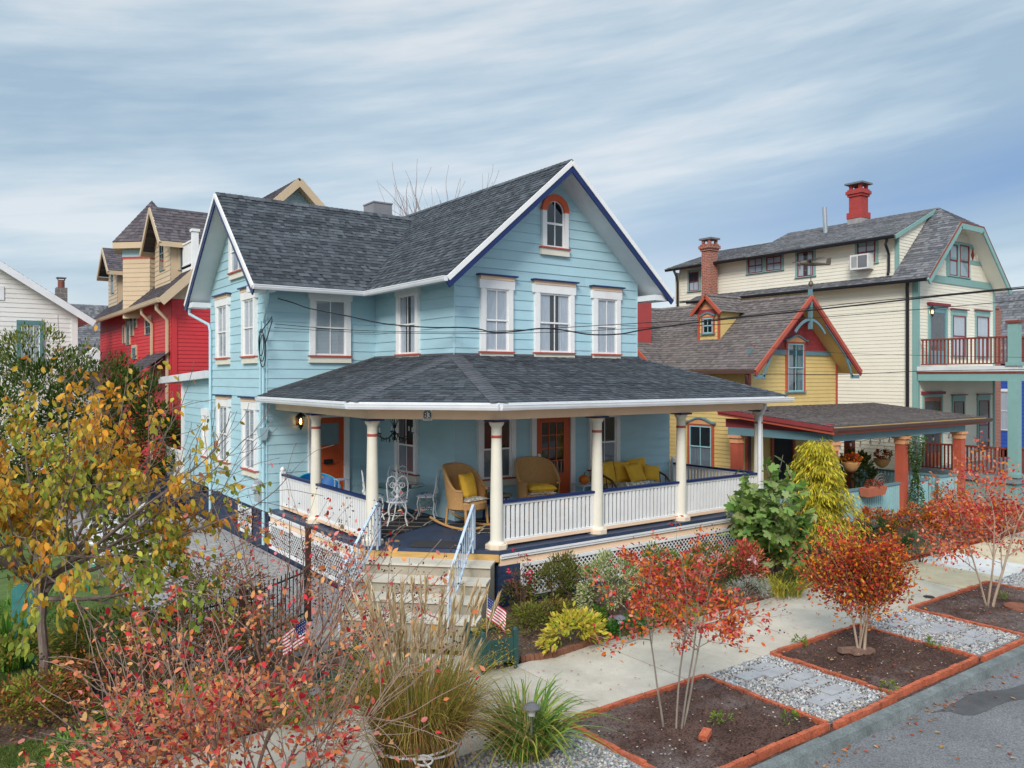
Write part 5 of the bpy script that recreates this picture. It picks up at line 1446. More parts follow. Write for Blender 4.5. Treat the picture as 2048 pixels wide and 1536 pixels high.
# loose bricks, covers
mb = MB(); q = on_z(1412, 1478, .04); mb.bar((q.x - .09, q.y - .03, .08), (q.x + .09, q.y + .05, .1), .1, .06); tag(mb.build('loose_brick', M_BRICKE), 'loose orange brick lying on the soil of the nearest kerbside bed', 'brick')
q = on_z(1728, 1306, .05)
for i, (dx_, dy_, r_) in enumerate(((0, 0, .3), (-.12, .14, .2))):
    mb = MB(); mb.bar((q.x + dx_ - .2, q.y + dy_ + .06, .08 + .02 * i), (q.x + dx_ + .16, q.y + dy_ - .05, .07), .1, .07)
    tag(mb.build('loose_brick', mat('weathered_brick', (.20, .12, .09), .85, .25, 8)), ['brown weathered brick in front of the dense orange red tree trunks', 'brown weathered brick behind the dense orange red tree trunks'][i], 'brick')
q = on_z(2040, 1216, .04); mb = MB(); mb.lathe((q.x, q.y, .0), [(.26, 0), (.26, .07), (.24, .08), (.22, .075)], 24); tag(mb.build('iron_cover', mat('rusty_iron', (.22, .08, .045), .8, .3, 6)), 'round rusty iron utility cover set in the soil bed', 'utility cover')
q = on_z(1858, 1194, .02); mb = MB(); mb.lathe((q.x, q.y, .0), [(.10, 0), (.10, .028), (.06, .03)], 16); tag(mb.build('drain_cover', M_BLACK), 'small round dark drain cover in the pavement', 'drain cover')
# ================================================================ porch furniture and small things
DZ = 1.055
M_WICK = mat('wicker', (.50, .28, .11), .7, .3, 70, bump=.8, bscale=110, fine=.25, bdist=.006)
M_YCUSH = mat('yellow_fabric', (.86, .49, .05), .85, .10, 5, bump=.4, bscale=9, bdist=.03, fine=.04)
M_WIRON = mat('white_wrought_iron', (.78, .80, .82), .4, .05)
def turned(root, x, y, z, rz):
    root.location = (x, y, z); root.rotation_euler = (0, 0, rz)

def pillow(mb, c, w, h, t, tilt=0, rz=0, roll=0, n=10):
    """plump square cushion: width w (local x), height h (local z), thickness t (local y)"""
    from mathutils import Matrix
    R = Matrix.Rotation(rz, 3, 'Z') @ Matrix.Rotation(tilt, 3, 'X') @ Matrix.Rotation(roll, 3, 'Y')
    st = len(mb.v)
    for side in (1, -1):
        for i in range(n + 1):
            for j in range(n + 1):
                u, v = i / n * 2 - 1, j / n * 2 - 1
                e = (1 - u ** 4) * (1 - v ** 4)
                pu = u * (1 - .06 * (1 - abs(u)) ) * (1 - .07 * (1 - v * v) * abs(u)); pv = v * (1 - .07 * (1 - u * u) * abs(v))
                q = R @ Vector((pu * w / 2, side * t / 2 * max(e, 0) ** .55 + .004 * rnd.uniform(-1, 1), pv * h / 2))
                mb.v.append(tuple(Vector(c) + q))
    m = (n + 1) ** 2
    for side in (0, 1):
        for i in range(n):
            for j in range(n):
                a = st + side * m + i * (n + 1) + j
                f = (a, a + n + 1, a + n + 2, a + 1)
                mb.f.append(f if side else f[::-1]); mb.m.append(0); mb.c.append(None)

def wicker_chair(name, label, group, rocker=True):
    t = thing(name, label, 'rocking chair' if rocker else 'armchair', (0, 0, 0), group)
    n = 30; mb = MB()
    def ring_pt(a, z, r0=.30):
        fl = 1 + .16 * max(0, z - .4)
        back = max(0, cos(a)) * .16 * max(0, z - .4)
        return (r0 * 1.14 * fl * sin(a), r0 * .95 * cos(a) * fl + back, z)
    def top(a):
        u = min(1, abs(a) / radians(128))
        if u < .54: return 1.08 - .16 * (u / .54) ** 3.2
        s = (u - .54) / .46
        return .92 - .22 * min(1, s * 1.9) ** .8 - .03 * s
    angs = [radians(-128 + 256 * i / n) for i in range(n + 1)]
    K = 9
    for o in (0, .028):
        for i in range(n):
            for k in range(K):
                q = []
                for (ii, kk) in ((i, k), (i + 1, k), (i + 1, k + 1), (i, k + 1)):
                    a = angs[ii]; z = .36 + (top(a) - .36) * kk / K
                    q.append(ring_pt(a, z, .30 - o))
                mb.face(q)
    mb.build('shell', M_WICK, t)
    mb = MB(); mb.tube([ring_pt(a, top(a), .287) for a in angs], .026, 8); mb.build('rolled_edge', M_WICK, t, True)
    mb = MB(); mb.lathe((0, 0, .32), [(.28, 0), (.31, .03), (.32, .13), (.30, .16)], 24); mb.build('seat', M_WICK, t)
    for (x, y) in ((-.23, -.2), (.23, -.2), (-.22, .22), (.22, .22)):
        mb = MB(); mb.tube([(x, y, .36), (x * 1.08, y * 1.1, .06)], [.025, .02], 8); mb.build('leg', M_WICK, t, True)
    if rocker:
        for x in (-.25, .25):
            mb = MB(); mb.tube([(x, -.55 + 1.15 * i / 10, .02 + .10 * (abs(i / 10 - .45) * 2) ** 2) for i in range(11)], .022, 8); mb.build('rocker', M_WICK, t, True)
    return t
q1 = thing
r1 = wicker_chair('wicker_rocking_chair', 'tan wicker rocking chair with an upright yellow pillow, beside the step railing', 'wicker chairs on the blue porch')
turned(r1, 9.12, 14.2, DZ, radians(14)); r1.scale = (1.36, 1.28, 1.2)
r2 = wicker_chair('wicker_rocking_chair', 'tan wicker chair with a flat yellow seat cushion in front of the glazed orange door', 'wicker chairs on the blue porch')
turned(r2, 10.95, 14.1, DZ, radians(-14)); r2.scale = (1.4, 1.3, 1.22)
def cushion_thing(name, label, cat, group, loc, rz, parts):
    t = MB()
    for p in parts: pillow(t, *p)
    o = t.build(name, M_YCUSH, None, True)
    o.location = loc; o.rotation_euler = (0, 0, rz)
    return tag(o, label, cat, group)
GP = 'yellow cushions on the blue porch'
cushion_thing('pillow', 'yellow pillow standing upright in the tan wicker rocking chair', 'pillow', GP, (9.12, 14.2, DZ), radians(14), [((0.05, .02, .86), .56, .56, .19, radians(-14), radians(12))])
cushion_thing('seat_cushion', 'flat yellow seat cushion on the wicker chair before the orange door', 'cushion', GP, (10.95, 14.1, DZ), radians(-14), [((0, -.05, .70), .68, .58, .19, radians(90))])
M_FLOR = mat('floral_fabric', (.55, .52, .45), .9, .75, 14, fine=.5, bscale=30)
for (x, y, rz, lb) in ((9.12, 14.2, 14, 'flat floral seat pad under the upright yellow pillow in the wicker rocking chair'), (10.95, 14.1, -14, 'flat floral seat pad under the flat yellow cushion on the wicker chair')):
    mb = MB(); pillow(mb, (0, -.05, .60), .68, .6, .10, radians(90)); o = mb.build('seat_pad', M_FLOR, None, True); o.location = (x, y, DZ); o.rotation_euler = (0, 0, radians(rz)); tag(o, lb, 'seat pad', 'floral seat pads')
# ---- wrought iron chairs round the glass table
TX, TY = 8.42, 16.0
M_STRIPE = pattern_mat('striped_fabric', (.70, .74, .78), (.03, .17, .42), 1, mortar=(.02, .06, .22), bw=60, bh=.055, ms=.006, bump=0)
def iron_chair(label):
    t = thing('iron_chair', label, 'chair', (0, 0, 0), 'white iron chairs round the glass table')
    mb = MB()
    mb.tube([(.20 * cos(a), .20 * sin(a), .45) for a in [2 * pi * i / 20 for i in range(20)]], .012, 6, closed=True)
    mb.build('seat_ring', M_WIRON, t, True)
    mb = MB(); mb.lathe((0, 0, .452), [(.17, 0), (.195, .012), (.195, .04), (.15, .055)], 20); mb.build('cushion', M_STRIPE, t, True)
    for (sx, sy) in ((1, 1), (1, -1), (-1, 1), (-1, -1)):
        mb = MB(); mb.tube([(sx * .14, sy * .14, .45), (sx * .17, sy * .17, .32), (sx * .145, sy * .145, .15), (sx * .19, sy * .19, .01)], [.013, .012, .010, .014], 6); mb.build('leg', M_WIRON, t, True)
    mb = MB(); mb.tube([(.15 * cos(a), .15 * sin(a), .2) for a in [2 * pi * i / 16 for i in range(16)]], .007, 5, closed=True); mb.build('stretcher', M_WIRON, t, True)
    mb = MB()
    for s in (-1, 1):
        mb.tube([(s * .165, .15, .45), (s * .19, .19, .62), (s * .2, .22, .82), (s * .17, .235, .93), (s * .10, .24, .965), (s * .035, .235, .93), (0, .23, .85)], .012, 6)
        mb.tube([(s * .02, .225, .84), (s * .10, .22, .80), (s * .06, .21, .70), (s * .11, .205, .64), (s * .04, .195, .56), (s * .10, .18, .47)], .009, 5)
        mb.tube([(s * .09 + .05 * cos(a), .222, .79 + .05 * sin(a)) for a in [2 * pi * i / 10 for i in range(10)]], .008, 5, closed=True)
    mb.tube([(.055 * cos(a), .215, .72 + .075 * sin(a)) for a in [2 * pi * i / 12 for i in range(12)]], .011, 5, closed=True)
    mb.lathe((0, .2, .5), [(.02, 0), (.045, .06), (.02, .12), (.035, .2), (.015, .26)], 8)
    mb.build('backrest', M_WIRON, t)
    return t
for (ang, r, lb) in ((-118, .80, 'white iron chair with its heart shaped back to the camera, nearest the steps'), (-38, .66, 'white iron chair right of the glass table, nearest the wicker rocking chair'),
                     (62, .66, 'white iron chair behind the glass table, before the white window'), (157, .52, 'white iron chair left of the glass table, half behind a porch column')):
    c = iron_chair(lb); a = radians(ang)
    turned(c, TX + r * cos(a), TY + r * sin(a), DZ, a - pi / 2); c.scale = (1.12, 1.12, 1.12)
t = thing('glass_table', 'round glass topped table on white iron scroll legs', 'table', (TX, TY, DZ))
mb = MB(); mb.lathe((TX, TY, DZ + .73), [(.58, 0), (.60, .005), (.60, .012), (.58, .017)], 36)
mb.build('tabletop', glass_mat('table_glass', (.72, .86, .84), 1.4), t, True)
mb = MB(); mb.tube([(TX + .6 * cos(a), TY + .6 * sin(a), DZ + .738) for a in [2 * pi * i / 36 for i in range(36)]], .009, 6, closed=True); mb.build('glass_edge', mat('green_glass_edge', (.05, .16, .14), .15, .1, spec=.8), t, True)
for k in range(4):
    a = radians(45 + 90 * k); mb = MB()
    mb.tube([(TX + r * cos(a), TY + r * sin(a), DZ + z) for r, z in ((.34, .725), (.30, .66), (.12, .5), (.10, .35), (.22, .14), (.34, .06), (.38, .01))], [.014, .016, .018, .018, .016, .018, .02], 7); mb.build('leg', M_WIRON, t, True)
mb = MB(); mb.tube([(TX + .3 * cos(a), TY + .3 * sin(a), DZ + .70) for a in [2 * pi * i / 20 for i in range(20)]], .01, 5, closed=True); mb.build('apron_ring', M_WIRON, t, True)
t = thing('candlestick', 'tall white turned candlestick standing on the glass table', 'candlestick', (TX - .02, TY, DZ + .747))
mb = MB(); mb.lathe((TX - .02, TY, DZ + .747), [(.075, 0), (.06, .02), (.025, .06), (.035, .12), (.02, .18), (.035, .24), (.02, .3), (.055, .36), (.05, .37)], 12); mb.build('stem', M_WIRON, t, True)
mb = MB(); mb.lathe((TX - .02, TY, DZ + 1.117), [(.032, 0), (.032, .1), (.01, .105)], 10); mb.build('candle', M_CREAM, t, True)
# ---- chandelier
hx, hy = TX - .05, TY + .05
t = thing('chandelier', 'black scrolled iron chandelier with white candles hanging over the porch table', 'chandelier', (hx, hy, 2.75))
mb = MB(); mb.tube([(hx, hy, 2.86), (hx, hy, 3.66)], .012, 6); mb.lathe((hx, hy, 2.80), [(.01, 0), (.035, .05), (.02, .1), (.05, .16), (.02, .22)], 10)
for s in range(4):
    a = pi / 2 * s
    mb.tube([(hx + r * cos(a), hy + r * sin(a), z) for r, z in ((.02, 3.45), (.10, 3.40), (.11, 3.27), (.05, 3.18), (.02, 3.08))], .008, 5)
mb.build('stem', M_BLACK, t)
for s in range(6):
    a = 2 * pi * s / 6 + .2; e = (hx + .42 * cos(a), hy + .42 * sin(a))
    mb = MB(); mb.tube([(hx + r * cos(a), hy + r * sin(a), z) for r, z in ((.03, 2.98), (.14, 2.86), (.28, 2.84), (.38, 2.90), (.42, 2.97))], .009, 5)
    mb.lathe((*e, 2.965), [(.015, 0), (.045, .015), (.03, .03)], 8)
    for k in range(5):
        u = a + (k - 2) * .25; mb.tube([(hx + .3 * cos(u), hy + .3 * sin(u), 2.86), (hx + .3 * cos(u), hy + .3 * sin(u), 2.79)], .008, 4)
    ar = mb.build('arm', M_BLACK, t)
    mb = MB(); mb.lathe((*e, 2.99), [(.014, 0), (.014, .11), (.006, .12)], 8); mb.build('candle', M_WHITE, ar)
# ---- rugs and mat
def rug(name, label, P, m, z=DZ + .002, th=.01):
    mb = MB(); mb.extrude([(x, y, z) for x, y in P], (0, 0, th)); return tag(mb.build(name, m), label, 'rug')
m = bpy.data.materials.new('trellis_rug'); nt_, new_, ln_ = nodes(m)
o_ = new_('ShaderNodeOutputMaterial'); b_ = new_('ShaderNodeBsdfPrincipled'); ln_(b_.outputs[0], o_.inputs[0]); b_.inputs['Roughness'].default_value = .95
uv_ = new_('ShaderNodeUVMap'); mp_ = new_('ShaderNodeMapping'); mp_.inputs['Rotation'].default_value = (0, 0, radians(45)); mp_.inputs['Scale'].default_value = (2.3, 2.3, 1); ln_(uv_.outputs[0], mp_.inputs[0])
nz_ = new_('ShaderNodeTexNoise'); nz_.inputs['Scale'].default_value = 3; ln_(uv_.outputs[0], nz_.inputs['Vector'])
vd_ = new_('ShaderNodeTexVoronoi'); vd_.feature = 'DISTANCE_TO_EDGE'; vd_.voronoi_dimensions = '2D'; vd_.inputs['Randomness'].default_value = .18; vd_.inputs['Scale'].default_value = 1.0
ln_(mp_.outputs[0], vd_.inputs['Vector'])
cr_ = new_('ShaderNodeValToRGB'); cr_.color_ramp.elements[0].position = .035; cr_.color_ramp.elements[0].color = (.42, .39, .32, 1); cr_.color_ramp.elements[1].position = .055; cr_.color_ramp.elements[1].color = (.022, .022, .028, 1)
ln_(vd_.outputs['Distance'], cr_.inputs[0]); ln_(cr_.outputs[0], b_.inputs['Base Color'])
rug('rug', 'black rug with beige trellis lines under the glass table', [(7.2, 14.2), (9.2, 15.2), (8.9, 17.3), (7.0, 16.6)], m)
rug('rug', 'black rug with pale curved lines under the wicker rocking chair', [(8.75, 13.4), (10.2, 13.4), (10.2, 14.75), (8.75, 14.75)], m)
A_ = F_PS
P4 = [A_.p(a, d, 0) for a, d in ((.85, -.08), (2.05, -.08), (2.05, -.62), (.85, -.62))]
o = rug('doormat', 'dark grey doormat at the top of the concrete steps', [(p.x, p.y) for p in P4], mat('coir_mat', (.045, .045, .05), .95, .2, 40)); o['category'] = 'doormat'
# ---- side tables, pumpkin
t = thing('side_table', 'navy fretwork side table with tan top between the two wicker chairs', 'side table', (10.05, 14.5, DZ))
mb = MB(); mb.box(9.83, 10.33, 14.25, 14.75, DZ + .54, DZ + .59); mb.build('tabletop', mat('navy_tabletop', (.16, .14, .10), .5), t)
mb = MB(); mb.box(9.87, 10.29, 14.29, 14.71, DZ + .36, DZ + .54); mb.build('apron', M_NAVY, t)
mb = MB()
for i in range(4): mb.extrude([(9.9 + i * .1, 14.284, DZ + .4), (9.94 + i * .1, 14.284, DZ + .39), (9.97 + i * .1, 14.284, DZ + .50), (9.93 + i * .1, 14.284, DZ + .5)], (0, .004, 0))
mb.build('fretwork', mat('fret_light', (.35, .36, .38), .6), t)
for (x, y) in ((9.88, 14.3), (10.28, 14.3), (9.88, 14.7), (10.28, 14.7)):
    mb = MB(); mb.box(x - .02, x + .02, y - .02, y + .02, DZ, DZ + .36); mb.build('leg', M_NAVY, t)
sx_, sy_ = 12.62, 14.35
t = thing('side_table', 'small white iron side table with curled legs under the pumpkin', 'side table', (sx_, sy_, DZ))
mb = MB(); mb.box(sx_ - .3, sx_ + .32, sy_ - .22, sy_ + .22, DZ + .60, DZ + .625); mb.build('tabletop', mat('pale_table_top', (.62, .64, .66), .4), t)
for (a, b) in ((-.26, -.18), (.28, -.18), (-.26, .18), (.28, .18)):
    mb = MB(); mb.tube([(sx_ + a, sy_ + b, DZ + .6), (sx_ + a * 1.05, sy_ + b, DZ + .5), (sx_ + a * .8, sy_ + b, DZ + .3), (sx_ + a * 1.1, sy_ + b * 1.1, DZ)], .012, 6); mb.build('leg', M_WIRON, t, True)
t = thing('pumpkin', 'small orange ribbed pumpkin on the white side table', 'pumpkin', (sx_ - .1, sy_, DZ + .625))
mb = MB(); st = 0; n1_, n2_ = 28, 9
for i in range(n2_ + 1):
    ph = pi * i / n2_
    for k in range(n1_):
        a = 2 * pi * k / n1_; r = (.145 * sin(ph) * (1 - .10 * abs(sin(a * 4.5)) ** .5 * .9) + .002)
        mb.v.append((sx_ - .1 + r * cos(a), sy_ + r * sin(a), DZ + .625 + .11 - .11 * cos(ph) * (1 - .15 * (abs(cos(ph)) > .95))))
for i in range(n2_):
    for k in range(n1_): mb.f.append((i * n1_ + k, i * n1_ + (k + 1) % n1_, (i + 1) * n1_ + (k + 1) % n1_, (i + 1) * n1_ + k)); mb.m.append(0); mb.c.append(None)
mb.build('flesh', mat('pumpkin_skin', (.62, .17, .02), .5, .2, 12), t, True)
mb = MB(); mb.tube([(sx_ - .1, sy_, DZ + .83), (sx_ - .09, sy_, DZ + .88), (sx_ - .06, sy_, DZ + .91)], [.018, .013, .012], 6); mb.build('stalk', mat('dry_stalk', (.18, .12, .05), .8), t)
t = thing('bowl', 'small blue and white patterned bowl on the white side table', 'bowl', (sx_ + .2, sy_ - .05, DZ + .625))
mb = MB(); mb.lathe((sx_ + .2, sy_ - .05, DZ + .625), [(.04, 0), (.05, .01), (.085, .09), (.08, .095), (.05, .03)], 14); mb.build('body', mat('china', (.5, .54, .62), .25, .6, 18), t, True)
# ---- loveseat with floral cover and yellow pillows
lx, ly = 14.1, 14.35
t = thing('loveseat', 'dark rattan loveseat with floral seat pad piled with yellow pillows', 'loveseat', (lx, ly, DZ))
M_RATT = mat('dark_rattan', (.10, .05, .028), .5, .25, 12)
for s in (-1, 1):
    mb = MB()
    X0 = lx + s * .92
    mb.tube([(X0, ly + .38, DZ + .05), (X0, ly + .4, DZ + .5), (X0, ly + .42, DZ + .88), (X0, ly + .15, DZ + .80), (X0, ly - .25, DZ + .68), (X0, ly - .40, DZ + .55), (X0, ly - .42, DZ)], .028, 8)
    mb.tube([(X0, ly - .4, DZ + .38), (X0, ly + .4, DZ + .38)], .024, 7)
    for k in range(4): mb.tube([(X0, ly - .3 + k * .19, DZ + .38), (X0, ly - .25 + k * .2, DZ + .68 + k * .03)], .014, 6)
    mb.build('arm', M_RATT, t, True)
mb = MB(); mb.tube([(lx - .92, ly + .42, DZ + .88), (lx - .5, ly + .44, DZ + .96), (lx + .5, ly + .44, DZ + .96), (lx + .92, ly + .42, DZ + .88)], .028, 8)
for k in range(14): mb.tube([(lx - .85 + k * .131, ly + .42, DZ + .38), (lx - .85 + k * .131, ly + .435, DZ + .92)], .012, 5)
mb.build('backrest', M_RATT, t, True)
mb = MB(); mb.box(lx - .9, lx + .9, ly - .42, ly + .4, DZ + .34, DZ + .40); mb.build('seat_frame', M_RATT, t)
mb = MB(); pillow(mb, (lx, ly - .03, DZ + .47), 1.78, .84, .18, radians(90)); mb.build('seat_pad', M_FLOR, t, True)
M_FL2 = M_FLOR
PZ_ = DZ + .56
for (x, y, w_, h_, tl, rz, ro, lb) in (
    (-.62, .22, .52, .56, -16, 4, 0, 'yellow back pillow at the left end of the rattan loveseat'),
    (-.08, .24, .54, .52, -16, 0, 2, 'yellow back pillow in the middle of the rattan loveseat, behind another'),
    (.48, .25, .56, .58, -16, -4, -2, 'tallest yellow back pillow, toward the right of the rattan loveseat'),
    (.10, -.02, .60, .50, -24, 5, -6, 'broad yellow pillow leaning in front at the middle of the rattan loveseat'),
    (.66, -.04, .46, .40, -20, -14, 10, 'small yellow pillow leaning at the right end of the rattan loveseat')):
    mb = MB(); pillow(mb, (lx + x, ly + y, PZ_ + h_ * .45), w_, h_, .17, radians(tl), radians(rz), radians(ro))
    tag(mb.build('pillow', M_YCUSH, None, True), lb, 'pillow', GP)
mb = MB(); pillow(mb, (lx - .2, ly - .47, DZ + .50), .82, .3, .14, radians(-30), 0, radians(0)); tag(mb.build('bolster', M_FLOR, None, True), 'floral patterned bolster on the front of the loveseat', 'bolster')
# ---- blue papasan chair by the left door
bx_, by_ = 7.30, 17.85
t = thing('bowl_chair', 'bright blue bowl shaped chair beside the orange half glazed door', 'chair', (bx_, by_, DZ))
mb = MB(); n = 28; rings = [(0.0, .0), (.18, .02), (.34, .10), (.46, .24), (.50, .34), (.475, .345), (.32, .13), (.0, .04)]
for i, (r, z) in enumerate(rings):
    for k in range(n):
        a = 2 * pi * k / n; y = r * sin(a); x = r * cos(a)
        mb.v.append((bx_ + x, by_ + y * .86 + z * -.5 + .12, DZ + .36 + z * .86 + y * .45))
for i in range(len(rings) - 1):
    for k in range(n): mb.f.append((i * n + k, i * n + (k + 1) % n, (i + 1) * n + (k + 1) % n, (i + 1) * n + k)); mb.m.append(0); mb.c.append(None)
mb.build('bowl', mat('blue_plastic', (.008, .12, .36), .4, .1, 4), t, True)
mb = MB(); mb.tube([(bx_ + .5 * cos(2 * pi * k / n), by_ + .5 * sin(2 * pi * k / n) * .86 - .17 + .12, DZ + .36 + .295 + .5 * sin(2 * pi * k / n) * .45) for k in range(n)], .018, 6, closed=True); mb.build('rim', mat('turquoise_plastic', (.02, .42, .48), .4), t, True)
for a in (45, 135, 225, 315):
    a = radians(a); mb = MB(); mb.tube([(bx_ + .2 * cos(a), by_ + .2 * sin(a), DZ + .42 + .08 * sin(a)), (bx_ + .33 * cos(a), by_ + .33 * sin(a), DZ)], .014, 6); mb.build('leg', MATS['blue_plastic'], t, True)
t = thing('plant_stand', 'small pale blue metal stand with a navy pot beside the orange half glazed door', 'plant stand', (7.78, 17.6, DZ))
for (a, b) in ((-.12, -.12), (.12, -.12), (.12, .12), (-.12, .12)):
    mb = MB(); mb.bar((7.78 + a, 17.6 + b, DZ), (7.78 + a, 17.6 + b, DZ + .75), .02, .02, up=Vector((0, 1, 0))); mb.build('leg', M_IRON, t)
mb = MB(); mb.box(7.64, 7.92, 17.46, 17.74, DZ + .75, DZ + .77); mb.build('top', M_IRON, t)
mb = MB(); mb.lathe((7.78, 17.6, DZ + .2), [(.06, 0), (.1, .06), (.1, .16), (.08, .18)], 12); mb.build('pot', M_NAVY, t, True)
# ---- lantern, number plaque, meter
wl_ = F_R.hit(597, 842); t = thing('wall_lantern', 'black wall lantern with a lit amber bulb beside the left porch door', 'lantern', F_R.p(wl_[0], .02, wl_[1]))
def lant(F, a, z, t, s=1.0, glow=True):
    mb = MB(); mb.fbox(F, a - .07 * s, a + .07 * s, 0, .03, z - .1 * s, z + .12 * s); mb.build('back_plate', M_BLACK, t)
    c = F.p(a, .15 * s, z)
    mb = MB(); mb.lathe((c.x, c.y, c.z + .12 * s), [(.12 * s, 0), (.11 * s, .02 * s), (.03 * s, .09 * s), (.012 * s, .14 * s)], 6); mb.build('hood', M_BLACK, t)
    mb = MB()
    for k in range(6):
        u = pi / 3 * k + pi / 6; mb.bar((c.x + .09 * s * cos(u), c.y + .09 * s * sin(u), c.z + .12 * s), (c.x + .055 * s * cos(u), c.y + .055 * s * sin(u), c.z - .10 * s), .012 * s, .012 * s)
    mb.lathe((c.x, c.y, c.z - .22 * s), [(.005, 0), (.03 * s, .05 * s), (.06 * s, .10 * s), (.065 * s, .12 * s)], 6); mb.bar(F.p(a, 0, z + .05 * s), F.p(a, .1 * s, z + .15 * s), .02, .02); mb.build('cage', M_BLACK, t)
    mb = MB(); mb.lathe((c.x, c.y, c.z - .07 * s), [(.015 * s, 0), (.035 * s, .04 * s), (.03 * s, .09 * s), (.008 * s, .14 * s)], 10); mb.build('bulb', emit_mat('amber_bulb', (1.0, .42, .10), 7), t, True)
lant(F_R, *wl_, t)
F_BM = Frame((6.75, 13.85, 0), (1, -1, 0), (-1, -1, 0))
pa, pz = F_BM.hit(858.5, 830)
F_BM = Frame(F_BM.p(0, .115, 0), (1, -1, 0), (-1, -1, 0))
t = thing('number_plaque', 'white house number plaque reading 83 on the peach porch beam', 'sign', F_BM.p(pa, .0, pz))
mb = MB(); mb.fbox(F_BM, pa - .085, pa + .085, 0, .014, pz - .095, pz + .10); mb.build('plate', M_WHITE, t)
mb = MB()
for i in range(10):
    for s in (-1, 1):
        q = i / 9 - .5
        if abs(q) < .46: mb.fbox(F_BM, pa + q * .16 - .006, pa + q * .16 + .006, .014, .017, pz + s * .07 - .008, pz + s * .07 + .008 * (1 + i % 2)); mb.fbox(F_BM, pa + s * .07 - .007, pa + s * .07 + .007, .014, .017, pz + q * .13 - .004, pz + q * .13 + .006)
mb.fbox(F_BM, pa - .05, pa + .05, .014, .017, pz + .087, pz + .095); mb.build('border', M_BLACK, t)
cu = bpy.data.curves.new('digits', 'FONT'); cu.body = '83'; cu.size = .155; cu.extrude = .002; cu.align_x = 'CENTER'; cu.align_y = 'CENTER'
ob = bpy.data.objects.new('digits_tmp', cu); COL.objects.link(ob)
dg = bpy.context.evaluated_depsgraph_get(); me = bpy.data.meshes.new_from_object(ob.evaluated_get(dg)); bpy.data.objects.remove(ob)
vs = [v.co.copy() for v in me.vertices]; fs = [tuple(p.vertices) for p in me.polygons]
me2 = bpy.data.meshes.new('digits'); o3 = ORG[t.name]
me2.from_pydata([tuple(F_BM.p(pa + v.x, .0175 + v.z, pz + v.y) - o3) for v in vs], [], fs); link('digits', me2, M_BLACK, t)
mz = F_L.hit(517, 978); t = thing('electric_meter', 'grey electric meter box on the corner of the blue house', 'meter', F_L.p(.35, 0, 1.5))
mb = MB(); mb.fbox(F_L, .25, .52, 0.02, .14, 1.2, 1.72); mb.build('box', mat('grey_enamel', (.36, .38, .40), .5), t)
mb = MB(); c = F_L.p(.39, .14, 1.55)
st = len(mb.v); mb.tube([c, c - V3(.1, 0, 0)], [.085, .08], 14); mb.build('dial_glass', mat('meter_glass', (.5, .52, .55), .15, .1, spec=.8), t, True)
# ---- adirondack chairs, bench, patio chairs in the left yard
M_ADI = mat('white_plastic_lumber', (.76, .77, .78), .5, .04)
def adirondack(label):
    t = thing('adirondack_chair', label, 'garden chair', (0, 0, 0), 'white adirondack chairs in the left yard')
    mb = MB()
    for i in range(6): a = -.25 + i * .1; mb.bar((a, .20, .30), (a * 1.25, .50, 1.02 - .12 * abs(a * 2.2)), .085, .02, up=Vector((0, 1, 0)))
    mb.build('backrest', M_ADI, t)
    mb = MB()
    for i in range(6): y = -.30 + i * .1; mb.box(-.27, .27, y, y + .085, .37 - i * .022, .39 - i * .022)
    mb.build('seat', M_ADI, t)
    for s in (-1, 1):
        mb = MB(); mb.box(s * .37 - .07, s * .37 + .07, -.38, .36, .55, .575); mb.build('arm', M_ADI, t)
        mb = MB(); mb.box(s * .31 - .02, s * .31 + .02, -.34, -.24, 0, .55); mb.build('leg', M_ADI, t)
        mb = MB(); mb.hexa([(s * .28 - .02, -.3, .26), (s * .28 + .02, -.3, .26), (s * .28 + .02, .6, 0), (s * .28 - .02, .6, 0), (s * .28 - .02, -.3, .38), (s * .28 + .02, -.3, .38), (s * .28 + .02, .6, .1), (s * .28 - .02, .6, .1)]); mb.build('leg', M_ADI, t)
    return t
q = on_z(292, 1140, .04); turned(adirondack('white slatted adirondack chair nearer the driveway pavers, facing left'), q.x, q.y, .04, radians(105))
q = on_z(232, 1133, .02); turned(adirondack('white slatted adirondack chair beside the green bench, facing the camera'), q.x, q.y, .02, radians(25))
q = on_z(228, 1172, .0); t = thing('garden_bench', 'low green wooden garden bench in front of the white adirondack chairs', 'bench', (q.x, q.y, 0))
M_GRNW = mat('green_bench_paint', (.03, .22, .12), .5, .1)
mb = MB()
for i in range(3): mb.box(q.x - .6, q.x + .6, q.y - .2 + i * .14, q.y - .08 + i * .14, .42, .45)
mb.build('seat', M_GRNW, t)
for s in (-.5, .5):
    mb = MB(); mb.box(q.x + s - .03, q.x + s + .03, q.y - .18, q.y + .2, 0, .419); mb.build('leg', M_GRNW, t)
def patio_chair(x, y, rz, label):
    t = thing('patio_chair', label, 'chair', (0, 0, 0), 'black patio chairs by the driveway'); mb = MB()
    mb.box(-.25, .25, -.25, .25, .42, .46); mb.build('seat', M_BLACK, t)
    mb = MB()
    for i in range(6): mb.bar((-.22 + i * .088, .25, .46), (-.22 + i * .088, .33, .95), .02, .015, up=Vector((0, 1, 0)))
    mb.bar((-.25, .33, .95), (.25, .33, .95), .03, .03); mb.build('backrest', M_BLACK, t)
    for (a, b) in ((-.23, -.23), (.23, -.23), (-.23, .23), (.23, .23)):
        mb = MB(); mb.tube([(a, b, .42), (a * 1.1, b * 1.15, 0)], .014, 6); mb.build('leg', M_BLACK, t, True)
    turned(t, x, y, .04, rz)
patio_chair(5.4, 22.6, radians(200), 'black metal patio chair on the pavers near the blue side wall'); patio_chair(4.4, 23.4, radians(120), 'black metal patio chair on the pavers farther from the blue side wall')
t = thing('covered_grill', 'barbecue grill under a fitted dark navy cover by the rear porch', 'grill', (5.6, 25.6, .04))
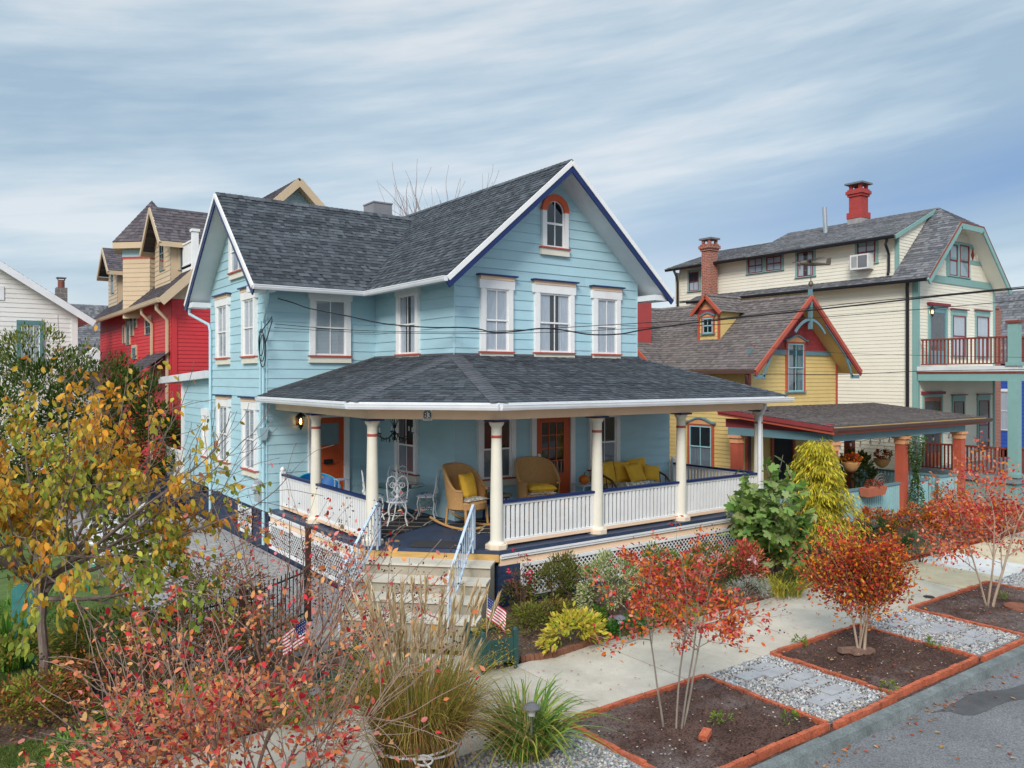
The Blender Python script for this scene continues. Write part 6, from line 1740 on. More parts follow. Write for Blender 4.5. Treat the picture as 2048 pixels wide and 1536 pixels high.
mb = MB(); mb.hexa([(5.1, 25.3, .04), (6.2, 25.3, .04), (6.2, 25.95, .04), (5.1, 25.95, .04), (5.2, 25.36, 1.0), (6.1, 25.36, 1.0), (6.1, 25.9, 1.0), (5.2, 25.9, 1.0)]); mb.hexa([(5.3, 25.36, 1.0), (6.0, 25.36, 1.0), (6.0, 25.9, 1.0), (5.3, 25.9, 1.0), (5.42, 25.45, 1.22), (5.88, 25.45, 1.22), (5.88, 25.8, 1.22), (5.42, 25.8, 1.22)])
mb.build('cover', mat('navy_vinyl_cover', (.012, .016, .04), .4, .2, 6, bump=.6, bscale=6, bdist=.04), t)
# ---- planters with flags
M_PGRN = mat('dark_green_planter_paint', (.022, .07, .065), .45, .1, 5)
def planter(x, y, rz, label):
    t = thing('planter_box', label, 'planter', (0, 0, 0), 'green planter boxes by the front walk'); w = .26
    for (a, b) in ((-w, -w), (w, -w), (w, w), (-w, w)):
        mb = MB(); mb.box(a - .035, a + .035, b - .035, b + .035, .06, .56); mb.lathe((a, b, 0), [(.02, 0), (.03, .025), (.018, .06)], 8); mb.lathe((a, b, .56), [(.04, 0), (.03, .03), (.005, .04)], 8); mb.build('post', M_PGRN, t)
    for (x0, x1, y0, y1) in ((-w + .035, w - .035, -w - .02, -w + .0), (-w + .035, w - .035, w, w + .02), (-w - .02, -w, -w + .035, w - .035), (w, w + .02, -w + .035, w - .035)):
        mb = MB(); mb.box(x0, x1, y0, y1, .12, .46)
        mb.build('panel', M_PGRN, t)
    mb = MB(); mb.box(-w, w, -w, w, .13, .41); mb.build('potting_soil', M_SOIL, t)
    turned(t, x, y, .02, rz); return t
q = on_z(986, 1337, .02); PL1 = Vector((q.x + .05, q.y + .12, .02)); planter(PL1.x, PL1.y, radians(-8), 'dark green square planter box with trailing plants beside the right side of the steps')
q = on_z(690, 1385, .02); PL2 = Vector((q.x, q.y + .1, .02)); planter(PL2.x, PL2.y, radians(-10), 'dark green square planter box half hidden behind the tall tied grass')
M_FLAGR = mat('flag_red', (.48, .03, .06), .8); M_FLAGW = mat('flag_white', (.75, .73, .72), .8); M_FLAGB = mat('flag_blue', (.02, .035, .16), .8)
def flag(x, y, z, label, rz, lean=.0, sag=.75):
    t = thing('flag', label, 'flag', (0, 0, 0), 'small american flags in the planters')
    mb = MB(); mb.tube([(0, 0, 0), (lean * .5, 0, .62)], .006, 6); mb.lathe((lean * .5, 0, .62), [(.006, 0), (.012, .01), (.003, .03)], 6); mb.build('stick', mat('pale_stick', (.5, .38, .22), .7), t)
    L, H, n, k = .42, .30, 26, 14
    def P(u, v):
        # hanging cloth: fly droops, with folds
        x_ = L * u * (1 - .55 * sag) ; z_ = .60 - v * H - sag * .36 * u ** 1.1
        y_ = .03 * sin(u * 9 + v * 2) * u
        return Vector((x_ + lean * .5 - v * .02, y_, z_))
    for nm, mm, want in (('red_stripe', M_FLAGR, 0), ('white_stripe', M_FLAGW, 1), ('canton', M_FLAGB, 2), ('star', M_FLAGW, 3)):
        mb = MB()
        if want == 3:
            for r in range(4):
                for c in range(5):
                    u, v = .035 + c * .075, .05 + r * .13
                    p = P(u, v); dx_ = (P(u + .02, v) - p); dv_ = (P(u, v + .03) - p); nn = dx_.cross(dv_).normalized() * .003
                    for s in (1, -1): mb.face([p + nn * s, p + dx_ + nn * s, p + dx_ + dv_ + nn * s, p + dv_ + nn * s])
        else:
            for i in range(n):
                for j in range(13):
                    u0, u1, v0, v1 = i / n, (i + 1) / n, j / 13, (j + 1) / 13
                    w_ = 2 if (u0 < .39 and j < 7) else (j % 2)
                    if w_ == want: mb.face([P(u0, v0), P(u1, v0), P(u1, v1), P(u0, v1)])
        mb.build(nm, mm, t)
    turned(t, x, y, z, rz)
flag(PL1.x - .05, PL1.y + .05, .42, 'small american flag hanging in the planter box beside the steps', radians(-35), .03, .62)
flag(PL2.x - .22, PL2.y + .05, .42, 'small american flag leaning left in the planter box behind the tall grass', radians(160), .5, .5)
# ---- path lights
def path_light(px, py, h, label, zb=.03, at_=None):
    q = on_z(px, py, zb) if at_ is None else at_
    t = thing('path_light', label, 'path light', (q.x, q.y, zb), 'solar path lights')
    mb = MB(); mb.tube([(q.x, q.y, zb), (q.x, q.y, zb + h)], .011, 6); mb.build('stake', mat('grey_metal', (.25, .26, .28), .4, metal=.5), t)
    mb = MB(); mb.lathe((q.x, q.y, zb + h - .09), [(.03, 0), (.042, .01), (.042, .08), (.03, .09)], 10); mb.build('lens', mat('frosted_lens', (.55, .56, .56), .3), t, True)
    mb = MB(); mb.lathe((q.x, q.y, zb + h), [(.10, 0), (.095, .012), (.05, .045), (.01, .055)], 12); mb.build('hood', mat('light_hood', (.12, .125, .14), .35), t)
path_light(1240, 1279, .34, 'grey solar path light at the edge of the blue house flower bed')
path_light(1063, 1530, .62, 'black solar path light standing in the kerbside daylily clump', .03)
path_light(634, 1450, .40, 'grey solar path light left of the tall tied grass')
# ---- fence posts and iron picket panels at the left of the walk
M_RUST = mat('rusty_dark_steel', (.075, .032, .022), .75, .3, 6)
fp = [(2.3, 11.55), (3.75, 12.1), (5.2, 13.15)]
t = thing('iron_fence', 'low black iron picket fence with rusty posts across the left garden', 'fence', (3.75, 12.1, 0))
for (x, y) in fp:
    h = 1.62 if x > 5 else 1.1
    mb = MB(); mb.box(x - .04, x + .04, y - .04, y + .04, 0, h); mb.box(x - .05, x + .05, y - .05, y + .05, h, h + .03); mb.build('post', M_RUST, t)
for i in range(2):
    a, b = Vector((*fp[i], 0)), Vector((*fp[i + 1], 0)); mb = MB(); d = (b - a)
    for z in (.2, .9): mb.bar(a + ZUP * z, b + ZUP * z, .025, .025)
    n = int(d.length / .11)
    for k in range(1, n): p = a + d * k / n; mb.bar(p + ZUP * .05, p + ZUP * 1.0, .014, .014, up=Vector((0, 1, 0)))
    mb.build('picket_panel', M_BLACK, t)
t = thing('turquoise_fence_panel', 'weathered turquoise painted fence panel behind the left cherry tree trunk', 'fence', (1.2, 13.4, 0))
q0, q1_ = on_z(28, 1335, 0), on_z(72, 1330, 0)
mb = MB(); d = (q1_ - q0)
for i in range(9): p = q0 + d * i / 9; mb.bar(p, p + ZUP * (1.15 + .03 * (i % 3)), .06, .018, up=Vector((0, 1, 0)))
mb.build('pickets', mat('turquoise_paint', (.12, .42, .42), .6, .2, 5), t)
t = thing('iron_urn_stand', 'black iron plant stand standing among the foreground left shrubs', 'plant stand', on_z(212, 1440, 0))
q = on_z(212, 1440, 0)
mb = MB()
for k in range(14): a = 2 * pi * k / 14; mb.tube([(q.x + .14 * cos(a), q.y + .14 * sin(a), .35), (q.x + .17 * cos(a), q.y + .17 * sin(a), .68)], .008, 5)
for z, r in ((.35, .14), (.52, .155), (.68, .17)): mb.tube([(q.x + r * cos(2 * pi * k / 18), q.y + r * sin(2 * pi * k / 18), z) for k in range(18)], .009, 5, closed=True)
mb.build('basket', M_BLACK, t)
mb = MB(); mb.lathe((q.x, q.y, 0), [(.14, 0), (.12, .03), (.04, .06), (.035, .3), (.12, .34)], 12); mb.build('pedestal', M_BLACK, t)
# ---- yellow cottage porch things
def basket(px, py, y, label):
    q = on_y(px, py, y)
    t = thing('hanging_basket', label, 'hanging basket', q, 'hanging baskets on the yellow cottage porch')
    mb = MB(); mb.lathe((q.x, q.y, q.z - .26), [(.05, 0), (.15, .06), (.22, .18), (.25, .26), (.24, .27)], 16); mb.build('basket', mat('coir_basket', (.50, .27, .10), .9, .25, 20, bump=.5), t, True)
    for k in range(3): a = 2 * pi * k / 3; mb = MB(); mb.tube([(q.x + .24 * cos(a), q.y + .24 * sin(a), q.z), (q.x, q.y, 2.56)], .004, 4); mb.build('chain', M_BLACK, t)
    return q
HB = [basket(1702, 925, 12.25, 'coir hanging basket of orange mums left of the second terracotta post'), basket(1764, 918, 13.0, 'coir hanging basket of red orange mums right of the second terracotta post')]
t = thing('flower_box', 'terracotta coloured flower box hung on the aqua railing', 'flower box', (21.7, 11.9, 1.0)); c = on_y(1745, 982, 11.85)
mb = MB(); mb.hexa([(c.x - .42, 11.72, c.z - .12), (c.x + .42, 11.72, c.z - .12), (c.x + .42, 11.95, c.z - .12), (c.x - .42, 11.95, c.z - .12), (c.x - .48, 11.68, c.z + .12), (c.x + .48, 11.68, c.z + .12), (c.x + .48, 11.97, c.z + .12), (c.x - .48, 11.97, c.z + .12)]); mb.build('trough', mat('terracotta_plastic', (.50, .16, .09), .6, .08, 4), t)
FBX = c
t = thing('cane_chair', 'round backed grey cane chair behind the aqua railing', 'chair', (22.2, 12.8, .28))
mb = MB(); q = on_y(1765, 968, 12.8)
for r in (.42, .33, .22): mb.tube([(q.x + r * cos(a), 12.8 + .05, .95 + r * .9 * sin(a)) for a in [pi * i / 14 for i in range(15)]], .022, 6)
for k in range(1, 8): a = pi * k / 8; mb.tube([(q.x, 12.85, .8), (q.x + .42 * cos(a), 12.85, .95 + .38 * sin(a))], .012, 5)
mb.build('backrest', mat('grey_cane', (.22, .20, .19), .7, .2, 20), t)
mb = MB(); mb.lathe((q.x, 12.55, .62), [(.3, 0), (.32, .04), (.3, .08)], 18); mb.build('seat', MATS['grey_cane'], t)
for k in range(4): a = pi / 4 + pi / 2 * k; mb = MB(); mb.tube([(q.x + .22 * cos(a), 12.55 + .22 * sin(a), .63), (q.x + .27 * cos(a), 12.55 + .27 * sin(a), .28)], .018, 6); mb.build('leg', MATS['grey_cane'], t)
# string of porch bulbs
t = thing('string_lights', 'string of small clear bulbs under the yellow cottage porch eave', 'string lights', (22, 12.2, 2.5))
mb = MB(); mb2 = MB()
prev = None
for i in range(15):
    x = 19.2 + i * .5; z = 2.5 - .05 * (i % 2); p = Vector((x, 12.16, z))
    if prev is not None: mb.tube([prev, p], .006, 4)
    mb.tube([p, p - ZUP * .06], .012, 5); prev = p
    mb2.lathe((x, 12.16, z - .16), [(.008, 0), (.03, .03), (.03, .07), (.012, .1)], 8)
mb.build('cord', M_BLACK, t); o = mb2.build('bulbs', mat('clear_bulb', (.6, .6, .56), .15), t, True); o['kind'] = 'stuff'
# ---- aeroplane weathervane, window air conditioner, lamp
t = thing('weathervane', 'bronze aeroplane weathervane on the gable finial of the yellow cottage', 'weathervane', (yrx, yov, 7.75))
wz = 7.82; M_BRZ = mat('bronze', (.16, .13, .10), .4)
mb = MB(); u_ = Vector((1, -.25, .02)).normalized(); c = Vector((yrx, yov, wz))
mb.tube([c - u_ * .45, c - u_ * .3, c + u_ * .1, c + u_ * .75], [.03, .085, .08, .025], 8); mb.build('fuselage', M_BRZ, t, True)
r_ = Vector((.25, 1, 0)).normalized()
mb = MB(); mb.bar(c - u_ * .12 - r_ * .62 + ZUP * .1, c - u_ * .12 + r_ * .62 + ZUP * .1, .2, .02); mb.build('wing', M_BRZ, t)
mb = MB(); mb.hexa([c + u_ * .58 - r_ * .01, c + u_ * .78 - r_ * .01, c + u_ * .78 + r_ * .01, c + u_ * .58 + r_ * .01, c + u_ * .64 - r_ * .01 + ZUP * .2, c + u_ * .8 - r_ * .01 + ZUP * .22, c + u_ * .8 + r_ * .01 + ZUP * .22, c + u_ * .64 + r_ * .01 + ZUP * .2]); mb.build('tail_fin', M_BRZ, t)
mb = MB(); mb.bar(c - u_ * .46 + ZUP * .2, c - u_ * .46 - ZUP * .2, .03, .01, up=u_); mb.build('propeller', M_BRZ, t)
mb = MB(); mb.tube([c - u_ * .15, c - u_ * .15 - ZUP * .2 + r_ * .1], .012, 5); mb.lathe(tuple(c - u_ * .15 - ZUP * .26 + r_ * .12), [(.01, 0), (.05, .03), (.05, .06), (.01, .09)], 8); mb.build('wheel', M_BRZ, t)
a0, zt = F_CD.hit(1712, 513); a1, zb_ = F_CD.hit(1749, 538); a0, a1 = min(a0, a1), max(a0, a1)
t = thing('air_conditioner', 'white window air conditioner under a burgundy sash of the cream house dormer', 'air conditioner', F_CD.p(a0, .2, zb_))
mb = MB(); mb.fbox(F_CD, a0, a1, .06, .42, zb_, zt); mb.build('case', mat('aged_white_plastic', (.66, .66, .64), .5), t)
mb = MB(); mb.fbox(F_CD, a0 + .06, a1 - .32, .42, .425, zb_ + .06, zt - .05); mb.build('grille', mat('grey_fin', (.16, .165, .18), .5), t)
mb = MB()
for i in range(5): mb.fbox(F_CD, a1 - .27 + i * .045, a1 - .245 + i * .045, .42, .426, zb_ + .08, zt - .06)
mb.build('louvre', MATS['grey_fin'], t)
a, z = F_CF.hit(1856, 624); t = thing('porch_lamp', 'lit dark porch lamp beside the upper balcony door of the cream house', 'lamp', F_CF.p(a, .1, z)); lant(F_CF, a + .05, z, t, .9)
# ---- utility cables
M_CABLE = mat('black_cable', (.008, .008, .010), .5, .1)
def cable(label, pts, A, B, r, name='cable'):
    F = Frame((A[0], A[1], 0), (B[0] - A[0], B[1] - A[1], 0), (-(B[1] - A[1]), B[0] - A[0], 0))
    P = []
    for px, py in pts: a, z = F.hit(px, py); P.append(F.p(a, 0, z))
    S = []
    for i in range(len(P) - 1):
        p0, p1, p2, p3 = P[max(i - 1, 0)], P[i], P[i + 1], P[min(i + 2, len(P) - 1)]
        for k in range(6):
            u = k / 6
            S.append(.5 * ((2 * p1) + (p2 - p0) * u + (2 * p0 - 5 * p1 + 4 * p2 - p3) * u * u + (3 * p1 - p0 - 3 * p2 + p3) * u ** 3))
    S.append(P[-1])
    mb = MB(); mb.tube(S, r, 6)
    return tag(mb.build(name, M_CABLE, None, True), label, 'cable', 'overhead utility cables')
A, B = (6.5, 18.75), (17.0, 3.2)
cable('thick twisted black service cable sagging across the blue gable', [(556, 597), (585, 605), (620, 617), (700, 633), (760, 646), (815, 652), (870, 655), (925, 655), (962, 659), (985, 665), (1030, 663), (1080, 657), (1125, 660), (1180, 669), (1240, 668), (1290, 659), (1400, 644), (1500, 633), (1700, 612), (1900, 590), (2120, 570)], A, B, .0135)
cable('thin black cable running just above the thick twisted one', [(550, 648), (700, 660), (870, 664), (1000, 662), (1145, 654), (1300, 645), (1440, 637), (1700, 607), (1900, 588), (2120, 566)], A, B, .007)
cable('thin black cable running just below the thick twisted one', [(548, 655), (700, 664), (870, 667), (1000, 667), (1145, 663), (1300, 655), (1500, 645), (1800, 622), (2120, 594)], A, B, .006)
cable('thin black cable from the yellow cottage corner to the right', [(1506, 752), (1540, 748), (1650, 749), (1760, 746), (1850, 742), (2120, 738)], (20.0, 15.3), (26, 4.5), .009)
cable('very thin wire over the yellow gable band', [(1500, 690), (1560, 697), (1700, 707), (1900, 712), (2120, 716)], (19.8, 15.0), (25, 4), .005)
mb = MB(); c = Vector((6.33, 18.95, 5.05))
for k in range(3): mb.tube([c + V3(.02 * k - .05, -.02 + .18 * cos(a) * (1 + .15 * k) - .1, .32 * sin(a) * (1 + .1 * k) - .1 * k) for a in [2 * pi * i / 16 for i in range(16)]], .011, 5, closed=True)
mb.tube([c + V3(0, .1, .25), c + V3(.1, -.25, .5), c + V3(.15, -.3, .62), c + V3(.17, -.24, .5), c + V3(.05, -.15, 0)], .012, 5)
tag(mb.build('cable_coil', M_CABLE), 'tangle of looped black cable at the corner of the blue house', 'cable')
# ---- trellis and bench by the fig
q0, q1_ = on_z(1572, 1125, .05), on_z(1602, 1118, .05)
t = thing('trellis', 'teal lattice trellis panel behind the fig tree', 'trellis', (q0.x, q0.y, 0))
F_T = Frame((q0.x - .5, q0.y + .3, 0), (1, .15, 0), (.15, -1, 0)); mb = MB(); lattice(mb, F_T, 0, 1.2, .25, 1.3); mb.build('panel', mat('teal_lattice_paint', (.05, .25, .25), .6), t)
q = on_z(1562, 1133, .05); t = thing('garden_stool', 'small weathered wooden bench under the fig tree', 'bench', (q.x, q.y, .05))
mb = MB(); mb.box(q.x - .35, q.x + .35, q.y - .13, q.y + .13, .38, .42); mb.build('seat', mat('weathered_wood', (.16, .10, .065), .8, .25, 8), t)
for s in (-.28, .28): mb = MB(); mb.box(q.x + s - .025, q.x + s + .025, q.y - .1, q.y + .1, .05, .379); mb.build('leg', MATS['weathered_wood'], t)
# ================================================================ plants
M_LEAF = leaf_mat('leaf', .3, .55)
M_LEAFW = leaf_mat('waxy_leaf', .2, .4)
M_DRY = leaf_mat('dry_grass', .25, .8)
M_BARK = mat('grey_bark', (.17, .13, .11), .85, .3, 14, bump=.6, bscale=50, fine=.2, stretch=(1, 1, .3))
M_BARKP = mat('pale_crape_bark', (.36, .27, .20), .7, .25, 9, bump=.3, bscale=30, stretch=(1, 1, .4))
M_BARKG = mat('grey_crape_bark', (.25, .21, .175), .7, .25, 9, bump=.3, bscale=30, stretch=(1, 1, .4))
M_TWIG3 = mat('grey_brown_twig', (.26, .18, .14), .8, .25, 10)
M_TWIG2 = mat('red_brown_twig', (.20, .10, .075), .8, .25, 10)
M_TWIG = mat('brown_twig', (.13, .072, .050), .8, .25, 10)
def norm(a): return a / np.maximum(np.linalg.norm(a, axis=-1, keepdims=True), 1e-9)
def tmpl(kind):
    if kind == 'oval': v = [(0, 0, 0), (.28, .36, .05), (.65, .34, .05), (1, 0, -.06), (.65, -.34, .05), (.28, -.36, .05), (.45, 0, -.03)]
    elif kind == 'lance': v = [(0, 0, 0), (.3, .5, .03), (.68, .36, .02), (1, 0, -.06), (.68, -.36, .02), (.3, -.5, .03), (.5, 0, -.03)]
    elif kind == 'tri': return np.array([(0, 0, 0), (.5, .5, .05), (1, 0, -.03), (.5, -.5, .05)]), np.array([(0, 2, 1), (0, 3, 2)])
    elif kind == 'fig':
        o = []
        for i in range(27):
            a = radians(-155 + 310 * i / 26); c_ = abs(cos(a * 2.62)); r = (.40 + .60 * c_ ** .55) * (1 - .33 * (abs(a) / pi) ** 1.2)
            o.append((.34 + r * .66 * cos(a), r * .66 * sin(a), .06 - .08 * c_))
        v = [(.3, 0, -.02)] + o
        n = len(o)
        return np.array(v), np.array([(0, 1 + i, 1 + (i + 1) % n) for i in range(n)])
    return np.array(v), np.array([(6, 1, 0), (6, 2, 1), (6, 3, 2), (6, 4, 3), (6, 5, 4), (6, 0, 5)])

def leafset(name, P, D, L, pal, parent=None, kind='oval', asp=.5, m=None, wts=None, nup=.6, jit=.16, weight=None, kindtag=None):
    P = np.asarray(P, float); N = len(P); D = norm(np.asarray(D, float))
    L = np.broadcast_to(np.asarray(L, float), (N,)).copy() * NR.uniform(.75, 1.2, N)
    up = np.array([0, 0, 1.]) * nup + NR.normal(0, .6, (N, 3))
    Nn = norm(up - D * (up * D).sum(-1, keepdims=True)); S = np.cross(Nn, D)
    tv, tf = tmpl(kind)
    V = P[:, None] + L[:, None, None] * (tv[None, :, 0:1] * D[:, None] + tv[None, :, 1:2] * asp * S[:, None] * (2 if kind in ('oval', 'lance', 'tri') and False else 1) + tv[None, :, 2:3] * Nn[:, None])
    Fc = (tf[None] + (np.arange(N) * len(tv))[:, None, None]).reshape(-1, 3)
    pal = np.array(pal); idx = NR.choice(len(pal), N, p=None if wts is None else np.array(wts) / np.sum(wts))
    if weight is not None: idx = weight
    C = pal[idx] * NR.uniform(1 - jit, 1 + jit, (N, 1)) * NR.uniform(.94, 1.06, (N, 3))
    C = np.repeat(np.clip(C, .004, .95), len(tv), 0)
    o = ORG[parent.name] if parent is not None else Vector((0, 0, 0))
    return fast_mesh(name, V.reshape(-1, 3) - np.array(o), Fc, C, m or M_LEAF, parent)

def rdir(n, zlo=-1, zhi=1):
    z = NR.uniform(zlo, zhi, n); a = NR.uniform(0, 2 * pi, n); r = np.sqrt(1 - z * z)
    return np.stack([r * np.cos(a), r * np.sin(a), z], -1)

def cloud(c, rad, n, clumps=30, cr=.28, zlo=-.7, surf=.6):
    """leaf sites in clumps spread through an ellipsoid; returns points and outward directions"""
    d = rdir(clumps, zlo, 1); q = d * (surf + (1 - surf) * NR.uniform(0, 1, (clumps, 1)) ** .5) * NR.uniform(.8, 1.12, (clumps, 1))
    cc = np.array(c) + q * np.array(rad)
    k = NR.integers(0, clumps, n)
    off = rdir(n) * (NR.uniform(0, 1, (n, 1)) ** .45) * cr * NR.uniform(.6, 1.2, (clumps, 1))[k] * np.mean(rad)
    P = cc[k] + off
    return P, norm(off + .35 * (P - np.array(c))), k

def blades(name, n, c, r, L, lean, droop, w, pal, parent=None, segs=6, m=None, wts=None, az=None, tipw=.15, flare=0):
    a = NR.uniform(0, 2 * pi, n) if az is None else NR.uniform(az[0], az[1], n)
    rr = r * np.sqrt(NR.uniform(0, 1, n)); a0 = a + NR.normal(0, .5, n)
    B = np.stack([c[0] + rr * np.cos(a0), c[1] + rr * np.sin(a0), np.full(n, c[2])], -1)
    Lg = NR.uniform(L[0], L[1], n); le = NR.uniform(lean[0], lean[1], n); dr = NR.uniform(droop[0], droop[1], n)
    t = np.linspace(0, 1, segs + 1)[None]
    hx = Lg[:, None] * (le[:, None] * t + dr[:, None] * .55 * t ** 2.4)
    hz = Lg[:, None] * (t * np.sqrt(np.maximum(.1, 1 - le[:, None] ** 2)) - dr[:, None] * .62 * t ** 3)
    H = np.stack([np.cos(a), np.sin(a), np.zeros(n)], -1)
    tw = NR.uniform(-.9, .9, n); S = np.stack([-np.sin(a + tw), np.cos(a + tw), np.zeros(n)], -1)
    wig = NR.normal(0, .02, (n, 1)) * np.sin(t * 5)
    Cn = B[:, None] + H[:, None] * hx[..., None] + S[:, None] * (wig * Lg[:, None])[..., None]; Cn[..., 2] = np.maximum(Cn[..., 2] + hz, c[2] + .004)
    wd = (w * NR.uniform(.7, 1.3, n))[:, None] * (1 - (1 - tipw) * t ** 1.5)
    V = np.stack([Cn - S[:, None] * wd[..., None] / 2, Cn + S[:, None] * wd[..., None] / 2], 2).reshape(-1, 3)
    i = (np.arange(n) * (segs + 1) * 2)[:, None] + (np.arange(segs) * 2)[None]
    Fc = np.stack([i, i + 1, i + 3, i + 2], -1).reshape(-1, 4)
    pal = np.array(pal); C = pal[NR.choice(len(pal), n, p=None if wts is None else np.array(wts) / np.sum(wts))] * NR.uniform(.8, 1.2, (n, 1))
    C = np.repeat(C, (segs + 1) * 2, 0)
    o = ORG[parent.name] if parent is not None else Vector((0, 0, 0))
    ob = fast_mesh(name, V - np.array(o), Fc, C, m or M_LEAF, parent)
    return ob, Cn[:, -1], norm(Cn[:, -1] - Cn[:, -2])

def grow(p, d, L, r, lvl, cfg, out, tips):
    n = cfg.get('seg', 6); pts = [Vector(p)]; rs = [r]; d = Vector(d).normalized(); p = Vector(p)
    dirs = [d.copy()]
    tr = cfg['trop'][lvl]; wob = cfg['wob'][lvl]
    for i in range(n):
        d = (d + Vector((rnd.gauss(0, wob), rnd.gauss(0, wob), rnd.gauss(0, wob) + tr))).normalized()
        p = p + d * (L / n); pts.append(p.copy()); dirs.append(d.copy())
        rs.append(r + (r * cfg['taper'][lvl] - r) * (i + 1) / n)
    out.append((pts, rs, lvl))
    if lvl == 0:
        for i in range(1, n + 1): tips.append((pts[i], dirs[i], i / n))
        return
    k = cfg['n'][lvl]; k = rnd.randint(k[0], k[1])
    for j in range(k):
        t = cfg['from'][lvl] + (1 - cfg['from'][lvl]) * (j + rnd.random() * .8) / max(1, k)
        f = min(n - 1e-3, t * n); i = int(f); q = pts[i].lerp(pts[i + 1], f - i); dd = dirs[i]
        a = rnd.uniform(0, 2 * pi); s = dd.cross(Vector((cos(a), sin(a), .3 * sin(a * 2)))).normalized()
        ang = radians(rnd.uniform(*cfg['ang'][lvl]))
        nd = dd * cos(ang) + s * sin(ang)
        nd.z += cfg.get('flat', 0) * -nd.z
        grow(q, nd, L * rnd.uniform(*cfg['ratio'][lvl]), rs[i] * cfg.get('rr', .6), lvl - 1, cfg, out, tips)
    if cfg.get('lead', True): grow(pts[-1], d, L * cfg['ratio'][lvl][1] * .9, rs[-1], lvl - 1, cfg, out, tips)

def wood(parts, parent, m, name='trunk', minr=.0025, lo=0):
    mb = MB()
    for pts, rs, lvl in parts: mb.tube(pts, [max(minr, x) for x in rs], 8 if rs[0] > .03 else (6 if rs[0] > .012 else 4))
    return mb.build(name, m, parent, True)

def sites(tips, per, spread):
    wv = np.repeat(np.exp(NR.normal(0, 1.0, (len(tips) + 5) // 6)), 6)[:len(tips)]; i = NR.choice(len(tips), per, p=wv / wv.sum()); P = np.array([tuple(t[0]) for t in tips]); D = np.array([tuple(t[1]) for t in tips])
    return P[i] + NR.normal(0, spread, (per, 3)), D[i]

def shrub(name, label, cat, c, rad, n, L, pal, group=None, clumps=30, cr=.3, kind='oval', asp=.5, wts=None, zlo=-.5, stem=True, surf=.55, m=None, tipup=.2, base=None):
    b = Vector((c[0], c[1], max(0, c[2] - rad[2] * 1.0)) if base is None else base)
    t = thing(name, label, cat, b, group)
    P, D, k = cloud(c, rad, n, clumps, cr, zlo, surf)
    P[:, 2] = np.maximum(P[:, 2], b.z + .03); D[:, 2] += tipup
    tone = NR.uniform(.75, 1.2, clumps)[k]
    leafset('foliage', P, D, L, pal, t, kind, asp, m, wts)
    if stem:
        mb = MB()
        for s in range(stem if stem is not True else 7):
            a = rnd.uniform(0, 2 * pi); q = rnd.uniform(.3, .8)
            e = Vector((c[0] + rad[0] * q * cos(a), c[1] + rad[1] * q * sin(a), c[2] + rad[2] * rnd.uniform(-.1, .6)))
            mid = b.lerp(e, .5) + V3(0, 0, .1 * rad[2])
            mb.tube([b + V3(.03 * cos(a), .03 * sin(a), -.02), mid, e], [.012 + .01 * rad[2], .009, .004], 5)
        mb.build('stem', M_TWIG, t, True)
    return t

def berries(name, P, r, col, parent, m):
    P = np.asarray(P); n = len(P)
    ov = np.array([(1, 0, 0), (0, 1, 0), (-1, 0, 0), (0, -1, 0), (0, 0, 1), (0, 0, -1)], float)
    of = np.array([(0, 1, 4), (1, 2, 4), (2, 3, 4), (3, 0, 4), (1, 0, 5), (2, 1, 5), (3, 2, 5), (0, 3, 5)])
    V = (P[:, None] + ov[None] * (r * NR.uniform(.7, 1.3, (n, 1)))[:, None]).reshape(-1, 3)
    o = ORG[parent.name]
    ob = fast_mesh(name, V - np.array(o), (of[None] + (np.arange(n) * 6)[:, None, None]).reshape(-1, 3), np.tile(np.array(col), (n * 6, 1)), m, parent, True)
    ob['kind'] = 'stuff'
    return ob

RED = [(.55, .04, .05), (.62, .09, .05), (.66, .20, .06), (.42, .02, .035), (.62, .14, .12), (.68, .26, .18)]
ORA = [(.62, .13, .02), (.66, .22, .02), (.55, .06, .03), (.42, .05, .04), (.60, .30, .04), (.30, .035, .04)]
CHE = [(.64, .30, .03), (.58, .38, .05), (.42, .39, .06), (.29, .33, .05), (.62, .22, .04), (.19, .25, .04), (.52, .32, .05)]
GRN = [(.07, .14, .02), (.10, .19, .03), (.05, .10, .02), (.14, .22, .04)]
# ---------------------------------------------------------------- cherry tree at the left
def image_dir(right, up, toward=0.0):
    return Vector((CS * right - SN * toward, -SN * right - CS * toward, up))
b = on_z(86, 1395, 0)
t = thing('cherry_tree', 'spreading ornamental cherry tree with drooping orange, yellow and green autumn leaves at the left', 'tree', b)
out, tips = [], []
fork = b + V3(.0, .0, 1.38)
out.append(([b + V3(0, 0, -.05), b + V3(.02, 0, .5), b + V3(-.02, .02, 1.0), fork], [.075, .06, .056, .06], 3))
cfg = dict(n=[0, (4, 6), (5, 7)], trop=[-.02, .035, .05], wob=[.10, .07, .06], taper=[.35, .4, .35], ang=[None, (25, 60), (30, 65)], ratio=[None, (.42, .62), (.42, .62)], seg=7, rr=.55, **{'from': [0, .15, .2]})
for (rt, u, tw, L) in ((-.9, .5, .2, 1.9), (-.35, .9, -.4, 1.9), (.15, 1.0, .25, 2.0), (.65, .75, -.2, 1.9), (1.0, .45, .25, 2.0), (1.0, .22, -.25, 2.3), (.9, .6, -.6, 1.8), (-.8, .25, -.3, 1.8), (.85, .12, .3, 2.1), (.4, .5, .7, 1.9), (-.6, .7, .3, 1.9), (.4, .9, -.5, 2.0), (-.1, .6, .8, 1.6), (.75, .40, -.1, 2.0)):
    grow(fork + V3(0, 0, rnd.uniform(-.15, .25)), image_dir(rt, u, tw), L, .034, 2, cfg, out, tips)
out = [o for o in out]
wood(out, t, M_BARK, 'trunk', .004)
tips = [q for q in tips if q[0].z > .95]
P, D = sites(tips, 8000, .05)
rr_ = (P[:, 0] - b.x) * CS - (P[:, 1] - b.y) * SN
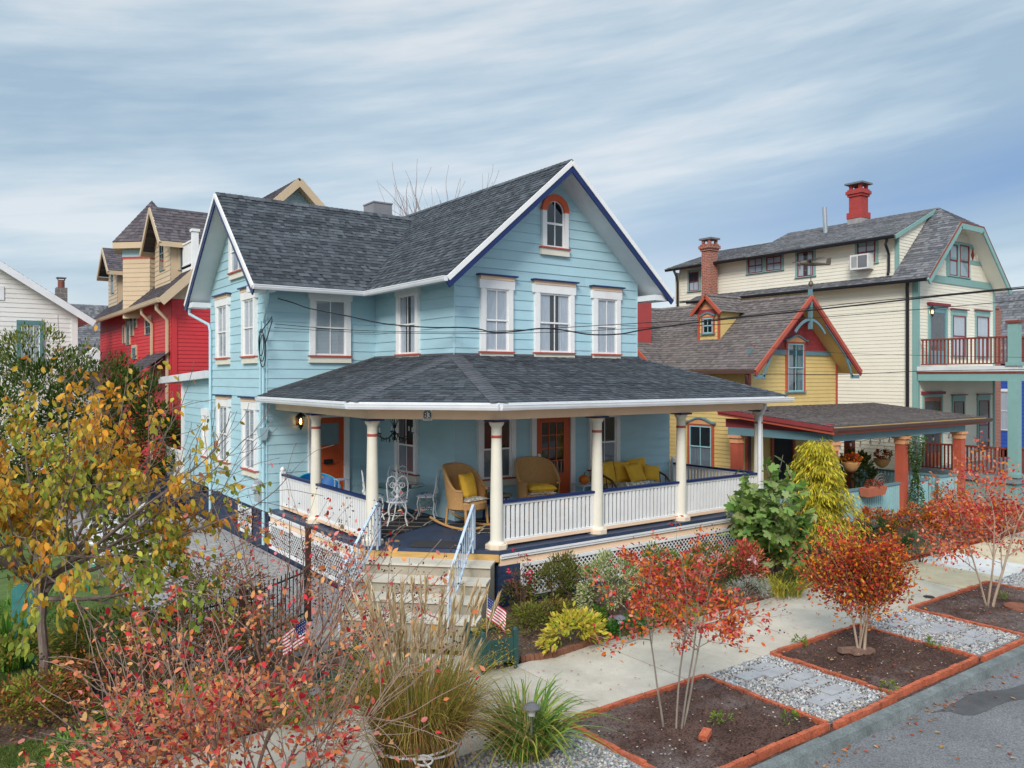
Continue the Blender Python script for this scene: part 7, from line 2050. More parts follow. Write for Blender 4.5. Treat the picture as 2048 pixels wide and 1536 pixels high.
keep = ((rr_ < 1.9 - (P[:, 2] - 2.4) * .55) | (NR.uniform(0, 1, len(P)) < .22)) & (rr_ < 2.95 - np.maximum(0, P[:, 2] - 2.6) * .7)
P, D = P[keep], D[keep]
D = D * .35 + np.array([0, 0, -.85]) + NR.normal(0, .35, D.shape)
h = (P[:, 2] - 1.2) / 3.2
mix = NR.uniform(0, 1, len(P)) * .55 + h * .5 + .22 * np.sin(P[:, 0] * 3.1 + P[:, 2] * 2.2) + .1 * np.sin(P[:, 1] * 5)
mix = mix - .035
idx = np.select([mix > .72, mix > .58, mix > .46, mix > .3, mix > .18], [0, 1, 6, 2, 3], 5); idx[NR.uniform(0, 1, len(P)) < .07] = 4
leafset('crown', P, D, .105, CHE, t, 'oval', .72, None, None, .3, .2, weight=idx)
# ---------------------------------------------------------------- foreground red shrubs (crape myrtles)
def crape(label, base, stems, h, spread, nleaf, pal, seeds, bark, L=.07, group=None, wts=None, toward=None, trop=.05, name='crape_myrtle', leafmin=.0, cfgx=None, asp=.68, boff=.08, minr=.0022, rmax=9, sdens=.045):
    t = thing(name, label, 'tree', base, group); out, tips = [], []
    cfg = dict(n=[0, (3, 5), (3, 5)], trop=[.03, trop, .03], wob=[.09, .07, .05], taper=[.3, .45, .55], ang=[None, (20, 48), (18, 42)], ratio=[None, (.45, .7), (.55, .8)], seg=6, rr=.6, **{'from': [0, .25, .45]})
    if cfgx: cfg.update(cfgx)
    for (rt, tw, f) in stems:
        d = image_dir(rt, 1.0, tw); grow(Vector(base) + V3(rt * boff * CS, -rt * boff * SN + rnd.uniform(-.06, .06), -.03), d, h * f, rnd.uniform(.013, .022) * (1.3 if bark is M_BARKP else 1), 2, cfg, out, tips)
    wood(out, t, bark, 'trunk', minr)
    tl = [q for q in tips if q[0].z - base[2] > leafmin]
    P, D = sites(tl, nleaf, sdens); kp = ((P[:, 0] - base[0]) * CS - (P[:, 1] - base[1]) * SN < rmax) | (NR.uniform(0, 1, nleaf) < .25); P, D = P[kp], D[kp]; D = D * .6 + NR.normal(0, .55, D.shape) + np.array([0, 0, -.15])
    leafset('crown', P, D, L, pal, t, 'oval', asp, None, wts, .5, .2)
    if seeds:
        top = [q for q in tips if q[2] > .8 and q[0].z > base[2] + h * .75]
        P, D = sites(top or tips, seeds, .05); berries('seed_head', P, .0105, (.05, .022, .018), t, mat('seed', (.05, .022, .018), .8))
    return t
RPINK = [(.62, .12, .08), (.68, .24, .13), (.55, .04, .045), (.70, .32, .14), (.66, .22, .20), (.38, .02, .03), (.64, .36, .16)]
b1 = Vector((2.15, 7.0, .02))
CFN = dict(n=[0, (5, 7), (5, 7)], wob=[.10, .08, .05], ang=[None, (22, 55), (22, 50)], ratio=[None, (.45, .7), (.5, .75)], **{'from': [0, .2, .4]})
crape('sprawling crape myrtle with sparse coral leaves and bare twigs in the near left foreground', b1, [(-.75, .1, 1.0), (-.4, -.2, 1.0), (-.15, .3, 1.05), (.12, .1, 1.1), (.4, -.2, 1.1), (.7, .15, 1.2), (-.6, .5, 1.0), (1.0, .1, 1.15)], 1.32, 1, 2900, RPINK + [(.66, .30, .10), (.64, .20, .07)], 900, M_TWIG3, .064, leafmin=.35, trop=.012, cfgx=CFN, sdens=.045, minr=.0034, rmax=.75)
t1 = bpy.data.objects['crape_myrtle']
P, D, _ = cloud((2.25, 7.0, 1.12), (1.15, .85, .36), 1150, 60, .26, -.8, .3); leafset('lower_leaves', P, D, .066, RPINK + [(.66, .30, .10), (.64, .20, .07)], t1, 'oval', .68)
b2 = on_z(548, 1388, .02)
crape('taller crape myrtle with long bare seed tipped branches reaching over the walk', b2, [(-.5, -.2, 1.1), (.1, .2, 1.2), (.45, .1, 1.25), (.85, .1, 1.35), (1.1, .25, 1.3), (-.15, .3, 1.1), (.7, -.3, 1.2), (1.25, .35, 1.2)], 1.2, 1, 620, RPINK, 800, M_TWIG2, .072, leafmin=.3, trop=.015)
b3 = on_z(300, 1530, .02)
shrub('red_shrub', 'low shrub with pink and red oval leaves at the bottom left edge', 'shrub', (b3.x + .1, b3.y - .05, .38), (.9, .4, .36), 420, .095, RPINK, None, 34, .42, surf=.4)
b4 = on_z(300, 1440, .02)
shrub('twiggy_shrub', 'tangled brown twiggy shrub with scattered orange leaves in the left garden', 'shrub', (b4.x, b4.y + .3, .6), (1.05, .7, .55), 900, .05, [(.30, .10, .05), (.40, .16, .06), (.22, .08, .05), (.55, .14, .05), (.16, .07, .045)], None, 40, .4, stem=40, surf=.3)
for (px_, py_, rx_b, h_, lb_) in ((360, 1352, .75, .95, 'brownish olive shrub in front of the left end of the black picket fence'), (525, 1345, .6, .85, 'russet and olive shrub in front of the right end of the black picket fence')):
    q_ = on_z(px_, py_, .02); shrub('garden_shrub', lb_, 'shrub', (q_.x, q_.y, h_ * .52), (rx_b, .5, h_ * .52), 1900, .06, [(.20, .16, .04), (.30, .17, .05), (.14, .14, .03), (.42, .13, .06), (.50, .24, .08), (.12, .09, .03)], None, 40, .34, stem=14)
b4 = on_z(430, 1270, .02)
shrub('barberry_shrub', 'rounded shrub of small olive, brown and red leaves behind the black picket fence', 'shrub', (b4.x, b4.y, .62), (.95, .8, .6), 2600, .06, [(.16, .12, .03), (.24, .14, .04), (.40, .06, .04), (.10, .10, .025), (.50, .16, .04), (.13, .06, .03)], None, 44, .34, stem=16)
# ---------------------------------------------------------------- street trees on the planting strip
GS = 'crape myrtles on the kerbside strip'
b = on_z(1345, 1452, .04)
crape('slender pale trunked crape myrtle with thin coral red leaves in the nearest kerbside bed', b, [(-.16, .05, 1.05), (.02, 0, 1.1), (.10, .1, 1.05), (.2, .05, 1.0)], 1.3, 1, 3100, RED + ORA[:2], 420, M_BARKG, .060, GS, leafmin=.95, trop=.02,
      cfgx=dict(n=[0, (3, 4), (4, 6)], wob=[.09, .07, .025], ang=[None, (25, 65), (30, 68)], ratio=[None, (.5, .7), (.38, .55)], **{'from': [0, .2, .68]}), boff=.7, rmax=.72)
b = on_z(1722, 1306, .04)
crape('bushy crape myrtle with a dense orange and dark red crown and pale trunks', b, [(-.10, 0, 1), (0.03, .05, 1.05), (.06, -.1, .95), (.18, 0, .95)], .9, 1, 8500, ORA + [(.20, .12, .03)], 0, M_BARKP, .06, GS, leafmin=.62, trop=.03, sdens=.11,
      cfgx=dict(n=[0, (4, 6), (5, 7)], ang=[None, (20, 50), (18, 44)], ratio=[None, (.6, .85), (.55, .75)], **{'from': [0, .1, .5]}))
b = on_z(1982, 1212, .04)
crape('tall three trunked crape myrtle with a wide open scarlet crown at the right edge', b, [(-.26, 0, 1), (.02, .06, 1.05), (.26, -.05, 1.05)], 1.45, 1, 3600, RED + ORA[:2] + [(.64, .22, .16)], 160, M_BARKP, .07, GS, leafmin=.8, trop=.015, sdens=.09,
      cfgx=dict(n=[0, (4, 5), (5, 7)], ang=[None, (30, 65), (30, 65)], ratio=[None, (.5, .75), (.5, .7)], **{'from': [0, .15, .45]}))
# ---------------------------------------------------------------- fig tree and golden cypress
b = on_z(1540, 1150, .05)
t = thing('fig_tree', 'green fig tree with large lobed leaves at the right end of the blue porch', 'tree', b)
out, tips = [], []
cfg = dict(n=[0, (2, 3), (3, 4)], trop=[.06, .05, .05], wob=[.10, .09, .08], taper=[.6, .55, .6], ang=[None, (25, 55), (25, 55)], ratio=[None, (.5, .7), (.55, .75)], seg=5, rr=.7, **{'from': [0, .35, .4]})
for (rt, tw, f) in ((-.45, .1, .95), (-.2, .3, 1.15), (.12, -.1, 1.3), (.32, .2, .95), (-.3, -.3, 1.0)): grow(b, image_dir(rt, 1, tw), .95 * f, .03, 2, cfg, out, tips)
wood(out, t, M_BARK, 'trunk', .008)
P, D = sites(tips, 640, .11); P[:160, 2] = NR.uniform(.35, 1.3, 160); P[:160, :2] = np.array([b.x, b.y]) + NR.normal(0, .28, (160, 2)); D = D * .25 + NR.normal(0, .6, D.shape) + np.array([-SN * .35, -CS * .35, -.32])
leafset('crown', P, D, .225, [(.15, .26, .06), (.19, .31, .08), (.10, .19, .04), (.24, .34, .09), (.28, .34, .14)], t, 'fig', 1.0, M_LEAFW, None, .9, .18)
b = on_z(1634, 1118, .05)
t = thing('golden_cypress', 'weeping golden yellow threadleaf cypress beside the yellow cottage porch', 'tree', b)
mb = MB(); mb.tube([b, b + V3(.03, 0, 1.2), b + V3(0, .03, 2.75)], [.055, .04, .012], 8)
PP, DD = [], []
for i in range(270):
    z = .55 + 2.15 * (i / 270) ** .9 + rnd.uniform(-.08, .08); R = (1.05 * (1 - (z - .5) / 2.6) ** .8 * rnd.uniform(.35, 1.12) + .10) * (1 + .22 * sin(z * 7 + i * .8))
    a = rnd.uniform(0, 2 * pi); p0 = b + V3(0, 0, z - .03); h = Vector((cos(a), sin(a), 0))
    pts = [p0 + h * (R * s) + ZUP * (.22 * s - .42 * s ** 2.4) * R * 1.2 for s in (0, .35, .7, 1.0)]
    mb.tube(pts, [.012, .008, .005, .003], 4)
    for k in range(40):
        s = rnd.uniform(.25, 1.0); f = s * 3; j = min(2, int(f * .999)); q = pts[j].lerp(pts[j + 1], f - j)
        PP.append(tuple(q + V3(rnd.gauss(0, .05), rnd.gauss(0, .05), rnd.gauss(0, .04)))); DD.append((h.x * .5 + rnd.gauss(0, .35), h.y * .5 + rnd.gauss(0, .35), -.75))
mb.build('trunk', M_BARK, t, True)
leafset('crown', PP, DD, .15, [(.64, .54, .04), (.54, .48, .04), (.72, .58, .07), (.40, .38, .04), (.27, .28, .035)], t, 'tri', .22, M_LEAF, None, .4, .18)
# ---------------------------------------------------------------- tall tied grass in the foreground
b = Vector((4.05, 7.25, .02))
t = thing('tied_grass', 'tall maiden grass clump with beige plumes, tied round the middle with white rope', 'grass clump', b)
GP_ = [(.34, .29, .06), (.22, .25, .045), (.50, .36, .10), (.56, .38, .12), (.18, .22, .035), (.44, .25, .08)]
blades('leaf_blades', 1900, b, .30, (1.1, 1.85), (.03, .25), (.15, .75), .014, GP_, t, 8, M_DRY)
blades('dry_blades', 1100, b, .34, (.45, 1.15), (.0, .25), (.0, .3), .011, [(.36, .22, .08), (.26, .15, .06), (.44, .29, .12), (.18, .11, .05)], t, 5, M_DRY)
blades('curling_blades', 240, b + V3(.14, -.05, .5), .34, (.7, 1.1), (.35, .7), (.9, 1.5), .007, [(.30, .15, .07), (.38, .22, .10), (.22, .11, .06)], t, 9, M_DRY, az=(-2.2, 1.0))
ob, E, D = blades('stalks', 72, b, .27, (1.45, 2.1), (.02, .27), (.0, .12), .006, [(.46, .32, .14), (.38, .24, .10)], t, 5, M_DRY)
n = len(E); k = 20
ii = np.repeat(np.arange(n), k); s = NR.uniform(0, 1, n * k) ** .8
P = E[ii] - D[ii] * (.34 * (1 - s))[:, None] ; DD = D[ii] * 1.0 + NR.normal(0, .10, (n * k, 3)); DD[:, 2] += .05
leafset('plumes', P, DD, .19, [(.62, .48, .29), (.70, .58, .40), (.52, .37, .19)], t, 'tri', .085, M_DRY, None, .3, .15)
mb = MB()
for z, dr_, ph in ((.43, .025, 0), (.46, -.02, 1.2)): mb.tube([b + V3(.42 * cos(a), .42 * sin(a), z + dr_ * sin(a * 2 + ph)) for a in [2 * pi * i / 30 for i in range(30)]], .012, 6, closed=True)
fr_ = b + image_dir(.25, 0, 1.0).normalized() * .43
mb.tube([fr_ + ZUP * .44 + image_dir(1, 0, 0) * (.09 * cos(a)) + ZUP * (.05 * sin(a)) for a in [2 * pi * i / 12 for i in range(12)]], .011, 5, closed=True)
mb.tube([fr_ + ZUP * .44, fr_ + image_dir(.1, 0, .03) + ZUP * .34, fr_ + image_dir(.16, 0, .05) + ZUP * .2], .010, 5)
mb.build('rope', mat('white_rope', (.68, .67, .66), .8, .1, 30), t, True)
# ---------------------------------------------------------------- strap-leaved clumps
def strap(label, px, py, n, L, pal, w=.022, lean=(.15, .6), droop=(.4, 1.1), r=.16, name='daylily', z=.03, wts=None, group='daylilies', at_=None):
    q = on_z(px, py, z) if at_ is None else at_
    t = thing(name, label, 'plant', q, group)
    blades('blades', n, (q.x, q.y, q.z), r, L, lean, droop, w, pal, t, 7, M_LEAFW, wts)
    return t
DG = [(.12, .24, .035), (.08, .17, .03), (.20, .30, .05), (.36, .34, .06)]
DY = [(.26, .26, .03), (.36, .32, .04), (.16, .20, .03), (.44, .34, .06)]
q = on_z(1052, 1510, .03)
t = strap('big green daylily clump with arching leaves in the nearest gravel', 0, 0, 300, (.6, 1.1), DG, .034, (.1, .6), (.4, 1.05), .22, at_=q)
P, D, _ = cloud((q.x, q.y, .22), (.42, .38, .24), 900, 24, .45); P[:, 2] = np.maximum(P[:, 2], .05); leafset('low_leaves', P, D, .055, [(.06, .14, .025), (.10, .20, .03), (.30, .30, .05)], t)
blades('dry_stalk', 8, (q.x, q.y, .3), .05, (.5, .75), (.0, .15), (0, .2), .006, [(.5, .38, .16)], t, 5, M_DRY)
strap('yellowing daylily clump under the slender crape myrtle by the flower bed edging', 1345, 1245, 260, (.45, .75), DY, .022, r=.35)
strap('yellow green daylily clump right of the silver plant', 1565, 1190, 220, (.4, .65), DY, .02, r=.34)
strap('bright green strap leaved clump among the left red shrubs', 345, 1440, 420, (.5, .8), [(.16, .30, .03), (.24, .36, .04), (.10, .20, .03), (.34, .38, .06)], .016, (.2, .7), (.6, 1.2), .4)
strap('green strap leaved clump under the crape myrtle beside the walk', 600, 1430, 260, (.3, .55), [(.14, .24, .03), (.20, .30, .04), (.10, .16, .03)], .013, (.2, .7), (.5, 1.1), .35)
strap('tall bright green iris clump at the far left edge', 22, 1330, 220, (.9, 1.3), [(.12, .30, .04), (.18, .36, .06), (.08, .20, .03)], .03, (.05, .35), (.1, .5), .3, 'iris_clump', group=None)
q = on_z(150, 1330, .02)
t = thing('maiden_grass', 'thin maiden grass with pale feathery plumes right of the cherry trunk', 'grass clump', q)
blades('leaf_blades', 260, q, .22, (.8, 1.3), (.1, .4), (.3, .9), .010, [(.22, .24, .06), (.30, .26, .08), (.14, .18, .04)], t, 7, M_DRY)
ob, E, D = blades('stalks', 16, q, .2, (1.25, 1.75), (.05, .32), (.0, .15), .006, [(.45, .36, .18)], t, 5, M_DRY)
ii = np.repeat(np.arange(16), 40); s = NR.uniform(0, 1, 640); P = E[ii] - D[ii] * (.26 * (1 - s))[:, None]; DD = D[ii] + NR.normal(0, .28, (640, 3))
leafset('plumes', P, DD, .12, [(.60, .54, .42), (.68, .63, .52), (.50, .44, .30)], t, 'tri', .14, M_DRY)
# ---------------------------------------------------------------- flower bed in front of the blue porch
def sh(name, label, cat, px, py, h, rx, ry_, n, L, pal, z=.04, **k):
    q = on_z(px, py, z); return shrub(name, label, cat, (q.x, q.y, z + h * .52), (rx, ry_, h * .5), n, L, pal, base=(q.x, q.y, z), **k), q
sh('variegated_euonymus', 'large cream variegated euonymus bush against the porch lattice', 'shrub', 1222, 1252, 1.2, .58, .5, 5200, .052, [(.55, .52, .30), (.62, .58, .38), (.16, .26, .05), (.10, .19, .03), (.44, .44, .20)], clumps=60, cr=.26, stem=8)
sh('green_rose_bush', 'loose green rose bush with a few pink buds left of the variegated bush', 'rose bush', 1112, 1222, .85, .5, .4, 1500, .055, [(.10, .14, .03), (.16, .17, .04), (.07, .10, .025), (.22, .16, .05)], clumps=40, cr=.3)
t, q = sh('spindly_rose_bush', 'spindly rose bush with small red flowers at the foot of the concrete steps', 'rose bush', 1042, 1222, 1.0, .28, .25, 420, .045, [(.20, .10, .05), (.12, .12, .03), (.28, .09, .05), (.16, .08, .04)], clumps=26, cr=.3, surf=.3)
P, D, _ = cloud((q.x, q.y, .75), (.25, .25, .38), 60, 12, .12); leafset('blossom', P, D, .05, [(.60, .03, .06), (.55, .06, .10)], t, 'oval', .9)
for (px, py, lb, rx, h, n, pal) in ((1065, 1262, 'olive green perennial mound right of the flag planter', .40, .38, 900, [(.16, .18, .03), (.22, .20, .04), (.10, .13, .025)]),
    (1035, 1215, 'brownish green perennials behind the flag planter', .35, .42, 600, [(.14, .14, .03), (.20, .12, .04), (.08, .11, .02)]),
    (1180, 1250, 'dark green low plants at the foot of the variegated bush', .36, .26, 900, [(.06, .15, .025), (.09, .20, .03), (.12, .20, .03)]),
    (1262, 1268, 'deep green leafy mound beside the grey path light', .46, .28, 1100, [(.05, .16, .03), (.08, .22, .04), (.06, .12, .02)]),
    (1310, 1238, 'green groundcover along the bed edging between path light and daylilies', .45, .24, 800, [(.08, .15, .03), (.13, .19, .03), (.18, .20, .04)]),
    (1420, 1222, 'mixed green and red low plants behind the slender street tree', .5, .40, 800, [(.10, .14, .03), (.30, .06, .04), (.16, .16, .04)]),
    (1095, 1250, 'low yellow olive plants behind the chartreuse clump', .45, .40, 900, [(.20, .20, .04), (.13, .15, .03), (.26, .17, .05)]),
    (1150, 1228, 'dark reddish green perennials before the porch lattice', .45, .5, 1000, [(.10, .12, .03), (.16, .08, .03), (.07, .10, .02)]),
    (1290, 1212, 'tall olive stems between the variegated bush and the slender street tree', .5, .7, 1300, [(.11, .14, .03), (.17, .17, .04), (.24, .14, .05)]),
    (1360, 1200, 'tangled green and brown perennials below the porch skirt', .55, .7, 1500, [(.10, .13, .03), (.18, .16, .04), (.26, .10, .05), (.30, .2, .06)]),
    (1440, 1185, 'bushy olive green perennials beside the red leaved rose', .5, .65, 1200, [(.12, .14, .03), (.2, .17, .04), (.08, .1, .02)]),
    (1590, 1175, 'low dark green plants before the wooden bench', .5, .35, 900, [(.07, .13, .025), (.12, .18, .03), (.18, .18, .04)]),
    (1700, 1135, 'red tinged low plants between the golden cypress and the clipped round shrub', .55, .40, 1000, [(.30, .07, .04), (.16, .14, .03), (.10, .13, .03)]),
    (1130, 1205, 'bushy green and rust shrub against the lattice left of the variegated bush', .55, .85, 1700, [(.13, .20, .04), (.20, .20, .05), (.28, .13, .05), (.10, .15, .03)]),
    (1315, 1190, 'fresh green leafy shrub against the lattice right of the variegated bush', .6, .95, 2000, [(.13, .23, .04), (.19, .27, .06), (.09, .16, .03), (.30, .28, .06)]),
    (1425, 1165, 'yellow and rust leaved shrub below the fourth porch column', .55, .85, 1600, [(.34, .26, .05), (.18, .19, .04), (.36, .12, .05), (.12, .16, .03)]),
    (1650, 1150, 'low green leafy plants under the golden cypress', .4, .30, 500, [(.09, .18, .03), (.14, .24, .04)])):
    sh('perennials', lb, 'plant', px, py, h, rx, .3, n, .06, pal, clumps=26, cr=.32, stem=False, group='low perennials in the flower bed')
t, q = sh('yellow_hosta', 'bright chartreuse yellow leafy clump at the corner of the bed edging', 'plant', 1142, 1300, .55, .56, .34, 760, .105, [(.56, .50, .05), (.48, .46, .05), (.62, .50, .07), (.36, .40, .05), (.55, .38, .08)], clumps=40, cr=.3, stem=False)
t, q = sh('pansies', 'small pink pansies beside the grey path light', 'flowers', 1232, 1262, .2, .16, .1, 130, .05, [(.08, .2, .03), (.1, .24, .04)], clumps=12, cr=.3, stem=False)
P, D, _ = cloud((q.x, q.y, .2), (.16, .1, .08), 26, 10, .2); leafset('blossom', P, D, .04, [(.55, .18, .30), (.6, .35, .45)], t, 'oval', .9)
sh('silver_artemisia', 'silver grey feathery plant under the red shrub by the pavement', 'plant', 1500, 1212, .5, .5, .35, 1300, .05, [(.30, .32, .28), (.38, .40, .36), (.22, .24, .20)], clumps=34, cr=.3, kind='tri', asp=.25, stem=False)
t, q = sh('red_rose_bush', 'red leaved rose bush with a pale pink bloom near the porch lattice end', 'rose bush', 1482, 1180, .95, .6, .45, 1700, .06, RED + [(.14, .12, .03), (.20, .10, .04)], clumps=44, cr=.3)
pq = on_y(1508, 1120, q.y - .4); P = np.array([tuple(pq)]) + NR.normal(0, .03, (30, 3)); leafset('bloom', P, rdir(30), .07, [(.62, .38, .42), (.7, .52, .54)], t, 'oval', .9)
t, q = sh('dense_green_shrub', 'rounded green shrub with brown tinged tips below the fig tree', 'shrub', 1528, 1150, .75, .42, .35, 1700, .045, [(.14, .17, .03), (.20, .20, .04), (.08, .12, .02), (.30, .16, .05)], clumps=36, cr=.28)
t = thing('canna', 'tall canna with broad yellow green upright leaves behind the slender street tree', 'plant', on_z(1385, 1195, .04)); q = on_z(1385, 1195, .04)
leafset('leaves', [(q.x, q.y, .5), (q.x + .05, q.y, .3), (q.x - .1, q.y, .35), (q.x + .1, q.y + .05, .2)], [(.35, -.2, 1), (-.3, 0, 1), (-.5, -.2, 1), (.6, 0, .8)], .75, [(.26, .26, .03), (.18, .22, .03)], t, 'oval', .4)
mb = MB(); mb.tube([(q.x, q.y, .04), (q.x, q.y, .6)], .02, 6); mb.build('stem', M_TWIG, t)
# ---------------------------------------------------------------- yellow cottage garden
sh('boxwood_ball', 'dark green clipped round shrub beside the golden cypress', 'shrub', 1765, 1122, .95, .62, .55, 4200, .04, [(.035, .075, .022), (.05, .10, .03), (.025, .055, .016)], clumps=70, cr=.2)
sh('juniper_shrub', 'feathery blue green conifer shrub at the pavement edge', 'shrub', 1842, 1122, .6, .5, .4, 1900, .09, [(.12, .19, .10), (.17, .24, .13), (.08, .14, .07)], clumps=40, cr=.3, kind='tri', asp=.14, tipup=.6)
for i, (px, py, h, rx, lb) in enumerate(((1835, 1075, .8, .8, 'low orange nandina hedge section just right of the round green shrub'), (1915, 1078, .85, .85, 'low red and orange nandina hedge section left of the three trunked street tree'), (2005, 1075, .9, .9, 'low orange nandina hedge section behind the three trunked street tree'), (1750, 1075, .7, .6, 'scarlet nandina behind the round green shrub'), (1900, 1050, 1.0, .8, 'taller orange nandina against the aqua railing'))):
    sh('nandina', lb, 'shrub', px, py, h, rx, .5, 2300, .065, ORA + [(.16, .17, .03), (.22, .20, .04)], clumps=50, cr=.26, group='nandina hedge before the yellow cottage')
q = on_y(1835, 1050, 11.7); t = thing('climbing_vine', 'dark green climbing vine with tiny white flowers on a porch post', 'vine', (q.x, 11.7, .1))
n = 1900; z = NR.uniform(.1, 2.55, n); rr = .22 + .16 * np.sin(z * 3) + .10 * (z > 1.6)
a = NR.uniform(0, 2 * pi, n); P = np.stack([q.x + rr * np.cos(a) * NR.uniform(.3, 1, n), 11.75 + rr * .6 * np.sin(a), z], -1); leafset('foliage', P, rdir(n, -.8, .3), .07, [(.05, .12, .02), (.08, .17, .03), (.04, .085, .015)], t)
mb = MB(); mb.tube([(q.x, 11.75, 0), (q.x + .04, 11.7, 1), (q.x - .03, 11.75, 2.5)], .02, 6); mb.build('stem', M_TWIG, t)
P = P[NR.integers(0, n, 70)] + NR.normal(0, .02, (70, 3)); leafset('blossom', P, rdir(70), .04, [(.7, .7, .65)], t, 'oval', .9)
for i, q in enumerate(HB):
    t = thing('potted_mums', ['orange mums growing in the left hanging basket', 'red orange mums growing in the right hanging basket'][i], 'flowers', (q.x, q.y, q.z), 'mums in the hanging baskets')
    P, D, _ = cloud((q.x, q.y, q.z + .1), (.25, .25, .17), 420, 24, .25); leafset('blossom', P, D, .055, [(.58, .10, .01), (.62, .20, .02), (.42, .05, .02), (.12, .08, .02)], t, 'oval', .9)
t = thing('box_flowers', 'red flowers and dark leaves growing in the terracotta flower box', 'flowers', (FBX.x, 11.8, FBX.z + .1))
P, D, _ = cloud((FBX.x, 11.82, FBX.z + .17), (.42, .12, .13), 420, 24, .3); leafset('foliage', P, D, .055, [(.45, .05, .03), (.30, .06, .03), (.12, .10, .03), (.2, .07, .03)], t)
q = on_y(1740, 945, 14.3); shrub('porch_plant', 'broad leaved dark green potted plant on the yellow cottage porch', 'plant', (q.x - .9, 14.3, 1.0), (.6, .5, .7), 600, .16, [(.05, .10, .02), (.09, .14, .03), (.14, .14, .03)], None, 24, .3)
# ---------------------------------------------------------------- planters' contents
for i, (PL, lb) in enumerate(((PL1, 'yellow green trailing plants in the planter box beside the steps'), (PL2, 'dark green trailing plants in the planter box behind the tall grass'))):
    t = thing('trailing_plant', lb, 'plant', (PL.x, PL.y, .43), 'plants in the green planters')
    P, D, _ = cloud((PL.x, PL.y, .50), (.27, .27, .12), 420, 26, .3); pal = ([(.26, .26, .05), (.16, .20, .04), (.46, .34, .06), (.50, .30, .08)], [(.06, .12, .03), (.10, .16, .03), (.18, .18, .04)])[i]
    leafset('foliage', P, D, .045, pal, t)
    n = 500; a = NR.uniform(-2.6, -.4, n); s = NR.uniform(0, 1, n) ** .8; rr = .27 + .08 * s
    k = NR.integers(0, 9, n); a = -2.7 + k * .32 + NR.normal(0, .04, n)
    P = np.stack([PL.x + rr * 1.05 * np.cos(a), PL.y + rr * 1.1 * np.sin(a), .52 - s * .45], -1); leafset('trails', P, rdir(n, -1, 0), .035, pal[::-1], t)['kind'] = 'stuff'
# ---------------------------------------------------------------- left garden and background
for (px, py, h, rx, n, L, pal, lb, nm) in ((60, 1440, .5, .6, 700, .06, [(.24, .08, .03), (.32, .13, .04), (.18, .07, .03)], 'brown red faded sedum heads at the far left', 'sedum'), (95, 1420, .45, .45, 620, .08, [(.34, .36, .06), (.42, .40, .08), (.22, .28, .05)], 'pale yellow green leafy clump beside the brown sedum', 'hosta'), (180, 1525, .3, .5, 800, .055, [(.14, .26, .05), (.20, .32, .07), (.09, .18, .03)], 'light green ivy patch at the lawn corner', 'ivy'), (150, 1400, .5, .5, 700, .07, [(.30, .12, .05), (.2, .16, .04), (.42, .2, .06)], 'russet leafy plants between the sedum and the black plant stand', 'russet_plants'), (20, 1455, .4, .5, 600, .07, [(.30, .32, .05), (.2, .26, .04), (.36, .2, .05)], 'yellow green plants by the lawn at the far left edge', 'edge_plants'), (60, 1290, .8, .7, 900, .08, [(.16, .28, .05), (.22, .32, .06), (.10, .18, .03)], 'bright green leafy plants around the cherry trunk', 'green_plants'), (30, 1370, .7, .7, 900, .08, [(.22, .24, .04), (.12, .17, .03), (.40, .24, .05)], 'mixed green and orange leafy plants at the far left', 'leafy_plants'), (240, 1330, .8, .8, 1200, .08, [(.12, .16, .03), (.18, .20, .04), (.08, .12, .02), (.28, .22, .05)], 'green leafy shrub between the cherry trunk and the picket fence', 'green_shrub'), (120, 1450, .35, .5, 500, .06, [(.20, .09, .04), (.14, .15, .03), (.28, .16, .05)], 'low brownish groundcover by the lawn edge', 'groundcover'), (420, 1470, .35, .5, 600, .07, [(.12, .2, .03), (.3, .1, .04), (.2, .22, .04)], 'mixed low plants at the foot of the near crape myrtle', 'mixed_plants')):
    sh(nm, lb, 'plant', px, py, h, rx, .4, n, L, pal, clumps=28, cr=.32, stem=False)
GH_ = 'tall shrubs screening the left yard'
HG = [(.045, .085, .018), (.065, .115, .022), (.03, .06, .013), (.10, .14, .03), (.13, .16, .035)]
for (px, Z, zt, rx, lb) in ((-40, 23, 4.3, 1.7, 'tall dark green shrub at the far left behind the cherry tree'), (75, 25, 5.2, 1.9, 'tallest olive green shrub behind the cherry tree, in front of the white house'), (190, 27, 5.1, 1.7, 'dark green shrub below the gap between the white and red houses'), (285, 27, 4.1, 1.35, 'dark green shrub against the red house side wall')):
    q = at(px, 754, Z); shrub('screening_shrub', lb, 'shrub', (q.x, q.y, zt * .5), (rx, rx, zt * .53), 5200, .15, HG, GH_, 80, .24, zlo=-.9, stem=5, base=(q.x, q.y, 0))
q = at(60, 754, 31); t = shrub('light_green_shrub', 'light green shrub with bare whips in front of the white house window', 'shrub', (q.x, q.y, 4.2), (2.0, 1.2, 1.9), 2600, .13, [(.16, .20, .04), (.22, .26, .05), (.10, .15, .03)], None, 40, .26, stem=8, base=(q.x, q.y, 0))
out, tips = [], []
cfg = dict(n=[0, (3, 5), (3, 5)], trop=[.05, .06, .06], wob=[.08, .06, .05], taper=[.3, .4, .5], ang=[None, (20, 45), (20, 45)], ratio=[None, (.4, .65), (.5, .7)], seg=6, rr=.6, **{'from': [0, .3, .4]})
for k in range(7): grow((q.x + rnd.uniform(-1.5, 1.5), q.y, 3.6), (rnd.uniform(-.5, .5), 0, 1), 1.5, .012, 1, cfg, out, tips)
wood(out, t, M_TWIG, 'whips', .006)
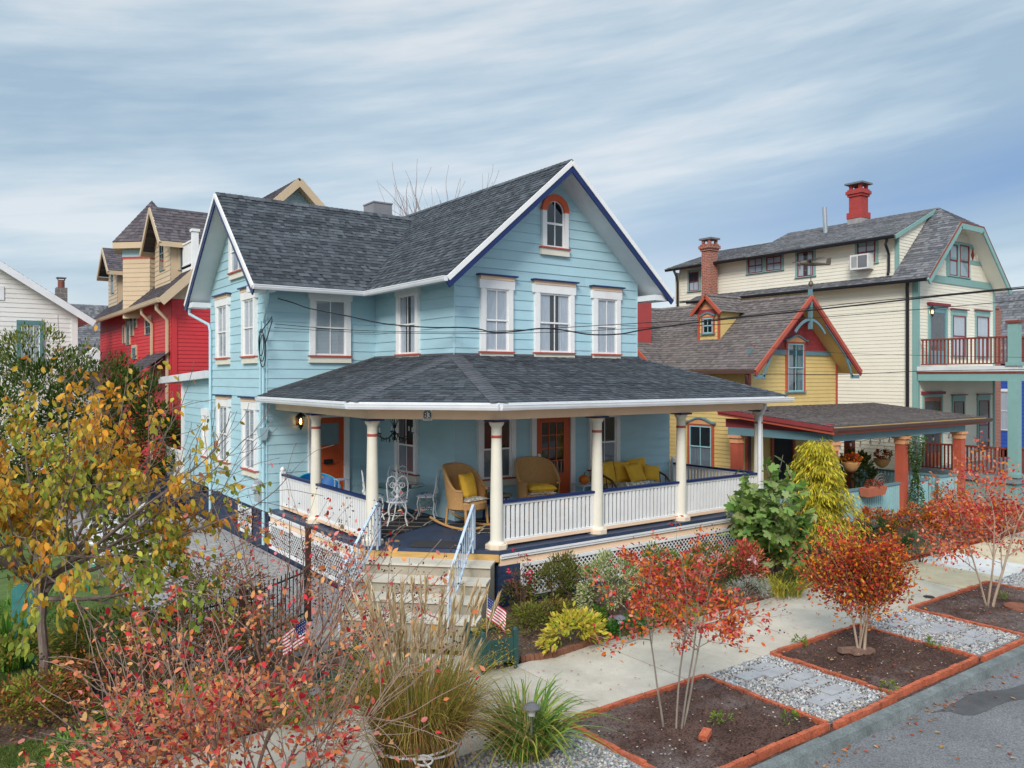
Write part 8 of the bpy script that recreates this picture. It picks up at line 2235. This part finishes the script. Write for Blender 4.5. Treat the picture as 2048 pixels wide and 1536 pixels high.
def bare_tree(label, px, Z, ztop, n, group=None, sp=.6):
    q = at(px, 754, Z); b = Vector((q.x, q.y, 0)); t = thing('bare_tree', label, 'tree', b, group); out, tips = [], []
    cfg = dict(n=[0, (4, 6), (4, 6), (3, 4)], trop=[.05, .05, .05, .03], wob=[.10, .08, .06, .04], taper=[.3, .4, .45, .6], ang=[None, (20, 45), (22, 48), (22, 45)], ratio=[None, (.45, .65), (.45, .65), (.4, .55)], seg=6, rr=.55, **{'from': [0, .25, .3, .5]})
    grow(b, (0, 0, 1), ztop * .50, .22, 3, cfg, out, tips)
    for s in range(n): grow(b + V3(0, 0, ztop * .3), (rnd.uniform(-sp, sp), rnd.uniform(-sp, sp), 1), ztop * .40, .10, 2, cfg, out, tips)
    wood(out, t, mat('grey_twig', (.30, .24, .23), .85), 'trunk', .008)
bare_tree('bare leafless tree whose twigs show above the blue house roof valley', 905, 42, 14.6, 12)
bare_tree('bare leafless tree whose topmost twigs show by the blue gable ridge', 1034, 50, 17.2, 0, None, .2)
# ---------------------------------------------------------------- lawn blades, weeds, litter
def scatter_blades(name, x0, x1, y0, y1, z, n, L, pal):
    c = np.stack([NR.uniform(x0, x1, n), NR.uniform(y0, y1, n), np.full(n, z)], -1)
    a = rdir(n, .5, 1)
    return tag(leafset(name, c, a, NR.uniform(L * .6, L * 1.3, n), pal, None, 'tri', .10, M_LEAF), kind='stuff')
mb = MB(); mb.face([(-8, 9.62, .06), (1.25, 9.62, .06), (1.35, 10.6, .06), (-8, 11.4, .06)]); tag(mb.build('lawn', MATS['lawn_base']), kind='structure')
scatter_blades('grass', -1.2, 1.25, 9.65, 10.6, .06, 9000, .055, [(.10, .17, .03), (.15, .22, .04), (.07, .12, .02), (.24, .22, .06)])
scatter_blades('grass', -1.5, 2.8, 12.1, 17, .0, 12000, .07, [(.08, .15, .03), (.12, .19, .03), (.05, .10, .02)])
def litter(name, n, x0, x1, y0, y1, z, L, pal, kind='oval', asp=.55):
    P = np.stack([NR.uniform(x0, x1, n), NR.uniform(y0, y1, n), np.full(n, z) + NR.uniform(0, .012, n)], -1); D = rdir(n, -.15, .25)
    return tag(leafset(name, P, D, L, pal, None, kind, asp, M_DRY, None, 3.0), kind='stuff')
LT = [(.36, .14, .05), (.45, .22, .08), (.28, .10, .05), (.50, .30, .12), (.40, .08, .05)]
litter('fallen_leaves', 130, 8, 18, 5.5, 7.4, .06, .06, LT); litter('fallen_leaves', 600, 7, 18, 9.6, 11.8, .08, .06, LT); litter('fallen_leaves', 700, 18, 30, 9.6, 11.8, .10, .07, LT + [(.55, .16, .05)])
litter('fallen_leaves', 260, -1, 4.3, 9.6, 12, .06, .07, LT); litter('fallen_leaves', 50, 7, 16, 3.5, 5.2, -.085, .08, LT); litter('fallen_leaves', 150, 7, 18, 5.0, 5.24, -.09, .06, LT); litter('fallen_leaves', 190, 4, 22, 7.6, 9.3, .03, .045, LT); litter('fallen_leaves', 160, 7, 20, 9.1, 9.42, .03, .045, LT); litter('fallen_leaves', 60, 8.8, 14.2, 5.6, 7.4, .06, .05, LT)
litter('mulch_chips', 5200, 6.25, 17.3, 5.62, 7.38, .055, .035, [(.05, .028, .02), (.085, .05, .036), (.035, .02, .016), (.12, .08, .06)], 'tri', .45); litter('mulch_chips', 3500, 7, 18, 9.55, 11.8, .06, .045, [(.06, .04, .03), (.10, .07, .05), (.16, .11, .08), (.04, .028, .02)], 'tri', .4)
litter('white_pebbles', 330, 6.3, 17.3, 5.65, 7.38, .065, .030, [(.55, .53, .50), (.42, .40, .38), (.6, .5, .44)], 'oval', .8)
for (px, py, lb) in ((1442, 1448, 'tiny green weed in the nearest kerbside bed near the slender trunks'), (1578, 1447, 'small green weed by the right brick edging of the nearest bed'), (1864, 1295, 'small green weed by the right edging of the bed with the bushy tree'), (1780, 1384, 'small green weed at the kerb side of the bed with the bushy tree'), (1600, 1290, 'little green weed at the pavement side of the bed with the bushy tree'), (2010, 1200, 'small green weed beside the three pale trunks')):
    sh('weed', lb, 'weed', px, py, .12, .13, .10, 90, .045, [(.13, .22, .03), (.2, .26, .05)], clumps=10, cr=.3, stem=False, group='weeds in the kerbside beds')
q = on_z(2040, 1165, .04); shrub('groundcover_bed', 'mat of red and green groundcover in the farthest kerbside bed', 'plant', (20.3, 6.5, .2), (1.05, .8, .2), 2600, .06, [(.07, .12, .03), (.36, .08, .04), (.10, .15, .03), (.45, .16, .06)], None, 60, .2, stem=False, surf=.1, base=(20.3, 6.5, .05))
# ================================================================ camera, light, sky
cam = bpy.data.cameras.new('camera'); co = bpy.data.objects.new('camera', cam); COL.objects.link(co)
co.location = (0, 0, HC); co.rotation_euler = (pi / 2, 0, -YAW)
cam.sensor_width = 36; cam.lens = FPX / 2048 * 36; cam.shift_y = -14 / 2048
cam.clip_start = .1; cam.clip_end = 3000
sc.camera = co
SUN_EL, SUN_AZ = radians(42), radians(-62)      # azimuth from +y towards +x
sd = Vector((sin(SUN_AZ) * cos(SUN_EL), cos(SUN_AZ) * cos(SUN_EL), sin(SUN_EL)))
sd = Vector((-.62, -.50, .60)).normalized()
SUN_EL = math.asin(sd.z)
sl = bpy.data.lights.new('sun', 'SUN'); sl.energy = 1.35; sl.angle = radians(22); sl.color = (1, .95, .88)
so = bpy.data.objects.new('sun', sl); COL.objects.link(so)
so.rotation_euler = (-sd).to_track_quat('-Z', 'Y').to_euler()
W = bpy.data.worlds.new('World'); sc.world = W
nt, new, ln = nodes(W)
wo = new('ShaderNodeOutputWorld'); bg = new('ShaderNodeBackground')
sky = new('ShaderNodeTexSky'); sky.sky_type = 'NISHITA'; sky.sun_disc = False
sky.sun_elevation = SUN_EL; sky.sun_rotation = math.atan2(sd.x, sd.y); sky.altitude = 10
sky.air_density = 1.0; sky.dust_density = 1.5; sky.ozone_density = 1.5
tc = new('ShaderNodeTexCoord')
sx = new('ShaderNodeSeparateXYZ'); ln(tc.outputs['Generated'], sx.inputs[0])
def mth(op, a, b=None, c=None, clamp=False):
    n = new('ShaderNodeMath'); n.operation = op; n.use_clamp = clamp
    for i, v in enumerate((a, b, c)):
        if v is None: continue
        if isinstance(v, (int, float)): n.inputs[i].default_value = v
        else: ln(v, n.inputs[i])
    return n.outputs[0]
# cloud deck as streaks in azimuth / elevation
az = mth('ARCTAN2', sx.outputs['X'], sx.outputs['Y'])
el = mth('MAXIMUM', sx.outputs['Z'], 0.0)
sl_ = mth('SUBTRACT', mth('MULTIPLY', el, 8.5), mth('MULTIPLY', az, 1.05))
cx = new('ShaderNodeCombineXYZ'); ln(mth('MULTIPLY', az, 1.5), cx.inputs[0]); ln(sl_, cx.inputs[1]); cx.inputs[2].default_value = 4.4
n1 = new('ShaderNodeTexNoise'); n1.inputs['Scale'].default_value = 1.0; n1.inputs['Detail'].default_value = 7; n1.inputs['Roughness'].default_value = .48; n1.inputs['Distortion'].default_value = .35
ln(cx.outputs[0], n1.inputs['Vector'])
cx2 = new('ShaderNodeCombineXYZ'); ln(mth('MULTIPLY', az, 5), cx2.inputs[0]); ln(mth('MULTIPLY', sl_, 4.5), cx2.inputs[1])
n2 = new('ShaderNodeTexNoise'); n2.inputs['Scale'].default_value = 1.0; n2.inputs['Detail'].default_value = 6; n2.inputs['Roughness'].default_value = .55
ln(cx2.outputs[0], n2.inputs['Vector'])
nn = mth('ADD', n1.outputs[0], mth('MULTIPLY', mth('SUBTRACT', n2.outputs[0], .5), .42))
cr = new('ShaderNodeValToRGB'); ln(nn, cr.inputs[0])
EXPK = 2 ** 1.14
def skyc(r, g, b_): return (*[c / EXPK for c in srgb(r, g, b_)], 1)
SKYRAMP = cr.color_ramp
SKYRAMP.elements[0].position = .35; SKYRAMP.elements[0].color = skyc(164, 187, 205)
SKYRAMP.elements[1].position = .65; SKYRAMP.elements[1].color = skyc(222, 228, 232)
e = SKYRAMP.elements.new(.5); e.color = skyc(190, 208, 220)
# a bluer thinning of the deck to the right, its edge torn by the same streaks
gp = mth('ADD', az, mth('MULTIPLY', mth('SUBTRACT', nn, .5), .9))
g1 = new('ShaderNodeMapRange'); g1.interpolation_type = 'SMOOTHSTEP'; g1.inputs['From Min'].default_value = YAW - .12; g1.inputs['From Max'].default_value = YAW + .60; ln(gp, g1.inputs[0])
ec = mth('SUBTRACT', el, mth('ADD', .135, mth('MULTIPLY', mth('SUBTRACT', az, YAW), .15)))
g2 = new('ShaderNodeMapRange'); g2.interpolation_type = 'SMOOTHSTEP'; g2.inputs['From Min'].default_value = .085; g2.inputs['From Max'].default_value = .0; ln(mth('ABSOLUTE', mth('ADD', ec, mth('MULTIPLY', mth('SUBTRACT', n2.outputs[0], .5), .06))), g2.inputs[0])
gap = mth('MULTIPLY', mth('MULTIPLY', g1.outputs[0], g2.outputs[0]), .95)
mg = new('ShaderNodeMix'); mg.data_type = 'RGBA'; ln(gap, mg.inputs['Factor']); ln(cr.outputs[0], mg.inputs['A']); mg.inputs['B'].default_value = skyc(122, 155, 199)
# pale band above the horizon
hz = new('ShaderNodeMapRange'); hz.inputs['From Min'].default_value = .02; hz.inputs['From Max'].default_value = .17
hz.inputs['To Min'].default_value = .85; hz.inputs['To Max'].default_value = 0; hz.interpolation_type = 'SMOOTHSTEP'
ln(mth('ADD', el, mth('MULTIPLY', mth('SUBTRACT', nn, .5), -.12)), hz.inputs[0])
mx = new('ShaderNodeMix'); mx.data_type = 'RGBA'
ln(hz.outputs[0], mx.inputs['Factor']); ln(mg.outputs['Result'], mx.inputs['A']); mx.inputs['B'].default_value = skyc(226, 233, 240)
# overcast decks are brightest overhead
zb = new('ShaderNodeMapRange'); zb.inputs['From Min'].default_value = .42; zb.inputs['From Max'].default_value = .95; zb.inputs['To Min'].default_value = 1.0; zb.inputs['To Max'].default_value = 2.2; zb.interpolation_type = 'SMOOTHSTEP'
ln(el, zb.inputs[0])
zs_ = new('ShaderNodeVectorMath'); zs_.operation = 'SCALE'; ln(mx.outputs['Result'], zs_.inputs[0]); ln(zb.outputs[0], zs_.inputs['Scale'])
# clear sky showing through the thinner part of the cover
ns = new('ShaderNodeVectorMath'); ns.operation = 'SCALE'; ln(sky.outputs[0], ns.inputs[0]); ns.inputs['Scale'].default_value = .11
mx2 = new('ShaderNodeMix'); mx2.data_type = 'RGBA'; mx2.inputs['Factor'].default_value = .9
ln(ns.outputs[0], mx2.inputs['A']); ln(zs_.outputs[0], mx2.inputs['B'])
ln(mx2.outputs['Result'], bg.inputs[0]); bg.inputs[1].default_value = 1.0
ln(bg.outputs[0], wo.inputs[0])
sc.view_settings.view_transform = 'Standard'; sc.view_settings.look = 'None'; sc.view_settings.gamma = 1
sc.view_settings.exposure = 1.14
sc.cycles.max_bounces = 8; sc.cycles.diffuse_bounces = 5; sc.cycles.transparent_max_bounces = 12
sc.cycles.use_denoising = True
